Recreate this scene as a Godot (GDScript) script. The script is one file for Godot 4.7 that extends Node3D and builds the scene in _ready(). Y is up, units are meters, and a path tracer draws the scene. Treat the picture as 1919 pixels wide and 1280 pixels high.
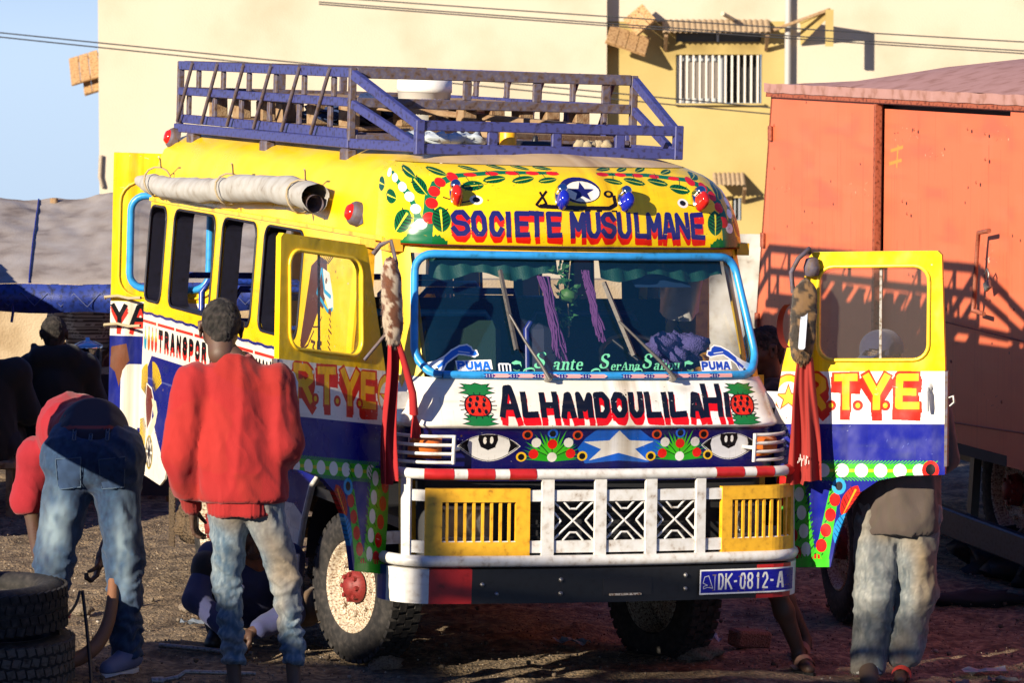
extends Node3D

# ---------------------------------------------------------------- main
func _ready() -> void:
	rng.seed = 7
	# camera
	var cam := Camera3D.new()
	cam.name = "camera"
	add_child(cam)
	cam.position = Vector3(0, 3.07, 0)
	cam.rotation.x = -atan(605.0 / 7300.0)
	cam.near = 0.5
	cam.far = 900.0
	cam.fov = rad_to_deg(2.0 * atan(640.0 / 7300.0))
	var att := CameraAttributesPhysical.new()
	att.frustum_focal_length = 12.0 / (640.0 / 7300.0)
	att.frustum_focus_distance = 19.3
	att.frustum_near = 0.5
	att.frustum_far = 900.0
	att.exposure_aperture = 10.0
	cam.attributes = att
	cam.current = true
	# sky
	var sm := ProceduralSkyMaterial.new()
	sm.sky_top_color = Color(0.17, 0.32, 0.62)
	sm.sky_horizon_color = Color(0.74, 0.84, 0.96)
	sm.sky_curve = 0.13
	sm.ground_bottom_color = Color(0.35, 0.3, 0.26)
	sm.ground_horizon_color = Color(0.78, 0.87, 0.97)
	sm.ground_curve = 0.3
	sm.sun_angle_max = 8.0
	var env := Environment.new()
	env.background_mode = Environment.BG_SKY
	env.sky = Sky.new()
	env.sky.sky_material = sm
	env.tonemap_mode = Environment.TONE_MAPPER_LINEAR
	env.tonemap_exposure = 1.85
	env.background_energy_multiplier = 0.6
	env.sdfgi_enabled = true
	env.ssao_enabled = true
	env.ssil_enabled = true
	var we := WorldEnvironment.new()
	we.name = "world_environment"
	we.environment = env
	add_child(we)
	# sun: low, from the left and in front
	var sun := DirectionalLight3D.new()
	sun.name = "sun"
	sun.light_color = Color(1.0, 0.95, 0.86)
	sun.light_energy = 1.6
	sun.light_angular_distance = 0.5
	sun.shadow_enabled = true
	add_child(sun)
	sun.look_at_from_position(Vector3.ZERO, Vector3(0.629, -0.342, -0.698))
	make_materials()
	build_setting()
	build_bus()
	build_bus_things()
	build_yard()
	build_people()

var rng := RandomNumberGenerator.new()
var used := {}
var M := {}

# ---------------------------------------------------------------- naming
func numbered(n: String) -> String:
	used[n] = used.get(n, -1) + 1
	return n if used[n] == 0 else "%s_%03d" % [n, used[n]]

func tag(o: Node3D, label: String, category: String, group := "") -> Node3D:
	o.set_meta("label", label)
	o.set_meta("category", category)
	if group: o.set_meta("group", group)
	return o

func thing(called: String, label: String, category: String, at := Vector3.ZERO, group := "") -> Node3D:
	var o := Node3D.new()
	o.name = numbered(called)
	add_child(o)
	o.position = at
	return tag(o, label, category, group)

func put(called: String, m: Mesh, mat: Material, parent: Node = null) -> MeshInstance3D:
	var o := MeshInstance3D.new()
	o.mesh = m
	if mat: o.material_override = mat
	if parent == null:
		o.name = numbered(called)
		add_child(o)
	else:
		o.name = called
		parent.add_child(o, true)
	return o

func setting(called: String, m: Mesh, mat: Material) -> MeshInstance3D:
	var o := put(called, m, mat)
	o.set_meta("kind", "structure")
	return o

# ---------------------------------------------------------------- mesh building
class MB:
	var st := SurfaceTool.new()
	var n := 0
	func _init() -> void:
		st.begin(Mesh.PRIMITIVE_TRIANGLES)
		st.set_smooth_group(-1)
		st.set_uv(Vector2.ZERO)
	func smooth(on: bool) -> void:
		st.set_smooth_group(0 if on else -1)
	func color(c: Color) -> void:
		st.set_color(c)
	func tri(a: Vector3, b: Vector3, c: Vector3, ua := Vector2.ZERO, ub := Vector2.ZERO, uc := Vector2.ZERO) -> void:
		st.set_uv(ua); st.add_vertex(a)
		st.set_uv(ub); st.add_vertex(b)
		st.set_uv(uc); st.add_vertex(c)
		n += 1
	func quad(a: Vector3, b: Vector3, c: Vector3, d: Vector3, ua := Vector2.ZERO, ub := Vector2.ZERO, uc := Vector2.ZERO, ud := Vector2.ZERO) -> void:
		tri(a, b, c, ua, ub, uc)
		tri(a, c, d, ua, uc, ud)
	func tri_out(a: Vector3, b: Vector3, c: Vector3, o: Vector3) -> void:
		if (b - a).cross(c - a).dot(a + b + c - o * 3.0) > 0.0: tri(a, c, b)
		else: tri(a, b, c)
	func quad_out(a: Vector3, b: Vector3, c: Vector3, d: Vector3, o: Vector3) -> void:
		if (b - a).cross(c - a).dot(a + b + c + d - o * 4.0) > 0.0: quad(a, d, c, b)
		else: quad(a, b, c, d)
	func box(c: Vector3, s: Vector3, bs := Basis.IDENTITY, ch := 0.0) -> void:
		var h := s * 0.5
		if ch <= 0.0:
			var p := []
			for i in 8: p.append(c + bs * Vector3(h.x if i & 1 else -h.x, h.y if i & 2 else -h.y, h.z if i & 4 else -h.z))
			for f in [[0, 1, 3, 2], [4, 5, 7, 6], [0, 1, 5, 4], [2, 3, 7, 6], [0, 2, 6, 4], [1, 3, 7, 5]]:
				quad_out(p[f[0]], p[f[1]], p[f[2]], p[f[3]], c)
			return
		ch = minf(ch, minf(h.x, minf(h.y, h.z)) * 0.9)
		var v := func(sx: float, sy: float, sz: float, ax: int) -> Vector3:
			var q := Vector3(sx * h.x, sy * h.y, sz * h.z)
			for i in 3:
				if i != ax: q[i] -= signf(q[i]) * ch
			return c + bs * q
		for sg in [-1.0, 1.0]:
			quad_out(v.call(sg, -1, -1, 0), v.call(sg, 1, -1, 0), v.call(sg, 1, 1, 0), v.call(sg, -1, 1, 0), c)
			quad_out(v.call(-1, sg, -1, 1), v.call(1, sg, -1, 1), v.call(1, sg, 1, 1), v.call(-1, sg, 1, 1), c)
			quad_out(v.call(-1, -1, sg, 2), v.call(1, -1, sg, 2), v.call(1, 1, sg, 2), v.call(-1, 1, sg, 2), c)
			for s2 in [-1.0, 1.0]:
				quad_out(v.call(sg, s2, -1, 0), v.call(sg, s2, 1, 0), v.call(sg, s2, 1, 1), v.call(sg, s2, -1, 1), c)
				quad_out(v.call(sg, -1, s2, 0), v.call(sg, 1, s2, 0), v.call(sg, 1, s2, 2), v.call(sg, -1, s2, 2), c)
				quad_out(v.call(-1, sg, s2, 1), v.call(1, sg, s2, 1), v.call(1, sg, s2, 2), v.call(-1, sg, s2, 2), c)
				for s3 in [-1.0, 1.0]:
					tri_out(v.call(sg, s2, s3, 0), v.call(sg, s2, s3, 1), v.call(sg, s2, s3, 2), c)
	func bar(a: Vector3, b: Vector3, w: float, h: float, up := Vector3.UP, ch := 0.0) -> void:
		var d := b - a
		var z := d.normalized()
		if absf(z.dot(up.normalized())) > 0.98: up = Vector3(0, 0, 1) if absf(z.z) < 0.9 else Vector3(1, 0, 0)
		var x := up.cross(z).normalized()
		var y := z.cross(x)
		box((a + b) * 0.5, Vector3(w, h, d.length()), Basis(x, y, z), ch)
	func tube(pts: Array, r: Variant, seg := 8, caps := true) -> void:
		var m := pts.size()
		var nx := Vector3.ZERO
		var rings := []
		for i in m:
			var t: Vector3 = (pts[mini(i + 1, m - 1)] - pts[maxi(i - 1, 0)]).normalized()
			if i == 0:
				nx = t.cross(Vector3.UP if absf(t.y) < 0.9 else Vector3.RIGHT).normalized()
			else:
				nx = (nx - t * nx.dot(t)).normalized()
			var ny := t.cross(nx)
			var rr: float = r[i] if r is Array else r
			var ring := []
			for j in seg:
				var a := TAU * j / seg
				ring.append(pts[i] + (nx * cos(a) + ny * sin(a)) * rr)
			rings.append(ring)
		smooth(true)
		for i in m - 1:
			var mid: Vector3 = (pts[i] + pts[i + 1]) * 0.5
			for j in seg:
				var k := (j + 1) % seg
				quad_out(rings[i][j], rings[i][k], rings[i + 1][k], rings[i + 1][j], mid)
		smooth(false)
		if caps:
			for e in [0, m - 1]:
				var inner: Vector3 = pts[1] if e == 0 else pts[m - 2]
				for j in range(1, seg - 1): tri_out(rings[e][0], rings[e][j], rings[e][j + 1], inner)
	func lathe(prof: Array, xf: Transform3D, seg := 24, sm := true) -> void:
		smooth(sm)
		for i in prof.size() - 1:
			var p: Vector2 = prof[i]
			var q: Vector2 = prof[i + 1]
			for j in seg:
				var a := TAU * j / seg
				var b := TAU * (j + 1) / seg
				var v := [Vector3(p.x * cos(a), p.y, p.x * sin(a)), Vector3(p.x * cos(b), p.y, p.x * sin(b)), Vector3(q.x * cos(b), q.y, q.x * sin(b)), Vector3(q.x * cos(a), q.y, q.x * sin(a))]
				for k in 4: v[k] = xf * v[k]
				if p.x > 1e-5: tri(v[0], v[1], v[2])
				if q.x > 1e-5: tri(v[0], v[2], v[3])
		smooth(false)
	func sheet(nu: int, nv: int, f: Callable, uvf: Variant = null, sm := true) -> void:
		smooth(sm)
		var p := []
		var t := []
		for j in nv + 1:
			for i in nu + 1:
				var u := float(i) / nu
				var v := float(j) / nv
				p.append(f.call(u, v))
				t.append(uvf.call(u, v) if uvf != null else Vector2(u, v))
		for j in nv:
			for i in nu:
				var a := j * (nu + 1) + i
				var b := a + nu + 1
				quad(p[a], p[a + 1], p[b + 1], p[b], t[a], t[a + 1], t[b + 1], t[b])
		smooth(false)
	# a flat polygon given thickness: outer face at z = 0, back face at z = -th, placed by f(Vector2, depth) -> Vector3
	func slab(poly: PackedVector2Array, th: float, f: Callable, uvf: Variant = null) -> void:
		var idx := Geometry2D.triangulate_polygon(poly)
		smooth(false)
		for k in range(0, idx.size(), 3):
			var a := poly[idx[k]]
			var b := poly[idx[k + 1]]
			var c := poly[idx[k + 2]]
			var ua: Vector2 = uvf.call(a) if uvf != null else Vector2.ZERO
			var ub: Vector2 = uvf.call(b) if uvf != null else Vector2.ZERO
			var uc: Vector2 = uvf.call(c) if uvf != null else Vector2.ZERO
			tri(f.call(a, 0.0), f.call(b, 0.0), f.call(c, 0.0), ua, ub, uc)
			if th > 0.0: tri(f.call(a, th), f.call(c, th), f.call(b, th), ua, uc, ub)
		if th > 0.0:
			for i in poly.size():
				var a := poly[i]
				var b := poly[(i + 1) % poly.size()]
				var ua: Vector2 = uvf.call(a) if uvf != null else Vector2.ZERO
				var ub: Vector2 = uvf.call(b) if uvf != null else Vector2.ZERO
				quad(f.call(a, 0.0), f.call(b, 0.0), f.call(b, th), f.call(a, th), ua, ub, ub, ua)
	func done() -> ArrayMesh:
		st.generate_normals()
		return st.commit()

func rounded_rect(x0: float, y0: float, x1: float, y1: float, r: float, k := 5) -> PackedVector2Array:
	var p := PackedVector2Array()
	for c in [[x1 - r, y1 - r, 0.0], [x0 + r, y1 - r, 0.5], [x0 + r, y0 + r, 1.0], [x1 - r, y0 + r, 1.5]]:
		for i in k + 1:
			var a: float = PI * (c[2] + 0.5 * i / k)
			p.append(Vector2(c[0] + r * cos(a), c[1] + r * sin(a)))
	return p

func lump(mb: MB, c: Vector3, r: Vector3, seed_: int, amp := 0.25, nu := 14, nv := 9, bs := Basis.IDENTITY, freq := 1.6) -> void:
	var nz := FastNoiseLite.new()
	nz.seed = seed_
	nz.frequency = freq
	mb.sheet(nu, nv, func(u: float, v: float) -> Vector3:
		var a := TAU * fmod(u, 1.0)
		var b := PI * (v - 0.5)
		var d := Vector3(cos(b) * cos(a), sin(b), cos(b) * sin(a))
		return c + bs * (d * r * (1.0 + amp * nz.get_noise_3dv(d * 1.3))))

func bezier(a: Vector3, b: Vector3, c: Vector3, d: Vector3, n := 10) -> Array:
	var o := []
	for i in n + 1: o.append(a.bezier_interpolate(b, c, d, float(i) / n))
	return o

# ---------------------------------------------------------------- painting flat prints
const GL := {
	"A": [[0, 0, .36, 1, .64, 1, 1, 0], [.16, .32, .84, .32]], "B": [[0, 0, 0, 1, .8, 1, .95, .75, .7, .52, 1, .28, .8, 0, 0, 0], [0, .52, .7, .52]], "C": [[1, .76, .72, 1, .28, 1, 0, .76, 0, .24, .28, 0, .72, 0, 1, .24]], "D": [[0, 0, 0, 1, .62, 1, 1, .78, 1, .22, .62, 0, 0, 0]],
	"E": [[1, 1, 0, 1, 0, 0, 1, 0], [0, .5, .85, .5]], "F": [[1, 1, 0, 1, 0, 0], [0, .5, .8, .5]], "H": [[0, 0, 0, 1], [1, 0, 1, 1], [0, .5, 1, .5]], "I": [[.5, 0, .5, 1]], "K": [[0, 0, 0, 1], [1, 1, 0, .42], [.3, .6, 1, 0]], "L": [[0, 1, 0, 0, 1, 0]],
	"M": [[0, 0, 0, 1, .5, .3, 1, 1, 1, 0]], "N": [[0, 0, 0, 1, 1, 0, 1, 1]], "O": [[0, .24, 0, .76, .28, 1, .72, 1, 1, .76, 1, .24, .72, 0, .28, 0, 0, .24]], "P": [[0, 0, 0, 1, .72, 1, 1, .86, 1, .6, .72, .46, 0, .46]],
	"R": [[0, 0, 0, 1, .72, 1, 1, .86, 1, .64, .72, .5, 0, .5], [.5, .5, 1, 0]], "S": [[1, .78, .74, 1, .26, 1, 0, .82, 0, .66, .2, .55, .8, .45, 1, .34, 1, .18, .74, 0, .26, 0, 0, .22]], "T": [[0, 1, 1, 1], [.5, 1, .5, 0]], "U": [[0, 1, 0, .24, .28, 0, .72, 0, 1, .24, 1, 1]],
	"Y": [[0, 1, .5, .42, 1, 1], [.5, .42, .5, 0]], "0": [[0, .24, 0, .76, .28, 1, .72, 1, 1, .76, 1, .24, .72, 0, .28, 0, 0, .24]], "1": [[.25, .82, .55, 1, .55, 0]], "2": [[0, .78, .26, 1, .74, 1, 1, .8, 1, .62, 0, 0, 1, 0]], "3": [[0, 1, 1, 1, .45, .58, 1, .4, 1, .16, .72, 0, .2, 0, 0, .15]],
	"5": [[1, 1, .1, 1, .05, .55, .7, .58, 1, .4, 1, .18, .72, 0, .25, 0, 0, .12]], "8": [[.25, .53, 0, .7, 0, .85, .25, 1, .75, 1, 1, .85, 1, .7, .75, .53, .25, .53, 0, .38, 0, .15, .25, 0, .75, 0, 1, .15, 1, .38, .75, .53]], "-": [[.1, .5, .9, .5]],
}

class Canvas:
	var im: Image
	var w: int
	var h: int
	var x0: float
	var y0: float
	var sx: float
	var sy: float
	func _init(w_: int, h_: int, x0_: float, y0_: float, x1: float, y1: float, c: Color) -> void:
		w = w_; h = h_; x0 = x0_; y0 = y0_
		sx = w / (x1 - x0); sy = h / (y1 - y0)
		im = Image.create_empty(w, h, false, Image.FORMAT_RGBA8)
		im.fill(c)
	func uv(x: float, y: float) -> Vector2:
		return Vector2((x - x0) * sx / w, 1.0 - (y - y0) * sy / h)
	func rect(x: float, y: float, x1: float, y1: float, c: Color) -> void:
		poly([Vector2(x, y), Vector2(x1, y), Vector2(x1, y1), Vector2(x, y1)], c)
	func poly(pts: Array, c: Color) -> void:
		var p := PackedVector2Array()
		var lo := 1e9
		var hi := -1e9
		for q in pts:
			var v := Vector2((q.x - x0) * sx, h - (q.y - y0) * sy)
			p.append(v)
			lo = minf(lo, v.y); hi = maxf(hi, v.y)
		var n := p.size()
		for y in range(maxi(0, int(floor(lo))), mini(h, int(ceil(hi)) + 1)):
			var yc := y + 0.5
			var xs := []
			for i in n:
				var a := p[i]
				var b := p[(i + 1) % n]
				if (a.y <= yc) != (b.y <= yc): xs.append(a.x + (yc - a.y) / (b.y - a.y) * (b.x - a.x))
			xs.sort()
			for k in range(0, xs.size() - 1, 2):
				var l := int(round(xs[k]))
				im.fill_rect(Rect2i(l, y, maxi(1, int(round(xs[k + 1])) - l), 1), c)
	func ell(x: float, y: float, rx: float, ry: float, c: Color, rot := 0.0, n := 22) -> void:
		var p := []
		for i in n:
			var a := TAU * i / n
			p.append(Vector2(x, y) + Vector2(rx * cos(a), ry * sin(a)).rotated(rot))
		poly(p, c)
	func line(pts: Array, th: float, c: Color) -> void:
		var r := th * 0.5
		for i in pts.size() - 1:
			var a: Vector2 = pts[i]
			var b: Vector2 = pts[i + 1]
			var d := (b - a).normalized()
			var nn := d.orthogonal() * r
			if i == 0: a -= d * r * 0.0
			poly([a + nn, b + nn, b - nn, a - nn], c)
			if i > 0:
				var d0: Vector2 = (pts[i] - pts[i - 1]).normalized()
				if absf(d0.dot(d)) < 0.02: rect(a.x - r, a.y - r, a.x + r, a.y + r, c)
				else: ell(a.x, a.y, r, r, c, 0.0, 12)
	# a letter that fills the box xl..xr, yb..yt with strokes of thickness th
	func letter(glyph: Array, xl: float, xr: float, yb: float, yt: float, th: float, c: Color, lean := 0.0) -> void:
		var r := th * 0.5
		for s in glyph:
			var pts := []
			for i in range(0, s.size(), 2):
				var v := Vector2(lerpf(xl + r, xr - r, s[i]), lerpf(yb + r, yt - r, s[i + 1]))
				v.x += (v.y - yb) * lean
				v += Vector2(sin(v.x * 271.0 + v.y * 113.0), sin(v.x * 157.0 - v.y * 311.0)) * th * 0.07
				pts.append(v)
			var m := pts.size()
			pts[0] = pts[0] + (pts[0] - pts[1]).normalized() * r
			pts[m - 1] = pts[m - 1] + (pts[m - 1] - pts[m - 2]).normalized() * r
			line(pts, th, c)
	func leaf(x: float, y: float, rx: float, ry: float, rot: float, c: Color, vein: Color, dark: Color) -> void:
		var e := func(t: float, s: float) -> Vector2: return Vector2(x, y) + Vector2(rx * t, ry * s).rotated(rot)
		var p := []
		for i in 13:
			var t := -1.0 + 2.0 * i / 12.0
			p.append(e.call(t, pow(maxf(0.0, 1.0 - t * t), 0.7)))
		for i in range(1, 12):
			var t := 1.0 - 2.0 * i / 12.0
			p.append(e.call(t, -pow(maxf(0.0, 1.0 - t * t), 0.7)))
		poly(p, c)
		for i in 5:
			var t := -0.6 + 0.27 * i
			line([e.call(t, 0.05), e.call(t + 0.28, 0.8)], minf(rx, ry) * 0.13, dark)
			line([e.call(t, -0.05), e.call(t + 0.28, -0.8)], minf(rx, ry) * 0.13, dark)
		poly([e.call(-1.1, 0.04), e.call(0.75, 0.13), e.call(0.75, -0.13), e.call(-1.1, -0.04)], vein)
	# small chips and scratches in the paint
	func wear(r: RandomNumberGenerator, n: int, cols: Array, big := 0.012) -> void:
		var cx := 0.0
		var cy := 0.0
		for i in n:
			if i % 14 == 0:
				cx = x0 + r.randf() * w / sx
				cy = y0 + r.randf() * h / sy
			var x := cx + r.randfn(0.0, 0.09)
			var y := cy + r.randfn(0.0, 0.03)
			var l := big * r.randf() * r.randf() * (1.6 if i % 14 == 0 else 0.9)
			var c: Color = cols[r.randi() % cols.size()]
			if r.randf() < 0.6: line([Vector2(x, y), Vector2(x + l * 2.0, y + l * r.randf_range(-1.0, 1.0))], 0.002, c)
			else: ell(x, y, l * 0.5, l * r.randf_range(0.2, 0.5), c, r.randf() * 3.0, 7)
	# faint runs and smears of dirt, laid over what is painted
	func runs(r: RandomNumberGenerator, n: int, c: Color, longest := 0.3, widest := 5) -> void:
		for i in n:
			var l := int(longest * sy * (0.15 + 0.85 * r.randf() * r.randf())) + 4
			var wd := 1 + r.randi() % widest
			var b := Image.create_empty(wd, l, false, Image.FORMAT_RGBA8)
			for k in 4:
				b.fill_rect(Rect2i(0, l * k / 4, wd, l / 4 + 1), Color(c.r, c.g, c.b, c.a * (1.0 - 0.22 * k) * r.randf_range(0.5, 1.0)))
			im.blend_rect(b, Rect2i(0, 0, wd, l), Vector2i(r.randi() % w, r.randi() % maxi(1, h - l / 2)))
	func smears(r: RandomNumberGenerator, n: int, c: Color, size := 0.2) -> void:
		for i in n:
			var px := int(size * sx * r.randf_range(0.3, 1.0)) + 3
			var py := int(size * sy * r.randf_range(0.05, 0.3)) + 3
			var at := Vector2i(r.randi() % w - px / 2, r.randi() % h - py / 2)
			for k in 5:
				var qx := maxi(2, px - px * k / 6)
				var qy := maxi(2, py - py * k / 6)
				var b := Image.create_empty(qx, qy, false, Image.FORMAT_RGBA8)
				b.fill(Color(c.r, c.g, c.b, c.a * 0.3))
				im.blend_rect(b, Rect2i(0, 0, qx, qy), at + Vector2i((px - qx) / 2 + r.randi() % 3, (py - qy) / 2))
	func tex() -> ImageTexture:
		return ImageTexture.create_from_image(im)

# ---------------------------------------------------------------- materials
func lin(r: float, g: float, b: float) -> Color:
	return Color(r, g, b).linear_to_srgb()

func noise_tex(freq: float, ramp: Array, seed_ := 1, size := 512, oct := 5, as_normal := false, bump := 4.0) -> NoiseTexture2D:
	var nz := FastNoiseLite.new()
	nz.noise_type = FastNoiseLite.TYPE_SIMPLEX_SMOOTH
	nz.frequency = freq
	nz.fractal_octaves = oct
	nz.seed = seed_
	var t := NoiseTexture2D.new()
	t.width = size
	t.height = size
	t.seamless = true
	t.noise = nz
	if as_normal:
		t.as_normal_map = true
		t.bump_strength = bump
	elif ramp.size():
		var g := Gradient.new()
		g.offsets = PackedFloat32Array(ramp.map(func(e): return e[0]))
		g.colors = PackedColorArray(ramp.map(func(e): return e[1]))
		t.color_ramp = g
	return t

func mat(c: Color, rough := 0.6, metal := 0.0) -> StandardMaterial3D:
	var m := StandardMaterial3D.new()
	m.albedo_color = c
	m.roughness = rough
	m.metallic = metal
	return m

func dirty(m: StandardMaterial3D, t: Texture2D, scale := 1.0) -> StandardMaterial3D:
	m.detail_enabled = true
	m.detail_albedo = t
	m.detail_blend_mode = BaseMaterial3D.BLEND_MODE_MUL
	m.detail_uv_layer = BaseMaterial3D.DETAIL_UV_2
	m.uv2_triplanar = true
	m.uv2_scale = Vector3.ONE * scale
	return m

func bumpy(m: StandardMaterial3D, t: Texture2D, cm: float, scale := 1.0) -> StandardMaterial3D:
	m.heightmap_enabled = true
	m.heightmap_texture = t
	m.heightmap_scale = cm
	m.uv1_triplanar = true
	m.uv1_scale = Vector3.ONE * scale
	return m

func printed(t: Texture2D, rough := 0.3) -> StandardMaterial3D:
	var m := mat(Color.WHITE, rough)
	m.albedo_texture = t
	m.texture_repeat = false
	m.roughness = rough * 1.9
	m.roughness_texture = M.t_gloss
	m.normal_enabled = true
	m.normal_texture = M.t_dent
	m.normal_scale = 0.35
	dirty(m, M.t_grime, 0.9)
	return m

func make_materials() -> void:
	M.t_grime = noise_tex(0.012, [[0.0, Color(0.72, 0.66, 0.58)], [0.3, Color(0.93, 0.91, 0.87)], [0.5, Color.WHITE], [1.0, Color.WHITE]], 3, 512, 6)
	M.t_spots = noise_tex(0.03, [[0.0, Color(0.45, 0.36, 0.28)], [0.3, Color(0.85, 0.8, 0.74)], [0.5, Color.WHITE], [1.0, Color.WHITE]], 8, 512, 6)
	M.t_soft = noise_tex(0.02, [[0.0, Color(0.55, 0.47, 0.4)], [0.14, Color(0.84, 0.8, 0.76)], [0.34, Color(0.95, 0.94, 0.92)], [0.7, Color.WHITE], [1.0, Color.WHITE]], 15, 512, 7)
	M.t_gloss = noise_tex(0.012, [[0.0, Color(0.3, 0.3, 0.3)], [0.5, Color(0.5, 0.5, 0.5)], [1.0, Color(0.95, 0.95, 0.95)]], 77, 512, 6)
	M.t_dent = noise_tex(0.012, [], 78, 512, 3, true, 3.0)
	M.t_bump = noise_tex(0.02, [], 5, 512, 6)
	M.t_fine = noise_tex(0.08, [], 9, 512, 4)
	M.t_streak = noise_tex(0.01, [[0.0, Color(0.72, 0.6, 0.5)], [0.4, Color(0.92, 0.88, 0.84)], [0.62, Color.WHITE], [1.0, Color.WHITE]], 12, 512, 6)
	M.yellow = dirty(mat(lin(0.85, 0.56, 0.025), 0.34), M.t_grime, 0.8)
	M.white = dirty(mat(lin(0.72, 0.7, 0.67), 0.4), M.t_soft, 1.6)
	M.blue = dirty(mat(lin(0.012, 0.022, 0.22), 0.4), M.t_soft, 1.5)
	M.red = dirty(mat(lin(0.5, 0.018, 0.018), 0.38), M.t_soft, 1.3)
	M.amber = dirty(mat(lin(0.82, 0.43, 0.02), 0.42), M.t_soft, 1.8)
	M.sky_blue = dirty(mat(lin(0.03, 0.3, 0.72), 0.35), M.t_soft, 1.2)
	M.black = dirty(mat(lin(0.012, 0.012, 0.013), 0.45), M.t_soft, 2.0)
	M.dark = mat(lin(0.012, 0.012, 0.014), 0.7)
	M.steel = dirty(mat(lin(0.3, 0.29, 0.28), 0.45, 0.7), M.t_spots, 3.0)
	M.chrome = mat(lin(0.6, 0.62, 0.66), 0.12, 1.0)
	M.rubber = bumpy(dirty(mat(lin(0.06, 0.05, 0.042), 0.82), noise_tex(0.02, [[0.0, Color.WHITE], [0.45, Color(0.6, 0.6, 0.62)], [0.7, Color(0.4, 0.4, 0.42)], [1.0, Color(0.35, 0.35, 0.36)]], 31), 2.0), M.t_fine, 0.15, 3.0)
	M.rubber_dusty = bumpy(dirty(mat(lin(0.1, 0.085, 0.07), 0.9), M.t_spots, 2.0), M.t_fine, 0.15, 3.0)
	M.rust_white = dirty(mat(lin(0.6, 0.56, 0.48), 0.6), noise_tex(0.045, [[0.0, Color(0.2, 0.08, 0.04)], [0.3, Color(0.4, 0.2, 0.11)], [0.38, Color(0.78, 0.7, 0.6)], [0.6, Color(0.95, 0.92, 0.88)], [1.0, Color.WHITE]], 17), 3.0)
	M.rack = dirty(mat(lin(0.045, 0.05, 0.19), 0.5), noise_tex(0.012, [[0.0, Color(0.6, 0.46, 0.36)], [0.25, Color(0.86, 0.8, 0.74)], [0.45, Color.WHITE], [1.0, Color.WHITE]], 19), 3.5)
	M.rack_old = dirty(mat(lin(0.15, 0.12, 0.115), 0.65), noise_tex(0.014, [[0.0, Color(0.55, 0.42, 0.34)], [0.35, Color(0.86, 0.78, 0.72)], [0.6, Color(0.78, 0.8, 1.0)], [1.0, Color.WHITE]], 23), 3.0)
	M.wood = bumpy(dirty(mat(lin(0.3, 0.2, 0.11), 0.85), M.t_streak, 3.0), M.t_fine, 0.2, 2.0)
	M.mud = bumpy(dirty(mat(lin(0.14, 0.095, 0.055), 0.95), M.t_spots, 4.0), M.t_bump, 2.5, 5.0)
	M.stone = bumpy(dirty(mat(lin(0.2, 0.16, 0.12), 0.9), M.t_spots, 5.0), M.t_bump, 1.0, 4.0)
	M.rope = bumpy(mat(lin(0.42, 0.33, 0.2), 0.9), M.t_fine, 0.3, 8.0)
	var g := mat(Color(0.06, 0.2, 0.3, 0.3), 0.03)
	g.transparency = BaseMaterial3D.TRANSPARENCY_ALPHA
	M.glass = g
	var g2 := mat(Color(0.6, 0.55, 0.5, 0.06), 0.04)
	g2.transparency = BaseMaterial3D.TRANSPARENCY_ALPHA
	M.glass_dusty = g2
	M.lens_red = mat(lin(0.55, 0.015, 0.01), 0.12)
	M.lens_blue = mat(lin(0.01, 0.02, 0.35), 0.12)
	M.lens_orange = mat(lin(0.5, 0.12, 0.02), 0.15)
	M.lens_clear = mat(lin(0.55, 0.55, 0.52), 0.12, 0.4)
	M.canvas = dirty(mat(lin(0.42, 0.405, 0.38), 0.6), M.t_soft, 0.9)
	M.paint_v = mat(Color.WHITE, 0.55)
	M.paint_v.vertex_color_use_as_albedo = true

func cloth_mat(fine := 3.0, cm := 0.25) -> StandardMaterial3D:
	var m := mat(Color.WHITE, 0.9)
	m.vertex_color_use_as_albedo = true
	bumpy(m, M.t_fine, cm * 0.25, fine)
	m.rim_enabled = true
	m.rim = 0.25
	return m

# ================================================================ THE BUS
# local frame: origin on the ground under the middle of the front, +z forward, x to the bus's left, y up
const FASC := [[0.88, 0.955, -0.02, 0.16, 0.05], [1.115, 0.955, -0.012, 0.16, 0.05], [1.128, 0.958, 0.0, 0.165, 0.05], [1.145, 0.966, 0.022, 0.17, 0.05], [1.16, 0.964, 0.016, 0.17, 0.05], [1.19, 0.955, -0.006, 0.17, 0.05], [1.28, 0.945, -0.04, 0.2, 0.05], [1.36, 0.93, -0.09, 0.22, 0.06]]
const WIND := [[1.36, 0.93, -0.09, 0.22, 0.06], [1.5, 0.929, -0.15, 0.22, 0.062], [1.65, 0.925, -0.22, 0.22, 0.065], [1.8, 0.92, -0.285, 0.23, 0.068], [1.965, 0.915, -0.355, 0.24, 0.07]]
const VISR := [[1.968, 0.93, -0.33, 0.25, 0.07], [1.985, 0.932, -0.318, 0.26, 0.075], [2.05, 0.925, -0.315, 0.27, 0.08], [2.1, 0.917, -0.318, 0.285, 0.08], [2.15, 0.905, -0.325, 0.3, 0.08], [2.2, 0.89, -0.345, 0.315, 0.085], [2.25, 0.87, -0.37, 0.33, 0.09], [2.29, 0.843, -0.41, 0.345, 0.09], [2.32, 0.81, -0.45, 0.36, 0.09], [2.352, 0.753, -0.535, 0.375, 0.09]]
const ROOF := [[1.985, 0.918, -0.34, 0.27, 0.08], [2.05, 0.918, -0.33, 0.27, 0.08], [2.15, 0.9, -0.34, 0.3, 0.08], [2.25, 0.865, -0.38, 0.33, 0.09], [2.29, 0.838, -0.42, 0.345, 0.09], [2.32, 0.805, -0.46, 0.36, 0.09], [2.355, 0.748, -0.545, 0.375, 0.09], [2.385, 0.67, -0.66, 0.39, 0.09], [2.405, 0.56, -0.8, 0.4, 0.09], [2.42, 0.38, -1.05, 0.36, 0.07], [2.426, 0.15, -1.4, 0.14, 0.02]]
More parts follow.
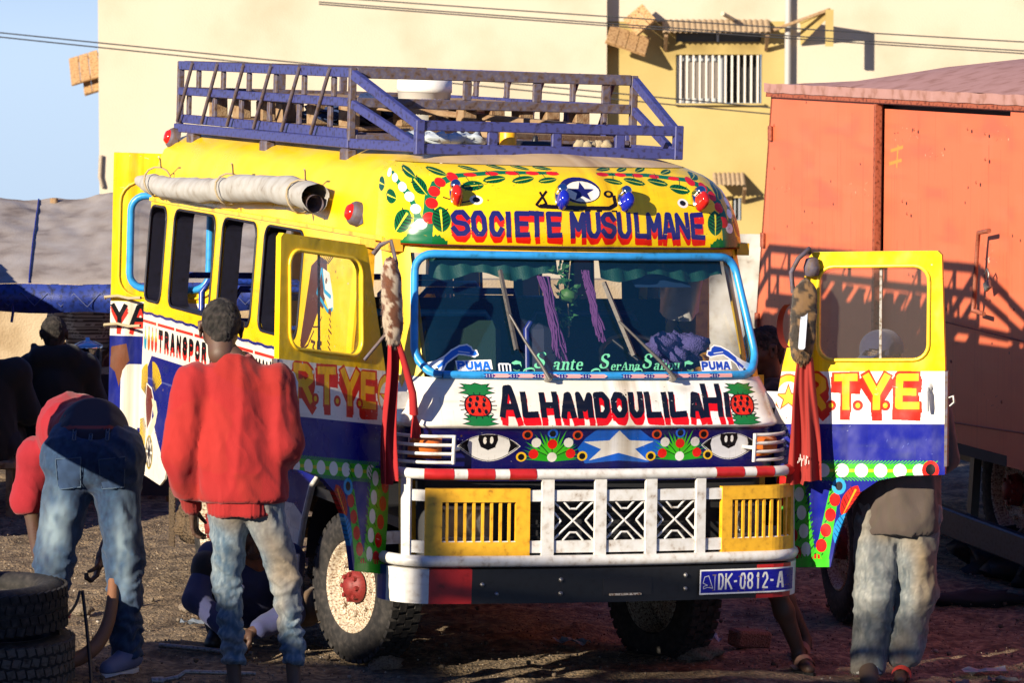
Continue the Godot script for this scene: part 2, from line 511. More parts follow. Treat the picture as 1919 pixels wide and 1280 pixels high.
const GRIL := [[0.28, 0.985, 0.07, 0.17, 0.05], [0.52, 0.985, 0.07, 0.17, 0.05], [0.96, 0.975, 0.05, 0.17, 0.05]]

var outline_cache := {}
func outline(l: Array, zb: float) -> Array:
	var key := str(l) + str(zb)
	if outline_cache.has(key): return outline_cache[key]
	var w: float = l[1]
	var f: float = l[2]
	var rc: float = l[3]
	var bow: float = l[4]
	var p := [Vector2(-w, zb)]
	var zc := f - bow - rc
	for i in 13:
		var a := PI - PI * 0.5 * i / 12.0
		p.append(Vector2(-w + rc + rc * cos(a), zc + rc * sin(a)))
	var m := w - rc
	for i in range(1, 24):
		var x := -m + 2.0 * m * i / 24.0
		p.append(Vector2(x, f - bow * pow(x / m, 2.0)))
	for i in 13:
		var a := PI * 0.5 - PI * 0.5 * i / 12.0
		p.append(Vector2(w - rc + rc * cos(a), zc + rc * sin(a)))
	p.append(Vector2(w, zb))
	var d := [0.0]
	for i in p.size() - 1: d.append(d[i] + p[i].distance_to(p[i + 1]))
	outline_cache[key] = [p, d]
	return outline_cache[key]

# the point s metres along the front (0 in the middle) at height y of a stack of outlines
func on(levels: Array, s: float, y: float, off := 0.0, zb := -1.4) -> Vector3:
	var l: Array = levels[0]
	for k in levels.size() - 1:
		if y >= levels[k][0]:
			var t := clampf((y - levels[k][0]) / (levels[k + 1][0] - levels[k][0]), 0.0, 1.0)
			l = []
			for i in 5: l.append(snappedf(lerpf(levels[k][i], levels[k + 1][i], t), 0.0005))
	var o := outline(l, zb)
	var d: Array = o[1]
	var p: Array = o[0]
	var q: float = clampf(s + d[-1] * 0.5, 0.0, d[-1] - 1e-4)
	var i: int = clampi(d.bsearch(q, false) - 1, 0, p.size() - 2)
	var v: Vector2 = p[i].lerp(p[i + 1], (q - d[i]) / maxf(d[i + 1] - d[i], 1e-6))
	if off != 0.0:
		var tn: Vector2 = (p[i + 1] - p[i]).normalized()
		v += Vector2(-tn.y, tn.x) * off
	return Vector3(v.x, y, v.y)

func path_on(levels: Array, s0: float, s1: float, y: float, off: float, n := 20) -> Array:
	var o := []
	for i in n + 1: o.append(on(levels, lerpf(s0, s1, float(i) / n), y, off))
	return o

func patch(mb: MB, levels: Array, s0: float, s1: float, y0: float, y1: float, nu: int, nv: int, off := 0.0, cv: Canvas = null, zb := -1.4) -> void:
	mb.sheet(nu, nv, func(u: float, v: float) -> Vector3: return on(levels, lerpf(s0, s1, u), lerpf(y1, y0, v), off, zb),
		func(u: float, v: float) -> Vector2: return cv.uv(lerpf(s0, s1, u), lerpf(y1, y0, v)) if cv else Vector2(u, v))

# a flat bar that follows the front: thickness outwards
func band(mb: MB, levels: Array, s0: float, s1: float, y0: float, y1: float, off: float, th: float, n := 8) -> void:
	for i in n:
		var a := lerpf(s0, s1, float(i) / n)
		var b := lerpf(s0, s1, float(i + 1) / n)
		var p := [on(levels, a, y0, off), on(levels, b, y0, off), on(levels, b, y1, off), on(levels, a, y1, off)]
		var q := [on(levels, a, y0, off - th), on(levels, b, y0, off - th), on(levels, b, y1, off - th), on(levels, a, y1, off - th)]
		var c := Vector3.ZERO
		for v in p + q: c += v / 8.0
		mb.quad_out(p[0], p[1], p[2], p[3], c)
		mb.quad_out(q[0], q[1], q[2], q[3], c)
		mb.quad_out(p[0], p[1], q[1], q[0], c)
		mb.quad_out(p[3], p[2], q[2], q[3], c)
		if i == 0: mb.quad_out(p[0], p[3], q[3], q[0], c)
		if i == n - 1: mb.quad_out(p[1], p[2], q[2], q[1], c)

var c_green := Color(0.03, 0.42, 0.2)
var c_navy := Color(0.12, 0.13, 0.42)
var c_red := Color(0.9, 0.12, 0.09)
var c_yel := Color(0.98, 0.81, 0.07)
var c_white := Color(0.93, 0.92, 0.9)
var c_blue := Color(0.07, 0.09, 0.5)
var c_blk := Color(0.05, 0.05, 0.07)
var c_vein := Color(0.93, 0.86, 0.2)

func v2(a: Array) -> Array:
	var o := []
	for i in range(0, a.size(), 2): o.append(Vector2(a[i], a[i + 1]))
	return o

func star(cv: Canvas, x: float, y: float, r: float, c: Color, sq := 1.0, inner := 0.4) -> void:
	var p := []
	for i in 10:
		var a := PI / 2 + TAU * i / 10.0
		var k := r if i % 2 == 0 else r * inner
		p.append(Vector2(x + cos(a) * k, y + sin(a) * k * sq))
	cv.poly(p, c)

func word(cv: Canvas, items: Array, th: float, c: Color, drop: float, dc: Color, lean := 0.0) -> void:
	for it in items:
		for k in 4: cv.letter(GL[it[0]], it[1] + 0.002, it[2] + 0.002, it[3] - drop * (k + 1) / 4.0, it[4] - drop * (k + 1) / 4.0, th, dc, lean)
	for it in items: cv.letter(GL[it[0]], it[1], it[2], it[3], it[4], th, c, lean)

func fan(cv: Canvas, x: float, y: float, r: float, a0: float, a1: float, n: int, c: Color, th: float, r1 := 0.1) -> void:
	for i in n:
		var a := lerpf(a0, a1, float(i) / (n - 1))
		var d := Vector2(cos(a), sin(a))
		var e := d.orthogonal() * th
		var k := r * (0.86 + 0.14 * sin(i * 2.4))
		cv.poly([Vector2(x, y) + d * r1 * r + e, Vector2(x, y) + d * k, Vector2(x, y) + d * r1 * r - e], c)

func paint_visor() -> Canvas:
	var cv := Canvas.new(2048, 448, -1.32, 1.95, 1.32, 2.38, c_yel)
	for sg in [-1.0, 1.0]:
		# trunk and bush at the corner
		var bx := []
		for i in 25: bx.append(Vector2(sg * (0.92 - 0.235 * i / 24.0), 1.985 + (0.055 + 0.03 * sin(i * 0.35)) * (1.0 if i % 2 == 0 else 0.75) * sin(PI * clampf(i / 24.0, 0.04, 0.96))))
		bx.append(Vector2(sg * 0.685, 1.975)); bx.append(Vector2(sg * 0.93, 1.975))
		cv.poly(bx, c_green)
		cv.poly(v2([sg * 0.76, 1.98, sg * 0.875, 1.98, sg * 0.85, 2.1, sg * 0.875, 2.18, sg * 1.0, 2.3, sg * 1.03, 2.31, sg * 0.98, 2.31, sg * 0.86, 2.22, sg * 0.81, 2.1, sg * 0.79, 2.2, sg * 0.74, 2.27, sg * 0.62, 2.31, sg * 0.4, 2.328, sg * 0.1, 2.33, sg * 0.1, 2.318, sg * 0.4, 2.312, sg * 0.6, 2.292, sg * 0.7, 2.25, sg * 0.745, 2.17, sg * 0.755, 2.08]), Color(0.06, 0.42, 0.28))
		for w in [[1.028, 2.302, 1], [0.965, 2.28, 1], [0.912, 2.24, 1.1], [0.872, 2.196, 1.1], [0.842, 2.14, 1.1], [0.815, 2.07, 1.2]]: cv.ell(sg * w[0], w[1], 0.026 * w[2], 0.021 * w[2], Color(0.97, 0.97, 0.95))
		for w in [[0.632, 2.294, 1], [0.7, 2.268, 1], [0.738, 2.225, 1.1], [0.758, 2.17, 1.15], [0.772, 2.1, 1.25]]: cv.ell(sg * w[0], w[1], 0.027 * w[2], 0.022 * w[2], c_red)
		for w in [0.54, 0.43, 0.33, 0.23, 0.13]: cv.ell(sg * w, 2.322 - pow(w, 3.0) * 0.1, 0.032, 0.009, c_red)
		for l in [[0.716, 2.095, 0.062, 0.046, 1.5], [0.81, 2.25, 0.05, 0.036, 0.9], [0.864, 2.31, 0.05, 0.022, 0.5], [0.7, 2.318, 0.05, 0.016, 0.3], [0.545, 2.256, 0.058, 0.023, -0.12], [0.43, 2.288, 0.06, 0.017, -0.15], [0.29, 2.29, 0.06, 0.016, -0.18], [0.17, 2.29, 0.05, 0.013, -0.15], [0.53, 2.336, 0.045, 0.009, 0.2], [0.385, 2.344, 0.045, 0.008, 0.2], [0.27, 2.345, 0.045, 0.008, 0.2], [0.16, 2.345, 0.045, 0.008, 0.1], [1.12, 2.246, 0.05, 0.034, 0.1], [1.0, 2.192, 0.048, 0.034, 0.2], [0.915, 2.08, 0.065, 0.05, 2.2]]:
			if l[0] > 0.9 or sg < 0 or true:
				cv.line(v2([sg * l[0], l[1], sg * (l[0] + 0.02), l[1] + (0.04 if l[1] < 2.3 else 0.01)]), 0.0035, Color(0.08, 0.2, 0.12))
				cv.leaf(sg * l[0], l[1], l[2], l[3], l[4] if sg > 0 else PI - l[4], Color(0.03, 0.36, 0.17), c_vein, Color(0.03, 0.13, 0.1))
		# little eye with a stem
		cv.line(v2([sg * 0.54, 2.19, sg * 0.62, 2.175, sg * 0.7, 2.2]), 0.006, Color(0.2, 0.1, 0.05))
		cv.ell(sg * 0.54 + 0.0, 2.19, 0.032, 0.022, c_white)
		cv.ell(sg * 0.54, 2.191, 0.018, 0.0125, c_blk)
	# crescent disc with a star and the pen strokes round it
	cv.line(v2([-0.225, 2.235, -0.2, 2.18, -0.235, 2.165, -0.25, 2.175, -0.19, 2.24]), 0.012, Color(0.1, 0.06, 0.06))
	cv.line(v2([-0.235, 2.168, -0.15, 2.165, 0.0, 2.162, 0.12, 2.163, 0.155, 2.18, 0.152, 2.225]), 0.02, Color(0.1, 0.06, 0.06))
	cv.ell(0.125, 2.23, 0.026, 0.017, Color(0.1, 0.06, 0.06))
	cv.ell(0.125, 2.231, 0.011, 0.008, c_yel)
	for x in [-0.07, 0.05, -0.01, 0.13]: cv.line(v2([x, 2.15, x + 0.03, 2.149]), 0.008, Color(0.1, 0.06, 0.06))
	cv.ell(-0.02, 2.246, 0.106, 0.062, c_navy)
	cv.ell(-0.009, 2.239, 0.093, 0.052, Color(0.1, 0.06, 0.06))
	cv.ell(-0.009, 2.24, 0.088, 0.049, c_white)
	star(cv, -0.012, 2.238, 0.07, c_navy, 0.68)
	word(cv, [["S", -0.664, -0.574, 2.018, 2.142], ["O", -0.567, -0.492, 2.018, 2.142], ["C", -0.482, -0.41, 2.018, 2.142], ["I", -0.404, -0.37, 2.018, 2.142], ["E", -0.357, -0.283, 2.018, 2.145], ["T", -0.286, -0.21, 2.018, 2.145], ["E", -0.2, -0.122, 2.018, 2.145], ["M", -0.082, 0.0, 2.018, 2.147], ["U", 0.0, 0.078, 2.018, 2.147], ["S", 0.078, 0.158, 2.018, 2.147], ["U", 0.162, 0.24, 2.018, 2.147], ["L", 0.256, 0.326, 2.018, 2.147], ["M", 0.322, 0.406, 2.015, 2.147], ["A", 0.408, 0.488, 2.015, 2.147], ["N", 0.485, 0.568, 2.015, 2.147], ["E", 0.574, 0.655, 2.015, 2.147]], 0.0245, Color(0.13, 0.14, 0.44), 0.03, Color(0.88, 0.12, 0.06), -0.07)
	cv.line(v2([-1.3, 1.972, 1.3, 1.972]), 0.008, Color(0.5, 0.1, 0.04))
	cv.runs(rng, 170, Color(0.45, 0.28, 0.08, 0.1), 0.2)
	cv.wear(rng, 220, [Color(0.75, 0.55, 0.1), Color(0.35, 0.2, 0.08), Color(0.98, 0.88, 0.4)])
	return cv

func flower(cv: Canvas, x: float) -> void:
	var g := Color(0.15, 0.62, 0.08)
	fan(cv, x, 0.985, 0.125, 0.12, PI - 0.12, 19, g, 0.014)
	fan(cv, x, 0.985, 0.16, 0.55, PI - 0.55, 12, Color(0.25, 0.72, 0.12), 0.012)
	fan(cv, x, 0.98, 0.16, 0.02, 0.5, 9, g, 0.008)
	fan(cv, x, 0.98, 0.16, PI - 0.5, PI - 0.02, 9, g, 0.008)
	for a in [0.9, 1.57, 2.2, 0.5, 2.64]: cv.line(v2([x, 0.99, x + cos(a) * 0.1, 0.99 + sin(a) * 0.08]), 0.004, Color(0.05, 0.2, 0.05))
	for e in [[-0.125, 1.1, Color(0.85, 0.28, 0.1)], [0.125, 1.098, Color(0.85, 0.28, 0.1)], [0.0, 1.106, Color(0.12, 0.38, 0.85)], [-0.152, 0.995, Color(0.9, 0.72, 0.15)], [0.152, 0.998, Color(0.9, 0.72, 0.15)]]:
		cv.ell(x + e[0], e[1], 0.026, 0.023, e[2])
		cv.ell(x + e[0], e[1] - 0.001, 0.016, 0.015, c_blk)
	for e in [[-0.08, 1.062, c_white], [0.08, 1.062, c_white], [0.0, 1.055, c_red], [-0.092, 1.008, c_red], [0.092, 1.01, c_red], [0.0, 0.993, c_white]]: cv.ell(x + e[0], e[1], 0.024, 0.023, e[2].darkened(0.06))

func paint_fascia() -> Canvas:
	var cv := Canvas.new(2048, 460, -1.22, 0.87, 1.22, 1.37, c_white)
	cv.rect(-1.22, 0.87, 1.22, 1.132, Color(0.055, 0.06, 0.34))
	# pineapples
	for x in [-0.622, 0.738]:
		var g := Color(0.1, 0.45, 0.22)
		for part in [[1.305, 1.0], [1.165, -1.0]]:
			var c: Array = []
			for k in [[c_blk, 1.0], [g, 0.88]]:
				var q: float = k[1]
				var yb: float = part[0]
				cv.poly(v2([x - 0.035 * q, yb - 0.022, x - 0.09 * q, yb - 0.012, x - 0.05 * q, yb + 0.0, x - 0.085 * q, yb + 0.012, x - 0.055 * q, yb + 0.016, x - 0.075 * q, yb + 0.03, x - 0.02, yb + 0.026 * q, x, yb + 0.034 * q, x + 0.03, yb + 0.026 * q, x + 0.075 * q, yb + 0.03, x + 0.058 * q, yb + 0.016, x + 0.09 * q, yb + 0.01, x + 0.055 * q, yb, x + 0.092 * q, yb - 0.012, x + 0.035 * q, yb - 0.022]), k[0])
		for i in 18:
			var a := TAU * i / 18.0
			cv.line(v2([x + cos(a) * 0.06, 1.236 + sin(a) * 0.045, x + cos(a) * 0.092, 1.236 + sin(a) * 0.06]), 0.004, c_blk)
		cv.poly(Array(rounded_rect(x - 0.067, 1.186, x + 0.067, 1.285, 0.045)), c_blk)
		cv.poly(Array(rounded_rect(x - 0.06, 1.19, x + 0.06, 1.281, 0.042)), Color(0.86, 0.16, 0.06))
		for i in 40:
			var p := Vector2(x + rng.randf_range(-0.05, 0.05), 1.236 + rng.randf_range(-0.036, 0.036))
			cv.line([p, p + Vector2(rng.randf_range(-0.012, 0.012), rng.randf_range(-0.016, 0.016))], 0.0025, Color(0.45, 0.06, 0.03) if i % 3 else Color(0.98, 0.35, 0.15))
		for s in [[-0.035, 1.262], [0.0, 1.268], [0.033, 1.262], [-0.04, 1.237], [-0.008, 1.242], [0.028, 1.24], [-0.03, 1.21], [0.004, 1.214], [0.036, 1.208]]: cv.ell(x + s[0], s[1], 0.008, 0.011, c_blk)
	word(cv, [["A", -0.519, -0.418, 1.18, 1.33], ["L", -0.412, -0.328, 1.18, 1.3], ["H", -0.32, -0.226, 1.18, 1.3], ["A", -0.216, -0.14, 1.18, 1.3], ["M", -0.138, -0.056, 1.18, 1.3], ["D", -0.048, 0.032, 1.18, 1.3], ["O", 0.038, 0.12, 1.18, 1.3], ["U", 0.128, 0.206, 1.18, 1.3], ["L", 0.214, 0.298, 1.18, 1.3], ["I", 0.301, 0.338, 1.18, 1.298], ["L", 0.341, 0.43, 1.18, 1.298], ["A", 0.444, 0.524, 1.178, 1.298], ["H", 0.524, 0.628, 1.178, 1.334], ["I", 0.636, 0.672, 1.177, 1.292]], 0.029, Color(0.07, 0.08, 0.13), 0.033, Color(0.85, 0.06, 0.07))
	# eyes
	for x in [-0.568, 0.668]:
		for k in [[c_white, 1.0], [c_blk, 0.965], [Color(0.86, 0.86, 0.87), 0.93]]:
			var p := []
			var q: float = k[1]
			for i in 15: p.append(Vector2(x - 0.155 * q + 0.31 * q * i / 14.0, 1.045 + 0.058 * q * pow(sin(PI * i / 14.0), 0.8)))
			for i in range(1, 14): p.append(Vector2(x + 0.155 * q - 0.31 * q * i / 14.0, 1.045 - 0.072 * q * pow(sin(PI * i / 14.0), 0.9)))
			cv.poly(p, k[0])
		for sg in [-1.0, 1.0]: cv.poly(v2([x + sg * 0.143, 1.045, x + sg * 0.096, 1.082, x + sg * 0.104, 1.05, x + sg * 0.094, 1.012]), c_blk)
		cv.poly(v2([x - 0.05, 1.098, x + 0.04, 1.1, x + 0.044, 1.075, x + 0.03, 1.04, x - 0.004, 1.026, x - 0.04, 1.042, x - 0.053, 1.075]), c_blk)
		cv.ell(x - 0.02, 1.072, 0.009, 0.017, c_white); cv.ell(x + 0.012, 1.074, 0.009, 0.017, c_white)
		cv.ell(x - 0.004, 1.074, 0.009, 0.022, c_blk)
	# star on pale blue
	cv.poly(v2([-0.035, 1.124, 0.185, 1.124, 0.24, 1.085, 0.34, 1.05, 0.235, 0.965, 0.08, 0.975, -0.09, 0.962, -0.13, 1.035, -0.09, 1.085]), Color(0.1, 0.36, 0.78))
	cv.poly(v2([0.08, 1.12, 0.135, 1.072, 0.262, 1.066, 0.165, 1.03, 0.235, 0.972, 0.08, 1.012, -0.07, 0.976, -0.01, 1.03, -0.1, 1.066, 0.03, 1.072]), Color(0.84, 0.83, 0.82))
	flower(cv, -0.256)
	flower(cv, 0.4)
	cv.line(v2([-1.2, 1.134, 1.2, 1.134]), 0.006, Color(0.85, 0.84, 0.82))
	cv.runs(rng, 220, Color(0.4, 0.33, 0.26, 0.12), 0.2)
	cv.smears(rng, 60, Color(0.55, 0.48, 0.4, 0.1))
	cv.wear(rng, 260, [Color(0.6, 0.56, 0.5), Color(0.3, 0.22, 0.16), Color(0.8, 0.8, 0.8)], 0.01)
	return cv

func paint_side() -> Canvas:
	var cv := Canvas.new(2048, 720, -5.14, 0.32, -0.95, 2.0, c_yel)
	cv.rect(-5.14, 0.32, -0.95, 1.325, c_white)
	var e := []
	for i in 60: e.append(Vector2(-5.12 + 3.6 * i / 59.0, 1.325 + 0.004 * sin(i * 1.7)))
	cv.line(e, 0.016, Color(0.12, 0.16, 0.5))
	# blue field with slanted ends
	cv.poly(v2([-4.8, 1.085, -0.95, 1.09, -0.95, 0.36, -1.2, 0.36, -1.9, 0.56, -3.2, 0.5, -4.2, 0.5, -4.45, 0.47, -4.62, 0.6, -4.98, 0.93]), Color(0.075, 0.12, 0.5))
	cv.line(v2([-5.0, 0.95, -0.95, 0.948]), 0.008, Color(0.3, 0.34, 0.62))
	# white lip round both wheels
	for a in [[-3.65, 0.6], [-1.12, 0.66]]: cv.ell(a[0], 0.22, a[1], 0.68, c_white)
	cv.poly(v2([-4.42, 0.3, -4.2, 0.66, -4.32, 0.66, -4.62, 0.3]), c_white)
	# red broken line
	for i in 9: cv.rect(-5.08 + i * 0.4, 1.268, -5.08 + i * 0.4 + 0.37, 1.284, Color(0.82, 0.2, 0.16))
	# hanging drops
	for k in [[-5.03, Color(0.85, 0.2, 0.15)], [-4.95, Color(0.1, 0.62, 0.75)], [-4.87, Color(0.9, 0.4, 0.1)], [-4.79, Color(0.75, 0.25, 0.12)], [-4.71, Color(0.85, 0.25, 0.2)]]:
		cv.line(v2([k[0], 1.25, k[0], 1.16]), 0.02, k[1].lightened(0.2))
		cv.ell(k[0], 1.16, 0.03, 0.05, k[1])
		cv.ell(k[0], 1.2, 0.012, 0.03, Color(0.9, 0.8, 0.2))
	var txt := "TRANSPORT EN COMMUN"
	var items := []
	for i in txt.length():
		if txt[i] != " ": items.append([txt[i], -4.655 + i * 0.133, -4.655 + i * 0.133 + 0.095, 1.145, 1.25])
	word(cv, items, 0.03, c_blk, 0.028, Color(0.85, 0.18, 0.15))
	# eagle
	var br := Color(0.42, 0.18, 0.09)
	for s in [[-4.86, 0.83, 0.2, 1.75, 2.75, 10], [-4.76, 0.86, 0.19, 0.55, 1.6, 10], [-4.88, 0.72, 0.2, 3.4, 4.5, 9]]:
		for i in s[5]:
			var a: float = lerpf(s[3], s[4], float(i) / (s[5] - 1))
			var d := Vector2(cos(a) * 1.15, sin(a))
			cv.poly([Vector2(s[0], s[1]) + d * 0.04, Vector2(s[0], s[1]) + d * s[2] + d.orthogonal() * 0.016, Vector2(s[0], s[1]) + d * s[2] * 1.03, Vector2(s[0], s[1]) + d * s[2] - d.orthogonal() * 0.016], Color(0.92, 0.78, 0.12) if i % 2 == 0 else Color(0.85, 0.72, 0.2))
			cv.line([Vector2(s[0], s[1]) + d * 0.05, Vector2(s[0], s[1]) + d * s[2]], 0.005, Color(0.2, 0.12, 0.05))
	cv.poly(v2([-4.9, 0.92, -4.78, 0.9, -4.72, 0.83, -4.78, 0.7, -4.88, 0.64, -4.92, 0.8]), c_white)
	cv.poly(v2([-4.89, 0.91, -4.79, 0.89, -4.74, 0.83, -4.79, 0.71, -4.87, 0.65, -4.91, 0.8]), br)
	cv.poly(v2([-4.78, 0.84, -4.68, 0.83, -4.64, 0.77, -4.68, 0.7, -4.8, 0.6, -4.86, 0.56, -4.82, 0.66, -4.72, 0.74]), Color(0.9, 0.87, 0.75))
	cv.ell(-4.81, 0.52, 0.085, 0.1, c_yel.darkened(0.3)); cv.ell(-4.81, 0.52, 0.075, 0.09, Color(0.5, 0.48, 0.42))
	for i in 8: cv.line([Vector2(-4.81, 0.52), Vector2(-4.81 + cos(i * PI / 4) * 0.07, 0.52 + sin(i * PI / 4) * 0.085)], 0.014, c_white)
	cv.ell(-4.81, 0.52, 0.025, 0.04, c_blk)
	var hz := func(q: Array) -> Array:
		var o := v2(q)
		for i in o.size(): o[i] = Vector2(-1.86 + (o[i].x + 1.86) * 1.12, o[i].y - (o[i].y - 1.35) * 0.2)
		return o
	# horse's head on the pillar behind the cab, over the number
	cv.poly(hz.call([-1.86, 1.38, -1.78, 1.9, -1.66, 1.97, -1.55, 1.95, -1.52, 1.8, -1.56, 1.6, -1.72, 1.45, -1.82, 1.36]), Color(0.33, 0.17, 0.12))
	for i in 9: cv.line(hz.call([-1.68 + i * 0.018, 1.93, -1.7 + i * 0.03, 1.985]), 0.008, Color(0.12, 0.07, 0.05))
	cv.poly(hz.call([-1.6, 1.9, -1.5, 1.88, -1.42, 1.74, -1.4, 1.66, -1.46, 1.64, -1.56, 1.74]), Color(0.92, 0.92, 0.92))
	cv.line(hz.call([-1.62, 1.9, -1.55, 1.76, -1.45, 1.73]), 0.02, Color(0.15, 0.62, 0.85))
	cv.line(hz.call([-1.62, 1.9, -1.66, 1.74, -1.48, 1.64, -1.41, 1.66]), 0.02, Color(0.15, 0.62, 0.85))
	cv.ell(-1.4, 1.57, 0.025, 0.03, Color(0.4, 0.2, 0.14))
	cv.ell(-1.5, 1.73, 0.014, 0.015, c_blk)
	cv.poly(hz.call([-1.78, 1.36, -1.66, 1.56, -1.6, 1.66, -1.44, 1.62, -1.36, 1.5, -1.36, 1.35]), c_yel)
	cv.line(hz.call([-1.66, 1.58, -1.68, 1.52, -1.6, 1.53, -1.56, 1.6]), 0.008, Color(0.25, 0.12, 0.05))
	cv.line(hz.call([-1.86, 1.42, -1.8, 1.37, -1.74, 1.4, -1.66, 1.5]), 0.012, Color(0.25, 0.12, 0.05))
	for i in 6: cv.line(hz.call([-1.45 + 0.01 * (i % 2), 1.6 - i * 0.035, -1.42 + 0.012 * (i % 3), 1.575 - i * 0.035]), 0.009, Color(0.25, 0.12, 0.05))
	cv.letter(GL["3"], -1.68, -1.6, 1.335, 1.42, 0.016, Color(0.25, 0.12, 0.05))
	cv.letter(GL["5"], -1.58, -1.49, 1.34, 1.425, 0.02, Color(0.25, 0.12, 0.05))
	cv.runs(rng, 420, Color(0.45, 0.32, 0.18, 0.1), 0.4)
	cv.smears(rng, 90, Color(0.5, 0.42, 0.34, 0.1))
	cv.wear(rng, 420, [Color(0.6, 0.5, 0.4), Color(0.4, 0.25, 0.15), Color(0.85, 0.83, 0.8)], 0.02)
	return cv

# front door: u from the hinge to the free edge, v up
func paint_door(mirrored: bool) -> Canvas:
	# seen from outside, the left door's free edge is on the left: x = -u there
	var sg := -1.0 if mirrored else 1.0
	var lo := -0.86 if mirrored else -0.12
	var cv := Canvas.new(640, 1024, lo, 0.4, lo + 0.98, 2.0, c_yel)
	cv.rect(lo, 0.4, lo + 0.98, 1.39, c_white)
	cv.rect(lo, 0.4, lo + 0.98, 1.135, Color(0.065, 0.1, 0.52))
	var letters := [["R", -0.713, -0.566], ["T", -0.535, -0.393], ["Y", -0.355, -0.222], ["E", -0.205, -0.09]] if mirrored else [["R", 0.105, 0.238], ["T", 0.275, 0.395], ["Y", 0.423, 0.55], ["E", 0.58, 0.695]]
	var dots := [0.55, 0.385, 0.215] if mirrored else [0.262, 0.395, 0.53]
	var cx := 0.0 if mirrored else 0.05
	for pass_ in 3:
		for it in letters:
			var a: float = it[1]
			var b: float = it[2]
			if pass_ == 0:
				for k in 3: cv.letter(GL[it[0]], a - 0.012, b + 0.012, 1.205 - 0.017 * (k + 1), 1.385 - 0.017 * (k + 1), 0.05, Color(0.82, 0.13, 0.08))
			elif pass_ == 1: cv.letter(GL[it[0]], a - 0.01, b + 0.01, 1.195, 1.39, 0.052, Color(0.82, 0.2, 0.08))
			else: cv.letter(GL[it[0]], a, b, 1.205, 1.38, 0.036, Color(0.95, 0.72, 0.12))
	for d in dots:
		cv.ell(sg * d, 1.225, 0.026, 0.026, Color(0.82, 0.16, 0.08))
		cv.ell(sg * d, 1.225, 0.012, 0.013, Color(0.95, 0.75, 0.1))
	# crescent and star
	cv.ell(sg * cx, 1.285, 0.08, 0.095, Color(0.8, 0.25, 0.08)); cv.ell(sg * cx, 1.285, 0.073, 0.088, Color(0.95, 0.75, 0.1))
	cv.ell(sg * cx + 0.003, 1.262, 0.064, 0.08, c_white)
	star(cv, sg * cx, 1.262, 0.072, Color(0.82, 0.25, 0.08)); star(cv, sg * cx, 1.262, 0.056, Color(0.95, 0.78, 0.12))
	# green band of white dots
	var g := Color(0.24, 0.72, 0.14)
	cv.rect(minf(sg * 0.1, sg * 0.76), 0.875, maxf(sg * 0.1, sg * 0.76), 0.94, g)
	cv.rect(minf(sg * 0.1, sg * 0.76), 0.9, maxf(sg * 0.1, sg * 0.76), 0.915, Color(0.75, 0.75, 0.1))
	for i in 40:
		var x := sg * (0.1 + 0.66 * i / 39.0)
		cv.line(v2([x, 0.935, x + 0.03, 0.957]), 0.005, g); cv.line(v2([x, 0.88, x + 0.03, 0.858]), 0.005, g)
	for i in 7: cv.ell(sg * (0.13 + 0.095 * i), 0.908, 0.033, 0.034, c_white)
	cv.ell(sg * 0.755, 0.912, 0.042, 0.046, c_red); cv.ell(sg * 0.755, 0.915, 0.024, 0.027, Color(0.06, 0.03, 0.05))
	# two stems with dots at the front edge
	cv.poly(v2([sg * -0.01, 0.93, sg * 0.055, 0.93, sg * 0.2, 0.43, sg * 0.0, 0.43]), g.darkened(0.15))
	cv.poly(v2([sg * 0.06, 0.93, sg * 0.12, 0.93, sg * 0.2, 0.43, sg * 0.1, 0.43]), g)
	cv.poly(v2([sg * 0.26, 0.82, sg * 0.31, 0.83, sg * 0.25, 0.43, sg * 0.14, 0.43, sg * 0.2, 0.55]), g)
	for i in 22:
		var t := i / 21.0
		for e in [[0.055, 0.12], [0.12, 0.17], [0.28, 0.2]]: cv.line(v2([sg * lerpf(e[0], e[1], t), lerpf(0.92, 0.45, t), sg * (lerpf(e[0], e[1], t) + 0.024), lerpf(0.92, 0.45, t) + 0.03]), 0.006, g.darkened(0.1) if i % 2 else Color(0.05, 0.3, 0.08))
	for i in 5:
		cv.ell(sg * (0.02 + 0.018 * i), 0.85 - 0.087 * i, 0.027, 0.036, Color(0.75, 0.06, 0.06))
		cv.ell(sg * (0.095 + 0.012 * i), 0.88 - 0.09 * i, 0.024, 0.036, c_white)
		cv.ell(sg * (0.285 - 0.022 * i), 0.765 - 0.075 * i, 0.027, 0.033, Color(0.82, 0.08, 0.07))
	cv.rect(minf(sg * 0.0, sg * 0.26), 0.4, maxf(sg * 0.0, sg * 0.26), 0.475, g)
	for i in 14: cv.line(v2([sg * 0.018 * i, 0.47, sg * 0.018 * i, 0.495]), 0.007, g)
	cv.ell(sg * 0.305, 0.83, 0.035, 0.04, Color(0.15, 0.62, 0.85)); cv.ell(sg * 0.305, 0.832, 0.018, 0.022, Color(0.04, 0.05, 0.1))
	# feathers
	for f in [[0.36, 0.76, 1.1, Color(0.78, 0.1, 0.06), Color(0.95, 0.6, 0.1)], [0.32, 0.62, 1.3, Color(0.1, 0.55, 0.85), Color(0.6, 0.85, 0.95)]]:
		cv.leaf(sg * f[0], f[1], 0.085, 0.04, f[2] if sg > 0 else PI - f[2], f[3], f[4], f[3].darkened(0.4))
	cv.runs(rng, 150, Color(0.45, 0.38, 0.3, 0.1), 0.3)
	cv.smears(rng, 50, Color(0.55, 0.5, 0.45, 0.09))
	cv.wear(rng, 150, [Color(0.7, 0.7, 0.75), Color(0.85, 0.84, 0.82), Color(0.4, 0.3, 0.25)], 0.014)
	for i in 12:
		var p := Vector2(sg * rng.randf_range(0.2, 0.8), rng.randf_range(0.96, 1.1))
		cv.line([p, p + Vector2(rng.randf_range(-0.004, 0.01), rng.randf_range(0.0, 0.02))], 0.002, Color(0.35, 0.4, 0.7))
	return cv

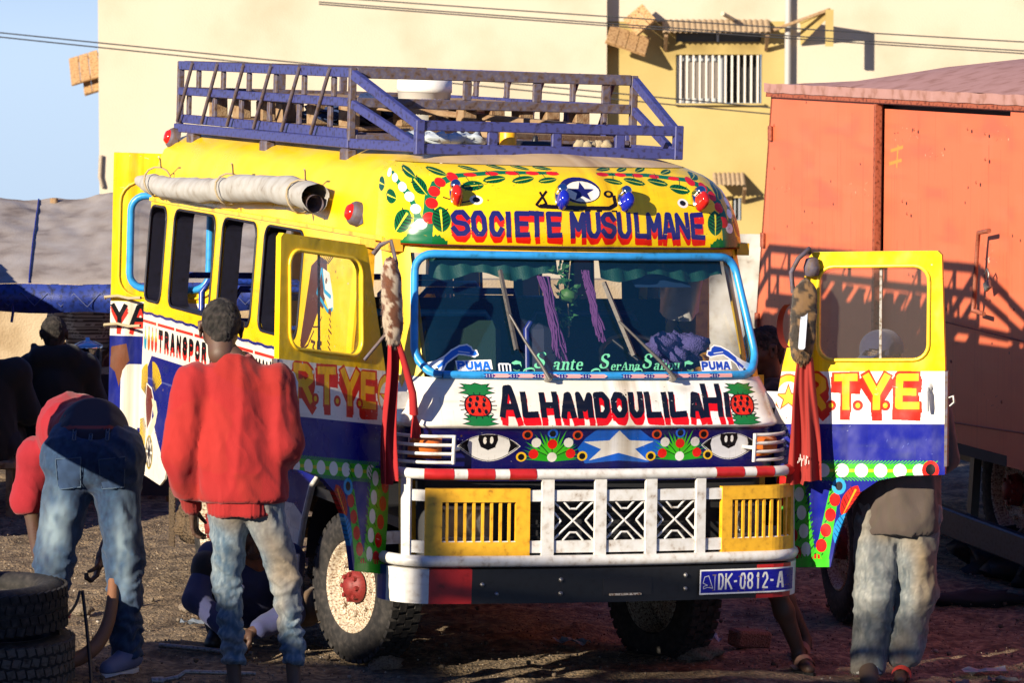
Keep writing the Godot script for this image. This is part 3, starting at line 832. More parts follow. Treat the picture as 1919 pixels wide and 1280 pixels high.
# the outside skin of the bus: half width at height y
func half_w(y: float) -> float:
	if y <= 1.43: return 0.95
	return lerpf(0.95, 0.918, clampf((y - 1.43) / 0.555, 0.0, 1.0))

func build_bus() -> void:
	var bus := thing("minibus", "yellow, white and blue painted minibus with both front doors open", "minibus", Vector3(0.407, 0, -18.394))
	bus.basis = Basis(Vector3.UP, deg_to_rad(20.0)) * Basis(Vector3(0, 0, 1), deg_to_rad(-1.8))
	M.bus = bus
	var cv := paint_visor()
	M.visor = printed(cv.tex(), 0.24)
	var mb := MB.new()
	for k in VISR.size() - 1:
		patch(mb, VISR, -1.16, 1.16, VISR[k][0], VISR[k + 1][0], 56, 1, 0.0, cv)
	# under-lip of the visor
	mb.sheet(56, 1, func(u: float, v: float) -> Vector3: return on(VISR, lerpf(-1.16, 1.16, u), 1.968, -0.07 * v), func(u: float, _v: float) -> Vector2: return cv.uv(lerpf(-1.16, 1.16, u), 1.97))
	put("visor", mb.done(), M.visor, bus)
	# roof: painted shell with road dust on top
	var rc := Canvas.new(512, 1024, -1.1, -5.2, 1.1, 0.0, c_yel)
	var nz := FastNoiseLite.new()
	nz.frequency = 0.02
	nz.fractal_octaves = 4
	for j in 256:
		for i in 128:
			var x := -1.1 + 2.2 * i / 128.0
			var z := -5.2 * j / 256.0
			var k := clampf((0.8 - absf(x)) * 5.0 + nz.get_noise_2d(i * 3.0, j * 1.5) * 0.8, 0.0, 1.0)
			rc.im.fill_rect(Rect2i(i * 4, j * 4, 4, 4), c_yel.lerp(Color(0.86, 0.74, 0.58), k * 0.95))
	mb = MB.new()
	for k in ROOF.size() - 1:
		var lo: Array = ROOF[k]
		var hi: Array = ROOF[k + 1]
		var a: Array = outline(lo, -5.0)[0]
		var b: Array = outline(hi, -5.0)[0]
		mb.smooth(true)
		for i in a.size() - 1:
			if lo[0] < 2.35 and i > 0 and i < a.size() - 2: continue
			var steps := 12 if (i == 0 or i == a.size() - 2) else 1
			for s in steps:
				var p := []
				for c in [[a, lo[0], 0], [a, lo[0], 1], [b, hi[0], 1], [b, hi[0], 0]]:
					var q: Vector2 = c[0][i].lerp(c[0][i + 1], float(s + c[2]) / steps)
					p.append(Vector3(q.x, c[1], q.y))
				var uvs := []
				for q in p: uvs.append(Vector2((q.x + 1.1) / 2.2, -q.z / 5.2))
				mb.quad(p[0], p[1], p[2], p[3], uvs[0], uvs[1], uvs[2], uvs[3])
	mb.smooth(false)
	put("roof", mb.done(), printed(rc.tex(), 0.34), bus)
	# rear end: wall with one window; its left leaf stands open
	mb = MB.new()
	var rw := PackedVector2Array()
	for x in [[-0.95, 0.4], [0.95, 0.4], [0.95, 1.43], [0.9, 2.1], [0.84, 2.28], [0.7, 2.37], [0.4, 2.41], [-0.4, 2.41], [-0.7, 2.37], [-0.84, 2.28], [-0.9, 2.1], [-0.88, 2.0], [-0.05, 2.0], [-0.05, 0.45], [-0.95, 0.45]]: rw.append(Vector2(x[0], x[1]))
	var rear_win := rounded_rect(0.06, 1.4, 0.8, 1.92, 0.08)
	var halves := Geometry2D.clip_polygons(rw, rear_win)
	if halves.size() > 1:
		# cut into an upper and a lower part so that each is a simple outline
		halves = []
		for band_ in [[0.0, 1.66], [1.66, 3.0]]:
			var cutr := PackedVector2Array([Vector2(-2, band_[0]), Vector2(2, band_[0]), Vector2(2, band_[1]), Vector2(-2, band_[1])])
			for q in Geometry2D.intersect_polygons(rw, cutr):
				for r2 in Geometry2D.clip_polygons(q, rear_win): halves.append(r2)
	for q in halves: mb.slab(q, 0.04, func(p: Vector2, d: float) -> Vector3: return Vector3(p.x, p.y, -5.0 - 0.04 + d))
	put("rear_wall", mb.done(), M.yellow, bus)
	# sides: strips between window middles, windows left open
	var sc := paint_side()
	var smat := printed(sc.tex(), 0.32)
	M.reveal = dirty(mat(lin(0.008, 0.008, 0.02), 0.5), M.t_soft, 2.0)
	var wins := [[-4.985, -4.625], [-4.445, -3.59], [-3.435, -2.78], [-2.62, -1.92]]
	for sg in [-1.0, 1.0]:
		mb = MB.new()
		var f := func(p: Vector2, d: float) -> Vector3: return Vector3(sg * (half_w(p.y) - d), p.y, p.x)
		var uvf := func(p: Vector2) -> Vector2: return sc.uv(p.x, p.y)
		var top := PackedVector2Array([Vector2(-5.0, 1.43), Vector2(-1.0, 1.43), Vector2(-0.98, 1.992), Vector2(-5.0, 1.992)])
		var pieces := [top]
		for w in wins:
			var hole := rounded_rect(w[0] + 0.03 * 0, 1.4, w[1], 1.955, 0.075)
			var next := []
			for q in pieces:
				for r2 in [PackedVector2Array([Vector2(-9, 0), Vector2((w[0] + w[1]) / 2, 0), Vector2((w[0] + w[1]) / 2, 3), Vector2(-9, 3)]), PackedVector2Array([Vector2((w[0] + w[1]) / 2, 0), Vector2(9, 0), Vector2(9, 3), Vector2((w[0] + w[1]) / 2, 3)])]:
					for s in Geometry2D.intersect_polygons(q, r2):
						next.append_array(Geometry2D.clip_polygons(s, hole))
			pieces = next
		for q in pieces: mb.slab(q, 0.012, f, uvf)
		var low := PackedVector2Array()
		for p in [[-5.0, 1.43], [-5.04, 0.42], [-4.98, 0.38], [-4.55, 0.355], [-4.45, 0.4], [-4.3, 0.62], [-4.1, 0.8], [-3.85, 0.87], [-3.45, 0.87], [-3.2, 0.8], [-3.03, 0.6], [-2.96, 0.354], [-1.76, 0.354], [-1.7, 0.5], [-1.58, 0.68], [-1.42, 0.77], [-1.0, 0.79], [-1.0, 1.43]]: low.append(Vector2(p[0], p[1]))
		# window sills cut into the lower panel
		var lows := [low]
		for w in wins:
			var hole := rounded_rect(w[0], 1.4, w[1], 1.955, 0.075)
			var next := []
			for q in lows: next.append_array(Geometry2D.clip_polygons(q, hole))
			lows = next
		for q in lows: mb.slab(q, 0.012, f, uvf)
		put("side_panel", mb.done(), smat, bus)
		# rubber in the window openings
		for w in wins:
			mb = MB.new()
			var rr := rounded_rect(w[0], 1.4, w[1], 1.955, 0.075)
			var path := []
			for p in rr: path.append(Vector3(sg * (half_w(p.y) + 0.002), p.y, p.x))
			path.append(path[0])
			mb.tube(path, 0.008, 6, false)
			for i in path.size() - 1:
				var inw := Vector3(-sg * 0.11, 0, 0)
				mb.quad(path[i], path[i + 1], path[i + 1] + inw, path[i] + inw)
			put("window_reveal", mb.done(), M.reveal, bus)
		# gutter strip
		mb = MB.new()
		mb.bar(Vector3(sg * 0.925, 1.99, -5.0), Vector3(sg * 0.925, 1.99, -0.62), 0.016, 0.02)
		put("gutter", mb.done(), M.yellow, bus)
		# raised flange round the front wheel arch
		mb = MB.new()
		var arch := []
		for p in [[-1.765, 0.36], [-1.71, 0.5], [-1.59, 0.685], [-1.43, 0.775], [-1.01, 0.795]]: arch.append(Vector3(sg * 0.955, p[1], p[0]))
		mb.tube(arch, 0.014, 6)
		put("arch_lip", mb.done(), M.white, bus)
		# pillar behind the door and the post at its front
		for e in [[Vector3(sg * 0.9, 0.8, -1.0), Vector3(sg * 0.885, 1.97, -1.0)], [Vector3(sg * 0.9, 0.45, -0.2), Vector3(sg * 0.9, 1.36, -0.3)], [Vector3(sg * 0.9, 1.965, -0.5), Vector3(sg * 0.89, 1.965, -1.0)]]:
			mb = MB.new()
			mb.bar(e[0], e[1], 0.065, 0.06)
			put("door_post", mb.done(), M.amber, bus)
	# nose
	var fc := paint_fascia()
	mb = MB.new()
	for k in FASC.size() - 1: patch(mb, FASC, -1.17, 1.17, FASC[k][0], FASC[k + 1][0], 48, 2, 0.0, fc)
	put("nose_panel", mb.done(), printed(fc.tex(), 0.26), bus)
	# dark radiator front behind the guard, with fins
	mb = MB.new()
	patch(mb, GRIL, -1.05, 1.05, 0.36, 0.9, 30, 1, -0.1)
	put("radiator_front", mb.done(), M.dark, bus)
	for i in 6:
		mb = MB.new()
		band(mb, GRIL, -0.42, 0.5, 0.55 + i * 0.055, 0.562 + i * 0.055, -0.075, 0.02, 6)
		put("radiator_fin", mb.done(), M.black, bus)
	# windscreen surround, pillars, glass
	for sg in [-1.0, 1.0]:
		mb = MB.new()
		patch(mb, WIND, sg * 0.86, sg * 1.1, 1.36, 1.968, 8, 10, -0.004)
		patch(mb, WIND, sg * 0.86, sg * 1.1, 1.36, 1.968, 8, 10, -0.05)
		put("windscreen_pillar", mb.done(), M.yellow, bus)
	var loop := []
	var edge := []
	for i in 25: edge.append(Vector2(lerpf(-0.77, 0.77, i / 24.0), 1.373))
	for i in 7: edge.append(Vector2(0.77 + 0.12 * sin(PI / 2 * i / 6.0), 1.493 - 0.12 * cos(PI / 2 * i / 6.0)))
	for i in range(1, 8): edge.append(Vector2(lerpf(0.89, 0.845, i / 7.0), lerpf(1.493, 1.83, i / 7.0)))
	for i in range(1, 7): edge.append(Vector2(0.745 + 0.1 * cos(PI / 2 * i / 6.0), 1.83 + 0.1 * sin(PI / 2 * i / 6.0)))
	for i in range(1, 25): edge.append(Vector2(lerpf(0.745, -0.745, i / 24.0), 1.93))
	for i in range(1, 7): edge.append(Vector2(-0.745 - 0.1 * sin(PI / 2 * i / 6.0), 1.83 + 0.1 * cos(PI / 2 * i / 6.0)))
	for i in range(1, 8): edge.append(Vector2(lerpf(-0.845, -0.89, i / 7.0), lerpf(1.83, 1.493, i / 7.0)))
	for i in range(1, 7): edge.append(Vector2(-0.77 - 0.12 * cos(PI / 2 * i / 6.0), 1.493 - 0.12 * sin(PI / 2 * i / 6.0)))
	for e in edge: loop.append(on(WIND, e.x, e.y, 0.008))
	loop.append(loop[0])
	mb = MB.new()
	mb.tube(loop, 0.02, 8, false)
	put("windscreen_frame", mb.done(), M.sky_blue, bus)
	# header and base strips beyond the blue frame
	mb = MB.new()
	patch(mb, WIND, -0.9, 0.9, 1.932, 1.968, 30, 1, -0.004)
	put("windscreen_header", mb.done(), M.amber, bus)
	mb = MB.new()
	patch(mb, WIND, -0.885, 0.885, 1.375, 1.935, 30, 10, -0.012)
	put("windscreen", mb.done(), M.glass, bus)
	build_windscreen_stickers(bus)
	# wipers
	for w in [[[-0.264, 1.352], [-0.3, 1.43], [-0.36, 1.53], [-0.418, 1.655], [-0.436, 1.86], [-0.404, 1.493]], [[0.376, 1.352], [0.31, 1.44], [0.22, 1.53], [0.125, 1.63], [0.076, 1.81], [0.184, 1.469]]]:
		var arm := MB.new()
		var pts := []
		for i in 4: pts.append(on(WIND, w[i][0], maxf(w[i][1], 1.36), 0.05 if i < 3 else 0.035))
		arm.tube(pts, [0.011, 0.009, 0.007, 0.006], 7)
		var dull := dirty(mat(lin(0.13, 0.12, 0.115), 0.5, 0.4), M.t_soft, 4.0)
		var a := put("wiper", arm.done(), dull, bus)
		var bl := MB.new()
		bl.bar(on(WIND, w[4][0], w[4][1], 0.022), on(WIND, w[5][0], w[5][1], 0.022), 0.014, 0.02)
		put("blade", bl.done(), dull, a)
		var nut := MB.new()
		nut.lathe([Vector2(0, 0.05), Vector2(0.012, 0.048), Vector2(0.02, 0.03), Vector2(0.022, 0.0), Vector2(0.026, -0.01)], Transform3D(Basis(Vector3.RIGHT, 1.2), on(WIND, w[0][0], 1.36, 0.0)), 12)
		put("spindle", nut.done(), M.steel, a)
	# sun strip and things of the cab
	build_cab(bus)
	build_guard(bus)
	build_rack(bus)
	build_bus_lamps(bus)
	for sg in [-1.0, 1.0]: build_door(bus, sg)
	build_rear_leaf(bus)
	# floor, chassis, wheels
	mb = MB.new()
	mb.box(Vector3(0, 0.66, -2.6), Vector3(1.86, 0.05, 4.8))
	mb.box(Vector3(0, 0.95, -0.14), Vector3(1.7, 0.5, 0.04))
	put("floor_pan", mb.done(), M.black, bus)
	for sg in [-1.0, 1.0]:
		mb = MB.new()
		mb.box(Vector3(sg * 0.4, 0.42, -2.5), Vector3(0.07, 0.14, 5.0))
		put("chassis_rail", mb.done(), M.mud, bus)
		# wells that close the arches inside
		for z in [-1.12, -3.65]:
			mb = MB.new()
			mb.sheet(10, 1, func(u: float, v: float) -> Vector3: return Vector3(sg * lerpf(0.55, 0.93, v), 0.3 + 0.46 * sin(PI * u), z - 0.62 * cos(PI * u)))
			mb.box(Vector3(sg * 0.54, 0.5, z), Vector3(0.02, 0.4, 1.2))
			put("wheel_well", mb.done(), M.dark, bus)
	mb = MB.new()
	for k in 8: lump(mb, Vector3(-0.78 + rng.randf() * 0.08, 0.2 + rng.randf() * 0.16, -2.0 + k * 0.06), Vector3(0.09, 0.12, 0.08), 40 + k, 0.6)
	put("muddy_step_box", mb.done(), M.mud, bus)
	mb = MB.new()
	for k in 7: lump(mb, Vector3(-0.72, 0.12 + (k % 3) * 0.12, -4.6 + k * 0.05), Vector3(0.12, 0.1, 0.08), 60 + k, 0.6)
	mb.bar(Vector3(-0.83, 0.36, -4.72), Vector3(-0.83, -0.02, -4.7), 0.006, 0.12)
	put("muddy_flap", mb.done(), M.mud, bus)
	for w in [[-0.795, -1.13, 14.0, 0.237], [0.795, -1.13, 14.0, 0.19], [-0.8, -3.65, 0.0, 0.235], [0.8, -3.65, 0.0, 0.2]]:
		var n := build_wheel(bus, 0.373, 0.2, w[0] > 0)
		n.position = Vector3(w[0], w[3], w[1])
		n.rotation.y = deg_to_rad(w[2])
	mb = MB.new()
	mb.tube([Vector3(-0.75, 0.22, -1.13), Vector3(0.75, 0.2, -1.13)], 0.045, 8)
	put("front_axle", mb.done(), M.mud, bus)
	mb = MB.new()
	mb.tube([Vector3(-0.75, 0.22, -3.65), Vector3(0.75, 0.2, -3.65)], 0.06, 8)
	put("rear_axle", mb.done(), M.mud, bus)

# wheel: tyre with tread blocks, dished rim, red hub; axis along x, outer face at -x
func build_wheel(parent: Node, r: float, wd: float, flip: bool) -> Node3D:
	var w := Node3D.new()
	w.name = "wheel"
	parent.add_child(w, true)
	var sg := -1.0 if flip else 1.0
	var ax := Transform3D(Basis(Vector3(0, 0, 1), PI / 2.0 * sg), Vector3.ZERO)
	var h := wd * 0.5
	var mb := MB.new()
	mb.lathe([Vector2(r * 0.6, h * 0.75), Vector2(r * 0.63, h * 0.95), Vector2(r * 0.75, h * 1.06), Vector2(r * 0.87, h * 1.02), Vector2(r * 0.95, h * 0.92), Vector2(r * 0.985, h * 0.78), Vector2(r * 0.985, -h * 0.78), Vector2(r * 0.95, -h * 0.92), Vector2(r * 0.8, -h * 1.05), Vector2(r * 0.6, -h * 0.8)], ax, 48)
	for i in 40:
		for k in 4:
			var a := TAU * (i + 0.5 * (k % 2)) / 40.0
			var bs := ax.basis * Basis(Vector3.UP, -a)
			mb.box(ax * Vector3(cos(a) * r * 0.99, lerpf(-h * 0.66, h * 0.66, k / 3.0), sin(a) * r * 0.99), Vector3(0.022, h * 0.4, TAU * r / 40.0 * 0.72), bs)
	put("tyre", mb.done(), M.rubber, w)
	mb = MB.new()
	mb.lathe([Vector2(r * 0.62, h * 0.95), Vector2(r * 0.6, h * 1.0), Vector2(r * 0.57, h * 0.9), Vector2(r * 0.545, h * 0.55), Vector2(r * 0.5, h * 0.45), Vector2(r * 0.44, h * 0.62), Vector2(r * 0.36, h * 0.6), Vector2(r * 0.3, h * 0.5), Vector2(r * 0.0, h * 0.5)], ax, 40)
	mb.lathe([Vector2(r * 0.6, h * 0.9), Vector2(r * 0.58, -h * 0.9)], ax, 40)
	put("rim", mb.done(), M.rust_white, w)
	for i in 8:
		mb = MB.new()
		var a := TAU * i / 8.0
		mb.lathe([Vector2(0, h * 0.78), Vector2(0.014, h * 0.78), Vector2(0.016, h * 0.5)], Transform3D(ax.basis, ax * Vector3(cos(a) * r * 0.37, 0, sin(a) * r * 0.37)), 6, false)
		put("wheel_nut", mb.done(), M.rust_white, w)
	mb = MB.new()
	mb.lathe([Vector2(0, h * 1.25), Vector2(r * 0.09, h * 1.23), Vector2(r * 0.12, h * 1.12), Vector2(r * 0.14, h * 1.0), Vector2(r * 0.2, h * 0.95), Vector2(r * 0.22, h * 0.6)], ax, 24)
	for i in 8:
		var a := TAU * i / 8.0
		mb.lathe([Vector2(0, h * 1.12), Vector2(0.012, h * 1.12), Vector2(0.014, h * 0.8)], Transform3D(ax.basis, ax * Vector3(cos(a) * r * 0.17, 0, sin(a) * r * 0.17)), 6, false)
	put("hub", mb.done(), dirty(mat(lin(0.22, 0.018, 0.015), 0.6), M.t_spots, 6.0), w)
	return w

func build_windscreen_stickers(bus: Node3D) -> void:
	var sticker := func(cv: Canvas, s0: float, s1: float, y0: float, y1: float, off := 0.0) -> void:
		var mb := MB.new()
		patch(mb, WIND, s0, s1, y0, y1, 10, 2, -0.009 + off, cv)
		var m := mat(Color.WHITE, 0.4)
		m.albedo_texture = cv.tex()
		m.texture_repeat = false
		m.transparency = BaseMaterial3D.TRANSPARENCY_ALPHA_SCISSOR
		m.alpha_scissor_threshold = 0.5
		put("windscreen_sticker", mb.done(), m, bus)
	var none := Color(0, 0, 0, 0)
	for sd in [-1.0, 1.0]:
		# a leaping cat over block capitals
		var o := -0.85 if sd < 0.0 else 0.5
		var cv := Canvas.new(420, 176, o, 1.38, o + 0.36, 1.53, none)
		var bl := Color(0.1, 0.27, 0.68) if sd > 0.0 else Color(0.12, 0.4, 0.78)
		var X := func(x: float) -> float: return o + x if sd < 0.0 else o + 0.36 - x
		var cat := [0.0, 1.395, 0.012, 1.418, 0.055, 1.43, 0.1, 1.452, 0.14, 1.482, 0.18, 1.502, 0.215, 1.508, 0.232, 1.498, 0.238, 1.484, 0.255, 1.482, 0.26, 1.468, 0.245, 1.46, 0.2, 1.468, 0.17, 1.47, 0.13, 1.445, 0.105, 1.428, 0.085, 1.395, 0.07, 1.388, 0.072, 1.405, 0.05, 1.41, 0.03, 1.39]
		var p := []
		for i in range(0, cat.size(), 2): p.append(Vector2(X.call(cat[i]), cat[i + 1]))
		for i in p.size(): cv.line([p[i], p[(i + 1) % p.size()]], 0.014, c_white)
		for q in p: cv.ell(q.x, q.y, 0.008, 0.008, c_white)
		cv.poly(p, Color(0.85, 0.87, 0.9))
		var body := []
		for i in range(3, 17): body.append(p[i])
		cv.poly(body, bl)
		cv.line([Vector2(X.call(0.06), 1.405), Vector2(X.call(0.11), 1.438)], 0.014, bl)
		cv.line([Vector2(X.call(0.17), 1.48), Vector2(X.call(0.225), 1.474)], 0.004, c_white)
		var bx := o + 0.15 if sd < 0.0 else o + 0.05
		cv.poly(v2([bx, 1.438, bx + 0.175, 1.444, bx + 0.178, 1.4, bx + 0.005, 1.388]), c_white)
		for i in 4: cv.letter(GL["PUMA"[i]], bx + 0.008 + i * 0.041, bx + 0.045 + i * 0.041, 1.396, 1.436, 0.0115, bl)
		for i in 9: cv.line(v2([bx + 0.02 + i * 0.018, 1.392, bx + 0.02 + i * 0.018, 1.381]), 0.006, Color(0.85, 0.85, 0.85))
		sticker.call(cv, o, o + 0.36, 1.38, 1.53)
	# hand-cut script along the bottom
	var cv2 := Canvas.new(1024, 128, -0.5, 1.38, 0.52, 1.5, none)
	var mint := Color(0.45, 0.8, 0.62)
	for i in 4: cv2.line(v2([-0.49 + i * 0.018, 1.39, -0.49 + i * 0.018, 1.425]), 0.008, Color(0.88, 0.88, 0.9))
	cv2.line(v2([-0.49, 1.425, -0.44, 1.425]), 0.007, Color(0.88, 0.88, 0.9))
	for q in [[-0.405, 1.0], [0.49, -1.0]]:
		cv2.poly(v2([q[0] - 0.025 * q[1], 1.43, q[0], 1.442, q[0] + 0.024 * q[1], 1.436, q[0] + 0.026 * q[1], 1.41, q[0] + 0.016 * q[1], 1.425, q[0] - 0.012 * q[1], 1.422]), mint)
		cv2.line(v2([q[0] - 0.018 * q[1], 1.4, q[0], 1.392, q[0] + 0.015 * q[1], 1.398]), 0.006, mint.darkened(0.3))
	var script_word := func(text: String, x: float, size: float, y: float) -> void:
		var tm := TextMesh.new()
		var sf := SystemFont.new()
		sf.font_names = PackedStringArray(["Droid Serif"])
		sf.font_weight = 700
		tm.font = sf
		tm.text = text
		tm.font_size = 32
		tm.pixel_size = size / 32.0
		tm.depth = 0.0
		tm.horizontal_alignment = HORIZONTAL_ALIGNMENT_LEFT
		tm.vertical_alignment = VERTICAL_ALIGNMENT_BOTTOM
		for s in tm.get_surface_count():
			var arr := tm.surface_get_arrays(s)
			var vs: PackedVector3Array = arr[Mesh.ARRAY_VERTEX]
			var ix: PackedInt32Array = arr[Mesh.ARRAY_INDEX] if arr[Mesh.ARRAY_INDEX] != null else PackedInt32Array(range(vs.size()))
			for k in range(0, ix.size(), 3):
				var t := []
				for e in 3:
					var v := vs[ix[k + e]]
					t.append(Vector2(x + v.x + v.y * 0.35, y + v.y))
				cv2.poly(t, mint)
	script_word.call("S", -0.335, 0.1, 1.381)
	script_word.call("ante", -0.24, 0.07, 1.381)
	script_word.call("S", -0.005, 0.092, 1.383)
	script_word.call("erAna", 0.058, 0.05, 1.385)
	script_word.call("S", 0.22, 0.092, 1.383)
	script_word.call("aliou", 0.285, 0.056, 1.385)
	for q in [[-0.3, 1.0, 1.0], [0.025, 0.85, 0.8], [0.245, 0.85, 0.8]]:
		var s := []
		for i in 13:
			var t := i / 12.0
			s.append(Vector2(q[0] + q[2] * (-0.02 - 0.05 * t + 0.012 * sin(t * 6.0)), 1.39 + q[1] * (0.016 * sin(t * 3.6))))
		for i in 12: cv2.line([s[i], s[i + 1]], 0.003 + 0.006 * sin(PI * i / 11.0), mint)
	sticker.call(cv2, -0.5, 0.52, 1.38, 1.5)
	# flag tape stuck on the lower frame
	var cv3 := Canvas.new(1024, 32, -0.6, 1.36, 0.7, 1.4, none)
	for g in [[-0.58, 5], [0.1, 5]]:
		for i in g[1]:
			var x: float = g[0] + i * 0.118
			cv3.poly(v2([x + 0.05, 1.364, x + 0.125, 1.364, x + 0.14, 1.38, x + 0.125, 1.396, x + 0.05, 1.396]), Color(0.9, 0.72, 0.7))
			for k in 2: cv3.rect(x + 0.05, 1.37 + k * 0.014, x + 0.125, 1.375 + k * 0.014, Color(0.85, 0.4, 0.42))
			cv3.poly(v2([x, 1.364, x + 0.045, 1.364, x + 0.06, 1.38, x + 0.045, 1.396, x, 1.396, x + 0.015, 1.38]), Color(0.17, 0.08, 0.42))
			for k in 6: cv3.ell(x + 0.016 + (k % 3) * 0.014, 1.372 + (k / 3) * 0.015, 0.0035, 0.0035, c_white)
	var mb2 := MB.new()
	mb2.sheet(40, 1, func(u: float, v: float) -> Vector3: return on(WIND, lerpf(-0.6, 0.7, u), 1.385 - 0.022 * v, 0.031 - 0.003 * v), func(u: float, v: float) -> Vector2: return Vector2(u, v))
	var fm := mat(Color.WHITE, 0.4)
	fm.albedo_texture = cv3.tex()
	fm.transparency = BaseMaterial3D.TRANSPARENCY_ALPHA_SCISSOR
	fm.alpha_scissor_threshold = 0.5
	put("flag_tape", mb2.done(), fm, bus)

func build_cab(bus: Node3D) -> void:
	# dashboard, steering wheel, seats, benches with blue tube frames
	var mb := MB.new()
	mb.box(Vector3(0, 1.27, -0.36), Vector3(1.72, 0.1, 0.3), Basis.IDENTITY, 0.03)
	put("dashboard", mb.done(), mat(lin(0.02, 0.02, 0.018), 0.7), bus)
	mb = MB.new()
	var wheel_at := Transform3D(Basis(Vector3.RIGHT, 0.6), Vector3(0.42, 1.4, -0.62))
	var ring := []
	for i in 25: ring.append(wheel_at * Vector3(cos(TAU * i / 24) * 0.2, 0, sin(TAU * i / 24) * 0.2))
	mb.tube(ring, 0.014, 6, false)
	for i in 3: mb.tube([wheel_at * Vector3.ZERO, wheel_at * Vector3(cos(TAU * i / 3) * 0.2, 0, sin(TAU * i / 3) * 0.2)], 0.01, 5)
	mb.tube([wheel_at * Vector3.ZERO, Vector3(0.42, 0.9, -0.35)], 0.02, 6)
	put("steering_wheel", mb.done(), M.black, bus)
	var navy := bumpy(mat(lin(0.006, 0.01, 0.035), 0.8), M.t_fine, 0.2, 3.0)
	var green := bumpy(mat(lin(0.008, 0.04, 0.03), 0.75), M.t_fine, 0.2, 3.0)
	for s in [[-0.42, 0.72, "passenger_seat"], [0.42, 0.62, "driver_seat"]]:
		var seat := Node3D.new()
		seat.name = s[2]
		bus.add_child(seat, true)
		mb = MB.new()
		mb.box(Vector3(s[0], 1.0, -1.05), Vector3(s[1], 0.12, 0.45), Basis.IDENTITY, 0.05)
		put("cushion", mb.done(), green, seat)
		mb = MB.new()
		mb.box(Vector3(s[0], 1.3, -1.3), Vector3(s[1], 0.5, 0.1), Basis(Vector3.RIGHT, -0.12), 0.045)
		put("backrest", mb.done(), green if s[0] < 0 else navy, seat)
		mb = MB.new()
		mb.tube([Vector3(s[0] - s[1] * 0.5, 1.0, -1.33), Vector3(s[0] - s[1] * 0.5, 1.5, -1.4), Vector3(s[0] - s[1] * 0.42, 1.58, -1.41), Vector3(s[0] + s[1] * 0.42, 1.58, -1.41), Vector3(s[0] + s[1] * 0.5, 1.5, -1.4), Vector3(s[0] + s[1] * 0.5, 1.0, -1.33)], 0.02, 8)
		put("frame", mb.done(), M.sky_blue if s[0] < 0 else M.blue, seat)
	var tube_blue := dirty(mat(lin(0.015, 0.045, 0.3), 0.35), M.t_spots, 3.0)
	for z in [-1.95, -2.6, -3.25, -3.9, -4.5]:
		for sg in [-1.0, 1.0]:
			var b := Node3D.new()
			b.name = "bench"
			bus.add_child(b, true)
			mb = MB.new()
			mb.box(Vector3(sg * 0.52, 1.08, z), Vector3(0.66, 0.07, 0.36), Basis.IDENTITY, 0.03)
			put("cushion", mb.done(), navy, b)
			mb = MB.new()
			mb.tube([Vector3(sg * 0.84, 0.7, z - 0.2), Vector3(sg * 0.84, 1.5, z - 0.24), Vector3(sg * 0.8, 1.56, z - 0.245), Vector3(sg * 0.28, 1.56, z - 0.245), Vector3(sg * 0.22, 1.5, z - 0.24), Vector3(sg * 0.22, 0.7, z - 0.2)], 0.019, 8)
			mb.tube([Vector3(sg * 0.84, 1.3, z - 0.22), Vector3(sg * 0.22, 1.3, z - 0.22)], 0.015, 6)
			put("frame", mb.done(), tube_blue, b)
	# lining: ceiling cloth, cross bars, a hanging rail
	mb = MB.new()
	mb.sheet(8, 10, func(u: float, v: float) -> Vector3: return Vector3(lerpf(-0.84, 0.84, u), 2.1 + 0.2 * sin(PI * u), lerpf(-0.75, -4.95, v)))
	put("ceiling_lining", mb.done(), mat(lin(0.04, 0.035, 0.025), 0.9), bus)
	mb = MB.new()
	mb.bar(Vector3(-0.9, 1.2, -1.5), Vector3(0.9, 1.2, -1.5), 0.05, 0.9)
	put("cab_bulkhead", mb.done(), navy, bus)
	# green pelmet behind the top of the windscreen, in scalloped lengths
	for s in [[-0.78, -0.12], [0.1, 0.86]]:
		mb = MB.new()
		mb.sheet(24, 4, func(u: float, v: float) -> Vector3: return on(WIND, lerpf(s[0], s[1], u), 1.925 - v * (0.1 + 0.02 * sin(u * 12.0)), -0.07 - 0.015 * sin(u * 40.0)))
		put("pelmet", mb.done(), bumpy(mat(lin(0.004, 0.075, 0.055), 0.6), M.t_fine, 0.2, 3.0), bus)
	mb = MB.new()
	mb.sheet(20, 6, func(u: float, v: float) -> Vector3: return on(WIND, lerpf(0.3, 0.62, u), 1.85 - v * 0.07, -0.1 - 0.03 * sin(PI * v) ))
	put("sun_blind", mb.done(), mat(lin(0.012, 0.05, 0.14), 0.7), bus)

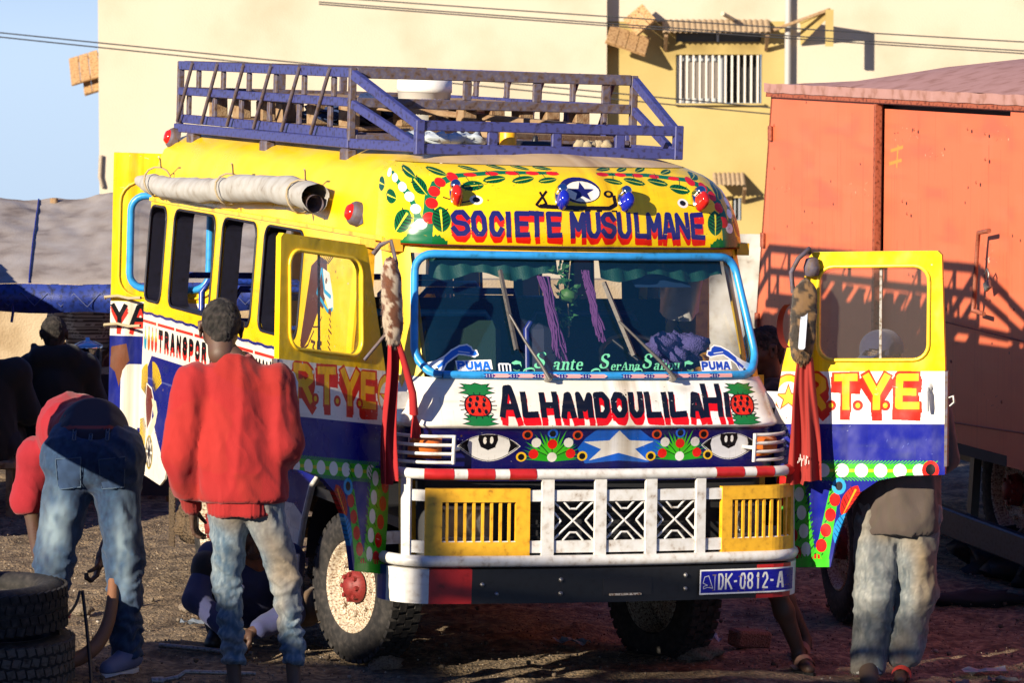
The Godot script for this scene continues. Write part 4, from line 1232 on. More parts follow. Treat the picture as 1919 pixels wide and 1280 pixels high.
func build_guard(bus: Node3D) -> void:
	# white bull bar across the nose
	var g := Node3D.new()
	g.name = "nose_guard"
	bus.add_child(g, true)
	var mb := MB.new()
	mb.tube(path_on(GRIL, -1.1, 1.12, 0.925, 0.06, 40), 0.026, 10)
	put("top_rail", mb.done(), M.white, g)
	for s in [[-0.888, -0.772], [-0.708, -0.578], [-0.508, -0.378], [0.53, 0.68], [0.745, 0.84], [0.9, 1.0]]:
		mb = MB.new()
		var pts := path_on(GRIL, s[0], s[1], 0.925, 0.06, 5)
		mb.tube(pts, 0.0275, 10, false)
		put("stripe", mb.done(), M.red, g)
	mb = MB.new()
	mb.tube(path_on(GRIL, -1.1, 1.14, 0.518, 0.06, 40), 0.028, 10)
	put("bottom_rail", mb.done(), M.white, g)
	for s in [[-0.316, 0.058], [-0.056, 0.056], [0.2, 0.056], [0.458, 0.048], [-0.955, 0.035], [1.0, 0.035]]:
		mb = MB.new()
		band(mb, GRIL, s[0] - s[1] / 2, s[0] + s[1] / 2, 0.53, 0.912, 0.068, 0.022, 2)
		put("upright", mb.done(), M.white, g)
	for y in [[0.798, 0.85], [0.556, 0.612]]:
		mb = MB.new()
		band(mb, GRIL, -0.945, 1.0, y[0], y[1], 0.058, 0.02, 30)
		put("cross_bar", mb.done(), M.white, g)
	# three panels of crossed rods
	for s in [[-0.287, -0.084], [-0.028, 0.172], [0.228, 0.434]]:
		mb = MB.new()
		var pt := func(u: float, v: float) -> Vector3: return on(GRIL, lerpf(s[0], s[1], u), lerpf(0.612, 0.798, v), 0.045)
		for l in [[0, 0, 1, 1], [0, 1, 1, 0], [0.25, 1, 0.42, 0.8], [0.42, 0.8, 0.58, 0.8], [0.58, 0.8, 0.75, 1], [0.25, 0, 0.42, 0.2], [0.42, 0.2, 0.58, 0.2], [0.58, 0.2, 0.75, 0], [0, 0.75, 0.2, 0.5], [0, 0.25, 0.2, 0.5], [1, 0.75, 0.8, 0.5], [1, 0.25, 0.8, 0.5]]:
			mb.tube([pt.call(l[0], l[1]), pt.call(l[2], l[3])], 0.0055, 6)
		put("rod_panel", mb.done(), M.white, g)
	# amber headlamp cages
	for s in [[-0.884, -0.404, -0.828, -0.472], [0.572, 1.0, 0.625, 0.945]]:
		var cage := Node3D.new()
		cage.name = "headlamp_cage"
		bus.add_child(cage, true)
		mb = MB.new()
		band(mb, GRIL, s[0], s[1], 0.795, 0.858, 0.066, 0.03, 24)
		band(mb, GRIL, s[0], s[1], 0.542, 0.608, 0.066, 0.03, 24)
		band(mb, GRIL, s[0], s[2], 0.608, 0.795, 0.066, 0.03, 2)
		band(mb, GRIL, s[3], s[1], 0.608, 0.795, 0.066, 0.03, 3)
		put("cage_frame", mb.done(), M.amber, cage)
		for i in 8:
			mb = MB.new()
			var x := lerpf(s[2], s[3], (i + 0.7) / 8.4)
			band(mb, GRIL, x - 0.006, x + 0.006, 0.608, 0.795, 0.06, 0.014, 1)
			put("cage_bar", mb.done(), M.amber, cage)
	# headlamps behind
	for s in [-0.68, 0.76]:
		var hl := Node3D.new()
		hl.name = "headlamp"
		bus.add_child(hl, true)
		mb = MB.new()
		mb.sheet(12, 8, func(u: float, v: float) -> Vector3: return on(GRIL, s + lerpf(-0.11, 0.11, u), lerpf(0.62, 0.75, v), -0.04 + 0.03 * sin(PI * u) * sin(PI * v)))
		put("lens", mb.done(), bumpy(mat(lin(0.3, 0.3, 0.28), 0.15, 0.5), M.t_fine, 0.3, 20.0), hl)
		mb = MB.new()
		band(mb, GRIL, s - 0.125, s + 0.125, 0.605, 0.62, -0.03, 0.03, 4)
		band(mb, GRIL, s - 0.125, s + 0.125, 0.75, 0.765, -0.03, 0.03, 4)
		put("lamp_rim", mb.done(), M.steel, hl)
	# bumper
	var bp := Node3D.new()
	bp.name = "bumper"
	bus.add_child(bp, true)
	for s in [[-0.68, 0.93, M.black, "bumper_beam", 28], [-0.868, -0.68, M.red, "bumper_end", 6], [-1.03, -0.868, M.white, "bumper_end", 6], [-1.1, -1.03, M.blue, "bumper_end", 3], [0.93, 1.1, M.white, "bumper_end", 6]]:
		mb = MB.new()
		band(mb, GRIL, s[0], s[1], 0.32, 0.482, 0.075, 0.05, s[4])
		put(s[3], mb.done(), s[2], bp)
	mb = MB.new()
	band(mb, GRIL, -0.04, 0.205, 0.352, 0.432, 0.078, 0.006, 4)
	put("tow_slot", mb.done(), M.dark, bp)
	mb = MB.new()
	band(mb, GRIL, -0.01, 0.15, 0.352, 0.362, 0.084, 0.006, 4)
	put("slot_lip", mb.done(), M.rust_white, bp)
	for s in [[-0.25, 0.43], [-0.25, 0.365], [-0.56, 0.365], [0.38, 0.44], [0.38, 0.375], [-0.63, 0.41]]:
		mb = MB.new()
		var p := on(GRIL, s[0], s[1], 0.075)
		mb.lathe([Vector2(0, 0.012), Vector2(0.008, 0.01), Vector2(0.012, 0.0)], Transform3D(Basis(Vector3.RIGHT, PI / 2), p), 10)
		put("bolt", mb.done(), M.steel, bp)
	for y in [0.33, 0.468]:
		mb = MB.new()
		band(mb, GRIL, 0.76, 0.93, y - 0.012, y + 0.012, 0.077, 0.01, 4)
		put("red_mark", mb.done(), M.red, bp)
	# number plate
	var cv := Canvas.new(512, 140, 0.448, 0.345, 0.945, 0.465, c_white)
	cv.rect(0.455, 0.353, 0.938, 0.457, Color(0.06, 0.07, 0.55))
	var w := Color(0.82, 0.82, 0.8)
	for it in [["D", 0.545, 0.575], ["K", 0.582, 0.622], ["-", 0.63, 0.648], ["0", 0.662, 0.694], ["8", 0.702, 0.734], ["1", 0.748, 0.774], ["2", 0.784, 0.814], ["-", 0.824, 0.84], ["A", 0.856, 0.888]]: cv.letter(GL[it[0]], it[1], it[2], 0.366, 0.445, 0.0095, w)
	cv.line(v2([0.468, 0.372, 0.47, 0.385, 0.49, 0.39, 0.466, 0.4, 0.474, 0.43, 0.495, 0.435, 0.518, 0.375, 0.49, 0.38, 0.468, 0.372]), 0.0035, w)
	cv.line(v2([0.528, 0.435, 0.528, 0.365]), 0.003, w)
	cv.line(v2([0.515, 0.438, 0.535, 0.438]), 0.006, Color(0.5, 0.42, 0.35))
	for i in 14: cv.ell(rng.randf_range(0.47, 0.93), rng.randf_range(0.355, 0.455), 0.006, 0.003, Color(0.5, 0.38, 0.3), rng.randf() * 3.0, 8)
	mb = MB.new()
	patch(mb, GRIL, 0.448, 0.945, 0.345, 0.465, 10, 1, 0.088, cv)
	var plm := printed(cv.tex(), 0.35)
	put("number_plate", mb.done(), plm, bus)
	# turn lamps in white cages
	for sg in [-1.0, 1.0]:
		var tl := Node3D.new()
		tl.name = "turn_lamp"
		bus.add_child(tl, true)
		var a := 0.835 if sg < 0 else 0.86
		mb = MB.new()
		mb.sheet(8, 6, func(u: float, v: float) -> Vector3: return on(FASC, sg * lerpf(a - 0.04, a + 0.13, u), lerpf(0.985, 1.085, v), 0.035 * pow(sin(PI * u) * sin(PI * v), 0.4)))
		put("lens", mb.done(), M.lens_orange, tl)
		mb = MB.new()
		for y in [0.972, 1.013, 1.054, 1.095]: mb.tube(path_on(FASC, sg * (a - 0.085), sg * (a + 0.16), y, 0.055, 8), 0.0085, 7)
		mb.tube([on(FASC, sg * (a - 0.085), 0.965, 0.055), on(FASC, sg * (a - 0.085), 1.102, 0.055)], 0.0095, 7)
		mb.tube([on(FASC, sg * (a + 0.16), 0.965, 0.055), on(FASC, sg * (a + 0.16), 1.102, 0.055)], 0.0095, 7)
		mb.tube([on(FASC, sg * (a - 0.085), 1.033, 0.05), on(FASC, sg * (a - 0.12), 1.033, 0.005)], 0.01, 6)
		put("lamp_cage", mb.done(), M.white, tl)

func build_bus_lamps(bus: Node3D) -> void:
	# four marker lamps on the visor
	for l in [[-0.636, 2.21, M.lens_red], [-0.125, 2.205, M.lens_blue], [0.2, 2.2, M.lens_blue], [0.628, 2.2, M.lens_red]]:
		var n := Node3D.new()
		n.name = "visor_lamp"
		bus.add_child(n, true)
		var c := on(VISR, l[0], l[1], 0.0)
		var up := (on(VISR, l[0], l[1] + 0.04) - c).normalized()
		var out := (on(VISR, l[0], l[1], 0.1) - c).normalized()
		out = (out - up * out.dot(up)).normalized()
		var bs := Basis(up.cross(out), up, out)
		for part in [["lamp_base", 0.0, 0.034, 0.062, 0.022, M.chrome], ["lamp_top", 0.03, 0.029, 0.032, 0.066, M.chrome], ["lens", -0.018, 0.0285, 0.044, 0.078, l[2]]]:
			var mb := MB.new()
			var px: float = part[2]
			var py: float = part[3]
			var pz: float = part[4]
			mb.sheet(14, 8, func(u: float, v: float) -> Vector3:
				var a := TAU * fmod(u, 1.0)
				var b := PI * 0.5 * v
				var k := pow(cos(b), 0.45)
				return c + bs * Vector3(cos(a) * px * k, part[1] + sin(a) * py * k, pz * pow(sin(b), 0.7)))
			put(part[0], mb.done(), part[5], n)
	# red lamps on the left side, in teardrop housings
	for l in [[-1.06, 2.085], [-4.97, 2.345]]:
		var n := Node3D.new()
		n.name = "side_lamp"
		bus.add_child(n, true)
		var x := -half_w(1.99) - 0.0
		if l[1] > 2.2: x = -0.79
		else: x = -0.912
		var c := Vector3(x, l[1], l[0])
		var ax := Transform3D(Basis(Vector3(0, 0, 1), PI / 2 - 0.25), c)
		var mb := MB.new()
		mb.lathe([Vector2(0.062, -0.01), Vector2(0.06, 0.03), Vector2(0.05, 0.045), Vector2(0.04, 0.046)], ax, 20)
		mb.tri(ax * Vector3(0.0, 0.0, 0.062), ax * Vector3(-0.04, 0.0, 0.1), ax * Vector3(-0.062, 0.0, 0.0))
		put("housing", mb.done(), M.rack_old, n)
		mb = MB.new()
		mb.lathe([Vector2(0.044, 0.03), Vector2(0.042, 0.052), Vector2(0.03, 0.066), Vector2(0.0, 0.072)], ax, 20)
		put("lens", mb.done(), M.lens_red, n)

func build_rack(bus: Node3D) -> void:
	var rk := Node3D.new()
	rk.name = "roof_rack"
	bus.add_child(rk, true)
	var zr := -4.98
	var zf := -1.68
	var hx := 0.765
	var yb := 2.43
	var ym := 2.625
	var yt := 2.775
	var B := func(called: String, a: Vector3, b: Vector3, w: float, h: float, m: Material) -> void:
		var mb := MB.new()
		mb.bar(a, b, w, h, Vector3.UP, 0.004)
		put(called, mb.done(), m, rk)
	var zn := -0.86
	var fx := 0.672
	for sg in [-1.0, 1.0]:
		var m: Material = M.rack
		B.call("side_rail", Vector3(sg * hx, yb - 0.02, zr - 0.06), Vector3(sg * hx, yb - 0.012, zf), 0.04, 0.05, m)
		B.call("side_rail", Vector3(sg * (hx - 0.02), yb + 0.035, zr), Vector3(sg * (hx - 0.02), yb + 0.035, zf), 0.035, 0.05, m)
		B.call("side_rail", Vector3(sg * hx, ym, zr), Vector3(sg * hx, ym, zf), 0.035, 0.045, m)
		B.call("side_rail", Vector3(sg * hx, yt, zr), Vector3(sg * hx, yt, zf), 0.035, 0.05, m)
		B.call("front_stay", Vector3(sg * hx, yb - 0.012, zf + 0.03), Vector3(sg * fx, yb - 0.005, zn), 0.04, 0.05, m)
		B.call("front_stay", Vector3(sg * hx, yt - 0.01, zf + 0.025), Vector3(sg * fx, 2.53, zn - 0.005), 0.035, 0.05, m)
		B.call("front_stay", Vector3(sg * hx, ym - 0.01, zf + 0.025), Vector3(sg * fx, 2.43, zn - 0.04), 0.03, 0.045, m)
		for z in [zr, zf]: B.call("corner_post", Vector3(sg * hx, yb, z), Vector3(sg * hx, yt + 0.025, z), 0.036, 0.036, M.rack_old)
		for i in 6:
			B.call("upright", Vector3(sg * (hx - 0.01), ym + 0.022, zr + 0.36 + i * 0.52), Vector3(sg * (hx - 0.01), yt - 0.025, zr + 0.36 + i * 0.52), 0.02, 0.05, M.rack_old)
			B.call("upright", Vector3(sg * (hx - 0.01), yb + 0.06, zr + 0.16 + i * 0.55), Vector3(sg * (hx - 0.01), ym - 0.022, zr + 0.16 + i * 0.55), 0.02, 0.05, M.rack_old)
			var mb := MB.new()
			mb.tube([Vector3(sg * (hx + 0.026), yb + 0.02, zr + 0.04 + i * 0.53), Vector3(sg * (hx + 0.024), yt + 0.02, zr + 0.34 + i * 0.53)], 0.011, 6)
			put("slant_rod", mb.done(), M.rack_old, rk)
	for e in [[zf, M.rack_old], [zr, M.rack_old]]:
		B.call("end_rail", Vector3(-hx + 0.02, yt, e[0]), Vector3(hx - 0.02, yt, e[0]), 0.035, 0.055, e[1])
		B.call("end_rail", Vector3(-hx + 0.02, ym, e[0]), Vector3(hx - 0.02, ym, e[0]), 0.035, 0.05, e[1])
		for i in 3: B.call("upright", Vector3(-0.15 + i * 0.38, ym + 0.024, e[0]), Vector3(-0.15 + i * 0.38, yt - 0.027, e[0]), 0.045, 0.02, e[1])
	B.call("front_rail", Vector3(-fx, 2.532, zn), Vector3(fx, 2.532, zn), 0.035, 0.05, M.rack)
	B.call("front_rail", Vector3(-fx, 2.418, zn), Vector3(fx, 2.418, zn), 0.035, 0.052, M.rack)
	for sg in [-1.0, 1.0]: B.call("corner_post", Vector3(sg * (fx + 0.008), 2.39, zn + 0.004), Vector3(sg * (fx + 0.008), 2.56, zn + 0.004), 0.045, 0.045, M.rack)
	for i in 3: B.call("upright", Vector3(-0.3 + i * 0.335, 2.44, zn), Vector3(-0.3 + i * 0.335, 2.51, zn), 0.05, 0.025, M.rack)
	for i in 7: B.call("deck_bar", Vector3(-hx + 0.02, yb + 0.02, zr + 0.3 + i * 0.5), Vector3(hx - 0.02, yb + 0.02, zr + 0.3 + i * 0.5), 0.04, 0.025, M.rack_old)
	for z in [-4.7, -3.2, -1.75]:
		for sg in [-1.0, 1.0]:
			var mb := MB.new()
			mb.box(Vector3(sg * (hx - 0.01), yb - 0.075, z), Vector3(0.06, 0.07, 0.12), Basis.IDENTITY, 0.01)
			put("rack_foot", mb.done(), M.rack_old, rk)

func build_door(bus: Node3D, sg: float) -> void:
	var d := Node3D.new()
	d.name = "front_door"
	bus.add_child(d, true)
	d.set_meta("label", "open front door lettered R.T.Y.E, in shade" if sg < 0 else "open front door lettered R.T.Y.E, in full sun")
	# local: x along the door from the hinge (outwards), y up, z out of the painted face
	var inv := bus.basis.inverse()
	var phi := deg_to_rad(43.0 if sg < 0 else 18.0)
	var u := Vector3(sg * cos(phi), 0, sin(phi))
	var tilt := deg_to_rad(8.5 if sg < 0 else 1.7)
	var uu := (u * cos(tilt) + Vector3.UP * sin(tilt)).normalized()
	var nn := Vector3(sin(phi), 0, cos(phi)) if sg < 0 else Vector3(-sin(phi), 0, cos(phi))
	# the hinges have sagged: edges stay upright while the rails climb towards the free edge
	var vv := Vector3.UP
	if sg < 0: uu *= 0.81
	var xb := inv * uu
	var yb := inv * vv
	var zb := inv * nn
	# keep the basis right-handed: the left door's local x points back to the hinge
	d.basis = Basis(-xb if sg < 0 else xb, yb, zb)
	d.position = Vector3(sg * 1.0, 0.0, -0.15)
	var cv := paint_door(sg < 0)
	var dm := printed(cv.tex(), 0.3)
	var S := -1.0 if sg < 0 else 1.0
	var P := func(a: Array) -> PackedVector2Array:
		var o := PackedVector2Array()
		for i in range(0, a.size(), 2): o.append(Vector2(S * a[i], a[i + 1]))
		return o
	var lower: PackedVector2Array = P.call([-0.03, 1.12, 0.02, 1.42, 0.82, 1.42, 0.825, 0.89, 0.62, 0.885, 0.5, 0.86, 0.41, 0.8, 0.34, 0.7, 0.29, 0.56, 0.265, 0.435, 0.03, 0.43, 0.0, 0.7])
	var fr: PackedVector2Array = P.call([0.02, 1.42, 0.15, 1.95, 0.17, 1.97, 0.78, 1.97, 0.8, 1.95, 0.82, 1.42])
	var wi := PackedVector2Array()
	for p in rounded_rect(0.2, 1.45, 0.735, 1.895, 0.07): wi.append(Vector2(S * (p.x - (0.0 if p.y < 1.6 else 0.0)), p.y))
	var f := func(p: Vector2, dd: float) -> Vector3: return Vector3(p.x, p.y, -dd)
	var uvf := func(p: Vector2) -> Vector2: return cv.uv(p.x, p.y)
	var mb := MB.new()
	mb.slab(lower, 0.035, f, uvf)
	var mid := S * 0.46
	for h in [PackedVector2Array([Vector2(-3, 0), Vector2(mid, 0), Vector2(mid, 3), Vector2(-3, 3)]), PackedVector2Array([Vector2(mid, 0), Vector2(3, 0), Vector2(3, 3), Vector2(mid, 3)])]:
		for q in Geometry2D.intersect_polygons(fr, h):
			for r in Geometry2D.clip_polygons(q, wi): mb.slab(r, 0.035, f, uvf)
	put("door_skin", mb.done(), dm, d)
	mb = MB.new()
	var loop := []
	for p in rounded_rect(0.195, 1.445, 0.74, 1.9, 0.075): loop.append(Vector3(S * p.x, p.y, 0.002))
	loop.append(loop[0])
	mb.tube(loop, 0.01, 6, false)
	put("window_rubber", mb.done(), M.yellow, d)
	mb = MB.new()
	mb.box(Vector3(S * 0.467, 1.672, -0.018), Vector3(0.55, 0.46, 0.004))
	put("window_pane", mb.done(), M.glass_dusty, d)
	mb = MB.new()
	mb.box(Vector3(S * 0.5, 1.672, -0.02), Vector3(0.012, 0.45, 0.008))
	put("pane_rail", mb.done(), M.steel, d)
	mb = MB.new()
	mb.box(Vector3(S * 0.828, 1.16, -0.018), Vector3(0.014, 0.46, 0.04))
	put("door_edge", mb.done(), M.rack_old, d)
	# handle
	mb = MB.new()
	mb.lathe([Vector2(0.0, 0.02), Vector2(0.022, 0.018), Vector2(0.028, 0.0)], Transform3D(Basis(Vector3.RIGHT, PI / 2), Vector3(S * 0.735, 1.315, 0.0)), 14)
	mb.tube([Vector3(S * 0.735, 1.31, 0.02), Vector3(S * 0.738, 1.29, 0.04), Vector3(S * 0.742, 1.23, 0.042), Vector3(S * 0.745, 1.2, 0.036)], [0.014, 0.013, 0.012, 0.009], 8)
	put("door_handle", mb.done(), M.white, d)
	mb = MB.new()
	mb.tube([Vector3(S * 0.84, 1.26, -0.01), Vector3(S * 0.86, 1.27, -0.01), Vector3(S * 0.865, 1.24, -0.01), Vector3(S * 0.845, 1.22, -0.01)], 0.008, 6)
	put("lock_catch", mb.done(), M.steel, d)
	# hinge strap to the body
	mb = MB.new()
	mb.bar(Vector3(S * 0.02, 1.25, -0.02), d.basis.inverse() * (Vector3(sg * 0.9, 1.25, -0.2) - d.position), 0.02, 0.08)
	mb.bar(Vector3(S * 0.03, 0.6, -0.02), d.basis.inverse() * (Vector3(sg * 0.9, 0.6, -0.2) - d.position), 0.02, 0.06)
	put("hinge", mb.done(), M.white, d)
	# mirror on a bent arm, in a spotted fur sleeve
	var mr := d
	mb = MB.new()
	if sg > 0:
		mb.lathe([Vector2(0, 0.05), Vector2(0.03, 0.04), Vector2(0.042, 0.0), Vector2(0.035, -0.04), Vector2(0, -0.05)], Transform3D(Basis.IDENTITY, Vector3(0.17, 1.9, 0.03)), 14)
		mb.tube([Vector3(0.16, 1.97, 0.03), Vector3(0.165, 1.99, 0.06), Vector3(0.12, 1.945, 0.1), Vector3(0.09, 1.88, 0.12), Vector3(0.1, 1.78, 0.12)], 0.012, 7)
	else:
		mb.tube([Vector3(-0.14, 1.93, 0.03), Vector3(-0.12, 1.975, 0.06), Vector3(-0.08, 2.0, 0.1), Vector3(-0.06, 1.9, 0.12), Vector3(-0.08, 1.78, 0.12)], 0.012, 7)
	put("mirror_arm", mb.done(), M.rack_old, mr)
	if sg < 0:
		mb = MB.new()
		mb.tube([Vector3(-0.2, 1.43, 0.02), Vector3(-0.1, 1.58, 0.1)], 0.009, 6)
		put("mirror_stay", mb.done(), M.rack_old, mr)
	var mx := 0.155 if sg > 0 else -0.11
	var my := 1.645 if sg > 0 else 1.715
	var fur := mat(Color.WHITE, 0.95)
	fur.vertex_color_use_as_albedo = true
	bumpy(fur, M.t_fine, 0.5, 8.0)
	fur.rim_enabled = true
	fur.rim = 0.4
	var nz := FastNoiseLite.new()
	nz.fractal_octaves = 2
	nz.frequency = 17.0 if sg > 0 else 19.0
	mb = MB.new()
	var pos := []
	var cols := []
	for j in 41:
		for i in 33:
			var a := TAU * (i % 32) / 32.0
			var v := -1.0 + 2.0 * j / 40.0
			var k := pow(maxf(0.0, 1.0 - pow(absf(v), 4.0)), 0.5)
			var p := Vector3(cos(a) * 0.064 * k, v * 0.205, sin(a) * 0.045 * k)
			p *= 1.0 + 0.06 * sin(p.y * 60.0 + a * 2.0) * 0.5
			pos.append(p + Vector3(mx + (0.01 if sg > 0 else -0.012) * v, my, 0.135))
			var c := nz.get_noise_3d(p.x, p.y, p.z)
			var spot := smoothstep(-0.08, 0.06, c)
			if sg > 0: cols.append(Color(0.03, 0.017, 0.008).lerp(Color(0.22, 0.12, 0.045), spot))
			else: cols.append(Color(0.18, 0.06, 0.025).lerp(Color(0.58, 0.46, 0.34), spot))
	mb.smooth(true)
	for j in 40:
		for i in 32:
			for q in [[0, 0], [1, 0], [1, 1], [0, 0], [1, 1], [0, 1]]:
				var e: int = (j + q[1]) * 33 + i + q[0]
				mb.color(cols[e])
				mb.st.add_vertex(pos[e])
	put("mirror_sleeve", mb.done(), fur, mr)
	mb = MB.new()
	for i in 2600:
		var e := rng.randi() % pos.size()
		var p: Vector3 = pos[e] + Vector3(rng.randf_range(-0.006, 0.006), rng.randf_range(-0.006, 0.006), rng.randf_range(-0.004, 0.004))
		var o: Vector3 = ((pos[e] - Vector3(mx, my, 0.135)) * Vector3(1, 0.25, 1)).normalized()
		var tip: Vector3 = p + (o + Vector3(rng.randf_range(-0.5, 0.5), rng.randf_range(-1.1, -0.1), rng.randf_range(-0.5, 0.5))) * rng.randf_range(0.006, 0.013)
		var sd := o.cross(Vector3(0.2, 1, 0.1)).normalized() * 0.0013
		mb.color((cols[e] as Color) * rng.randf_range(0.7, 1.25))
		mb.tri(p - sd, p + sd, tip)
	put("fur_fibres", mb.done(), fur, mr).set_meta("kind", "stuff")
	if sg > 0:
		mb = MB.new()
		mb.slab(rounded_rect(-0.017, -0.13, 0.017, 0.13, 0.012), 0.03, func(p: Vector2, dd: float) -> Vector3: return Vector3(mx + p.x + 0.014, my + p.y, 0.186 - dd - p.y * 0.3))
		put("mirror_glass", mb.done(), M.chrome, mr)

func build_rear_leaf(bus: Node3D) -> void:
	# a leaf of the rear door, swung right round so that its painted face looks forward past the bus's side
	var d := Node3D.new()
	d.name = "rear_door"
	bus.add_child(d, true)
	d.position = Vector3(-1.075, 0, -5.3)
	d.rotation.y = deg_to_rad(-22.0)
	var cv := Canvas.new(320, 860, 0.0, 0.4, 0.7, 2.28, c_yel)
	cv.rect(0, 0.4, 0.7, 1.37, c_white)
	cv.rect(0, 0.4, 0.7, 1.165, Color(0.075, 0.12, 0.5))
	word(cv, [["Y", 0.005, 0.1, 1.215, 1.355], ["A", 0.115, 0.24, 1.215, 1.355], ["R", 0.26, 0.37, 1.215, 1.355]], 0.026, c_blk, 0.04, Color(0.85, 0.2, 0.15))
	cv.poly(Array(rounded_rect(0.07, 0.62, 0.5, 1.0, 0.06)), c_white)
	cv.poly(v2([0.01, 1.1, 0.1, 1.12, 0.12, 1.02, 0.08, 0.96, 0.06, 0.86, 0.035, 0.95, 0.005, 0.98]), Color(0.45, 0.28, 0.2))
	cv.letter(GL["C"], 0.005, 0.1, 0.52, 0.67, 0.034, c_white)
	cv.letter(GL["I"], 0.12, 0.2, 0.52, 0.67, 0.034, c_white)
	cv.runs(rng, 60, Color(0.45, 0.35, 0.25, 0.12), 0.3)
	cv.wear(rng, 60, [Color(0.5, 0.4, 0.3), Color(0.85, 0.85, 0.85)], 0.02)
	var f := func(p: Vector2, dd: float) -> Vector3: return Vector3(p.x, p.y, -dd)
	var uvf := func(p: Vector2) -> Vector2: return cv.uv(p.x, p.y)
	var mb := MB.new()
	var skin := PackedVector2Array([Vector2(0, 0.42), Vector2(0.66, 0.42), Vector2(0.66, 2.25), Vector2(0.0, 2.25)])
	var hole := rounded_rect(0.11, 1.45, 0.58, 2.0, 0.09)
	for h in [PackedVector2Array([Vector2(-3, 0), Vector2(3, 0), Vector2(3, 1.7), Vector2(-3, 1.7)]), PackedVector2Array([Vector2(-3, 1.7), Vector2(3, 1.7), Vector2(3, 3), Vector2(-3, 3)])]:
		for q in Geometry2D.intersect_polygons(skin, h):
			for r in Geometry2D.clip_polygons(q, hole): mb.slab(r, 0.035, f, uvf)
	put("door_skin", mb.done(), printed(cv.tex(), 0.32), d)
	for ring in [[hole, 0.022, M.sky_blue, "window_frame"], [rounded_rect(0.045, 1.4, 0.62, 2.08, 0.12), 0.008, M.yellow, "pressed_rib"]]:
		var loop := []
		for p in ring[0]: loop.append(Vector3(p.x, p.y, 0.005))
		loop.append(loop[0])
		mb = MB.new()
		mb.tube(loop, ring[1], 8, false)
		put(ring[3], mb.done(), ring[2], d)
	mb = MB.new()
	mb.box(Vector3(0.345, 1.725, -0.018), Vector3(0.48, 0.56, 0.004))
	put("window_pane", mb.done(), M.glass_dusty, d)
	for y in [1.385, 1.22]:
		mb = MB.new()
		mb.tube([Vector3(-0.03, y, 0.0), Vector3(-0.03, y + 0.01, 0.03), Vector3(0.05, y + 0.02, 0.05), Vector3(0.12, y + 0.01, 0.1), Vector3(0.2, y + 0.02, 0.16)], 0.009, 7)
		put("rope_tie", mb.done(), M.rope, d)

func bw(p: Vector3) -> Vector3: return M.bus.transform * p

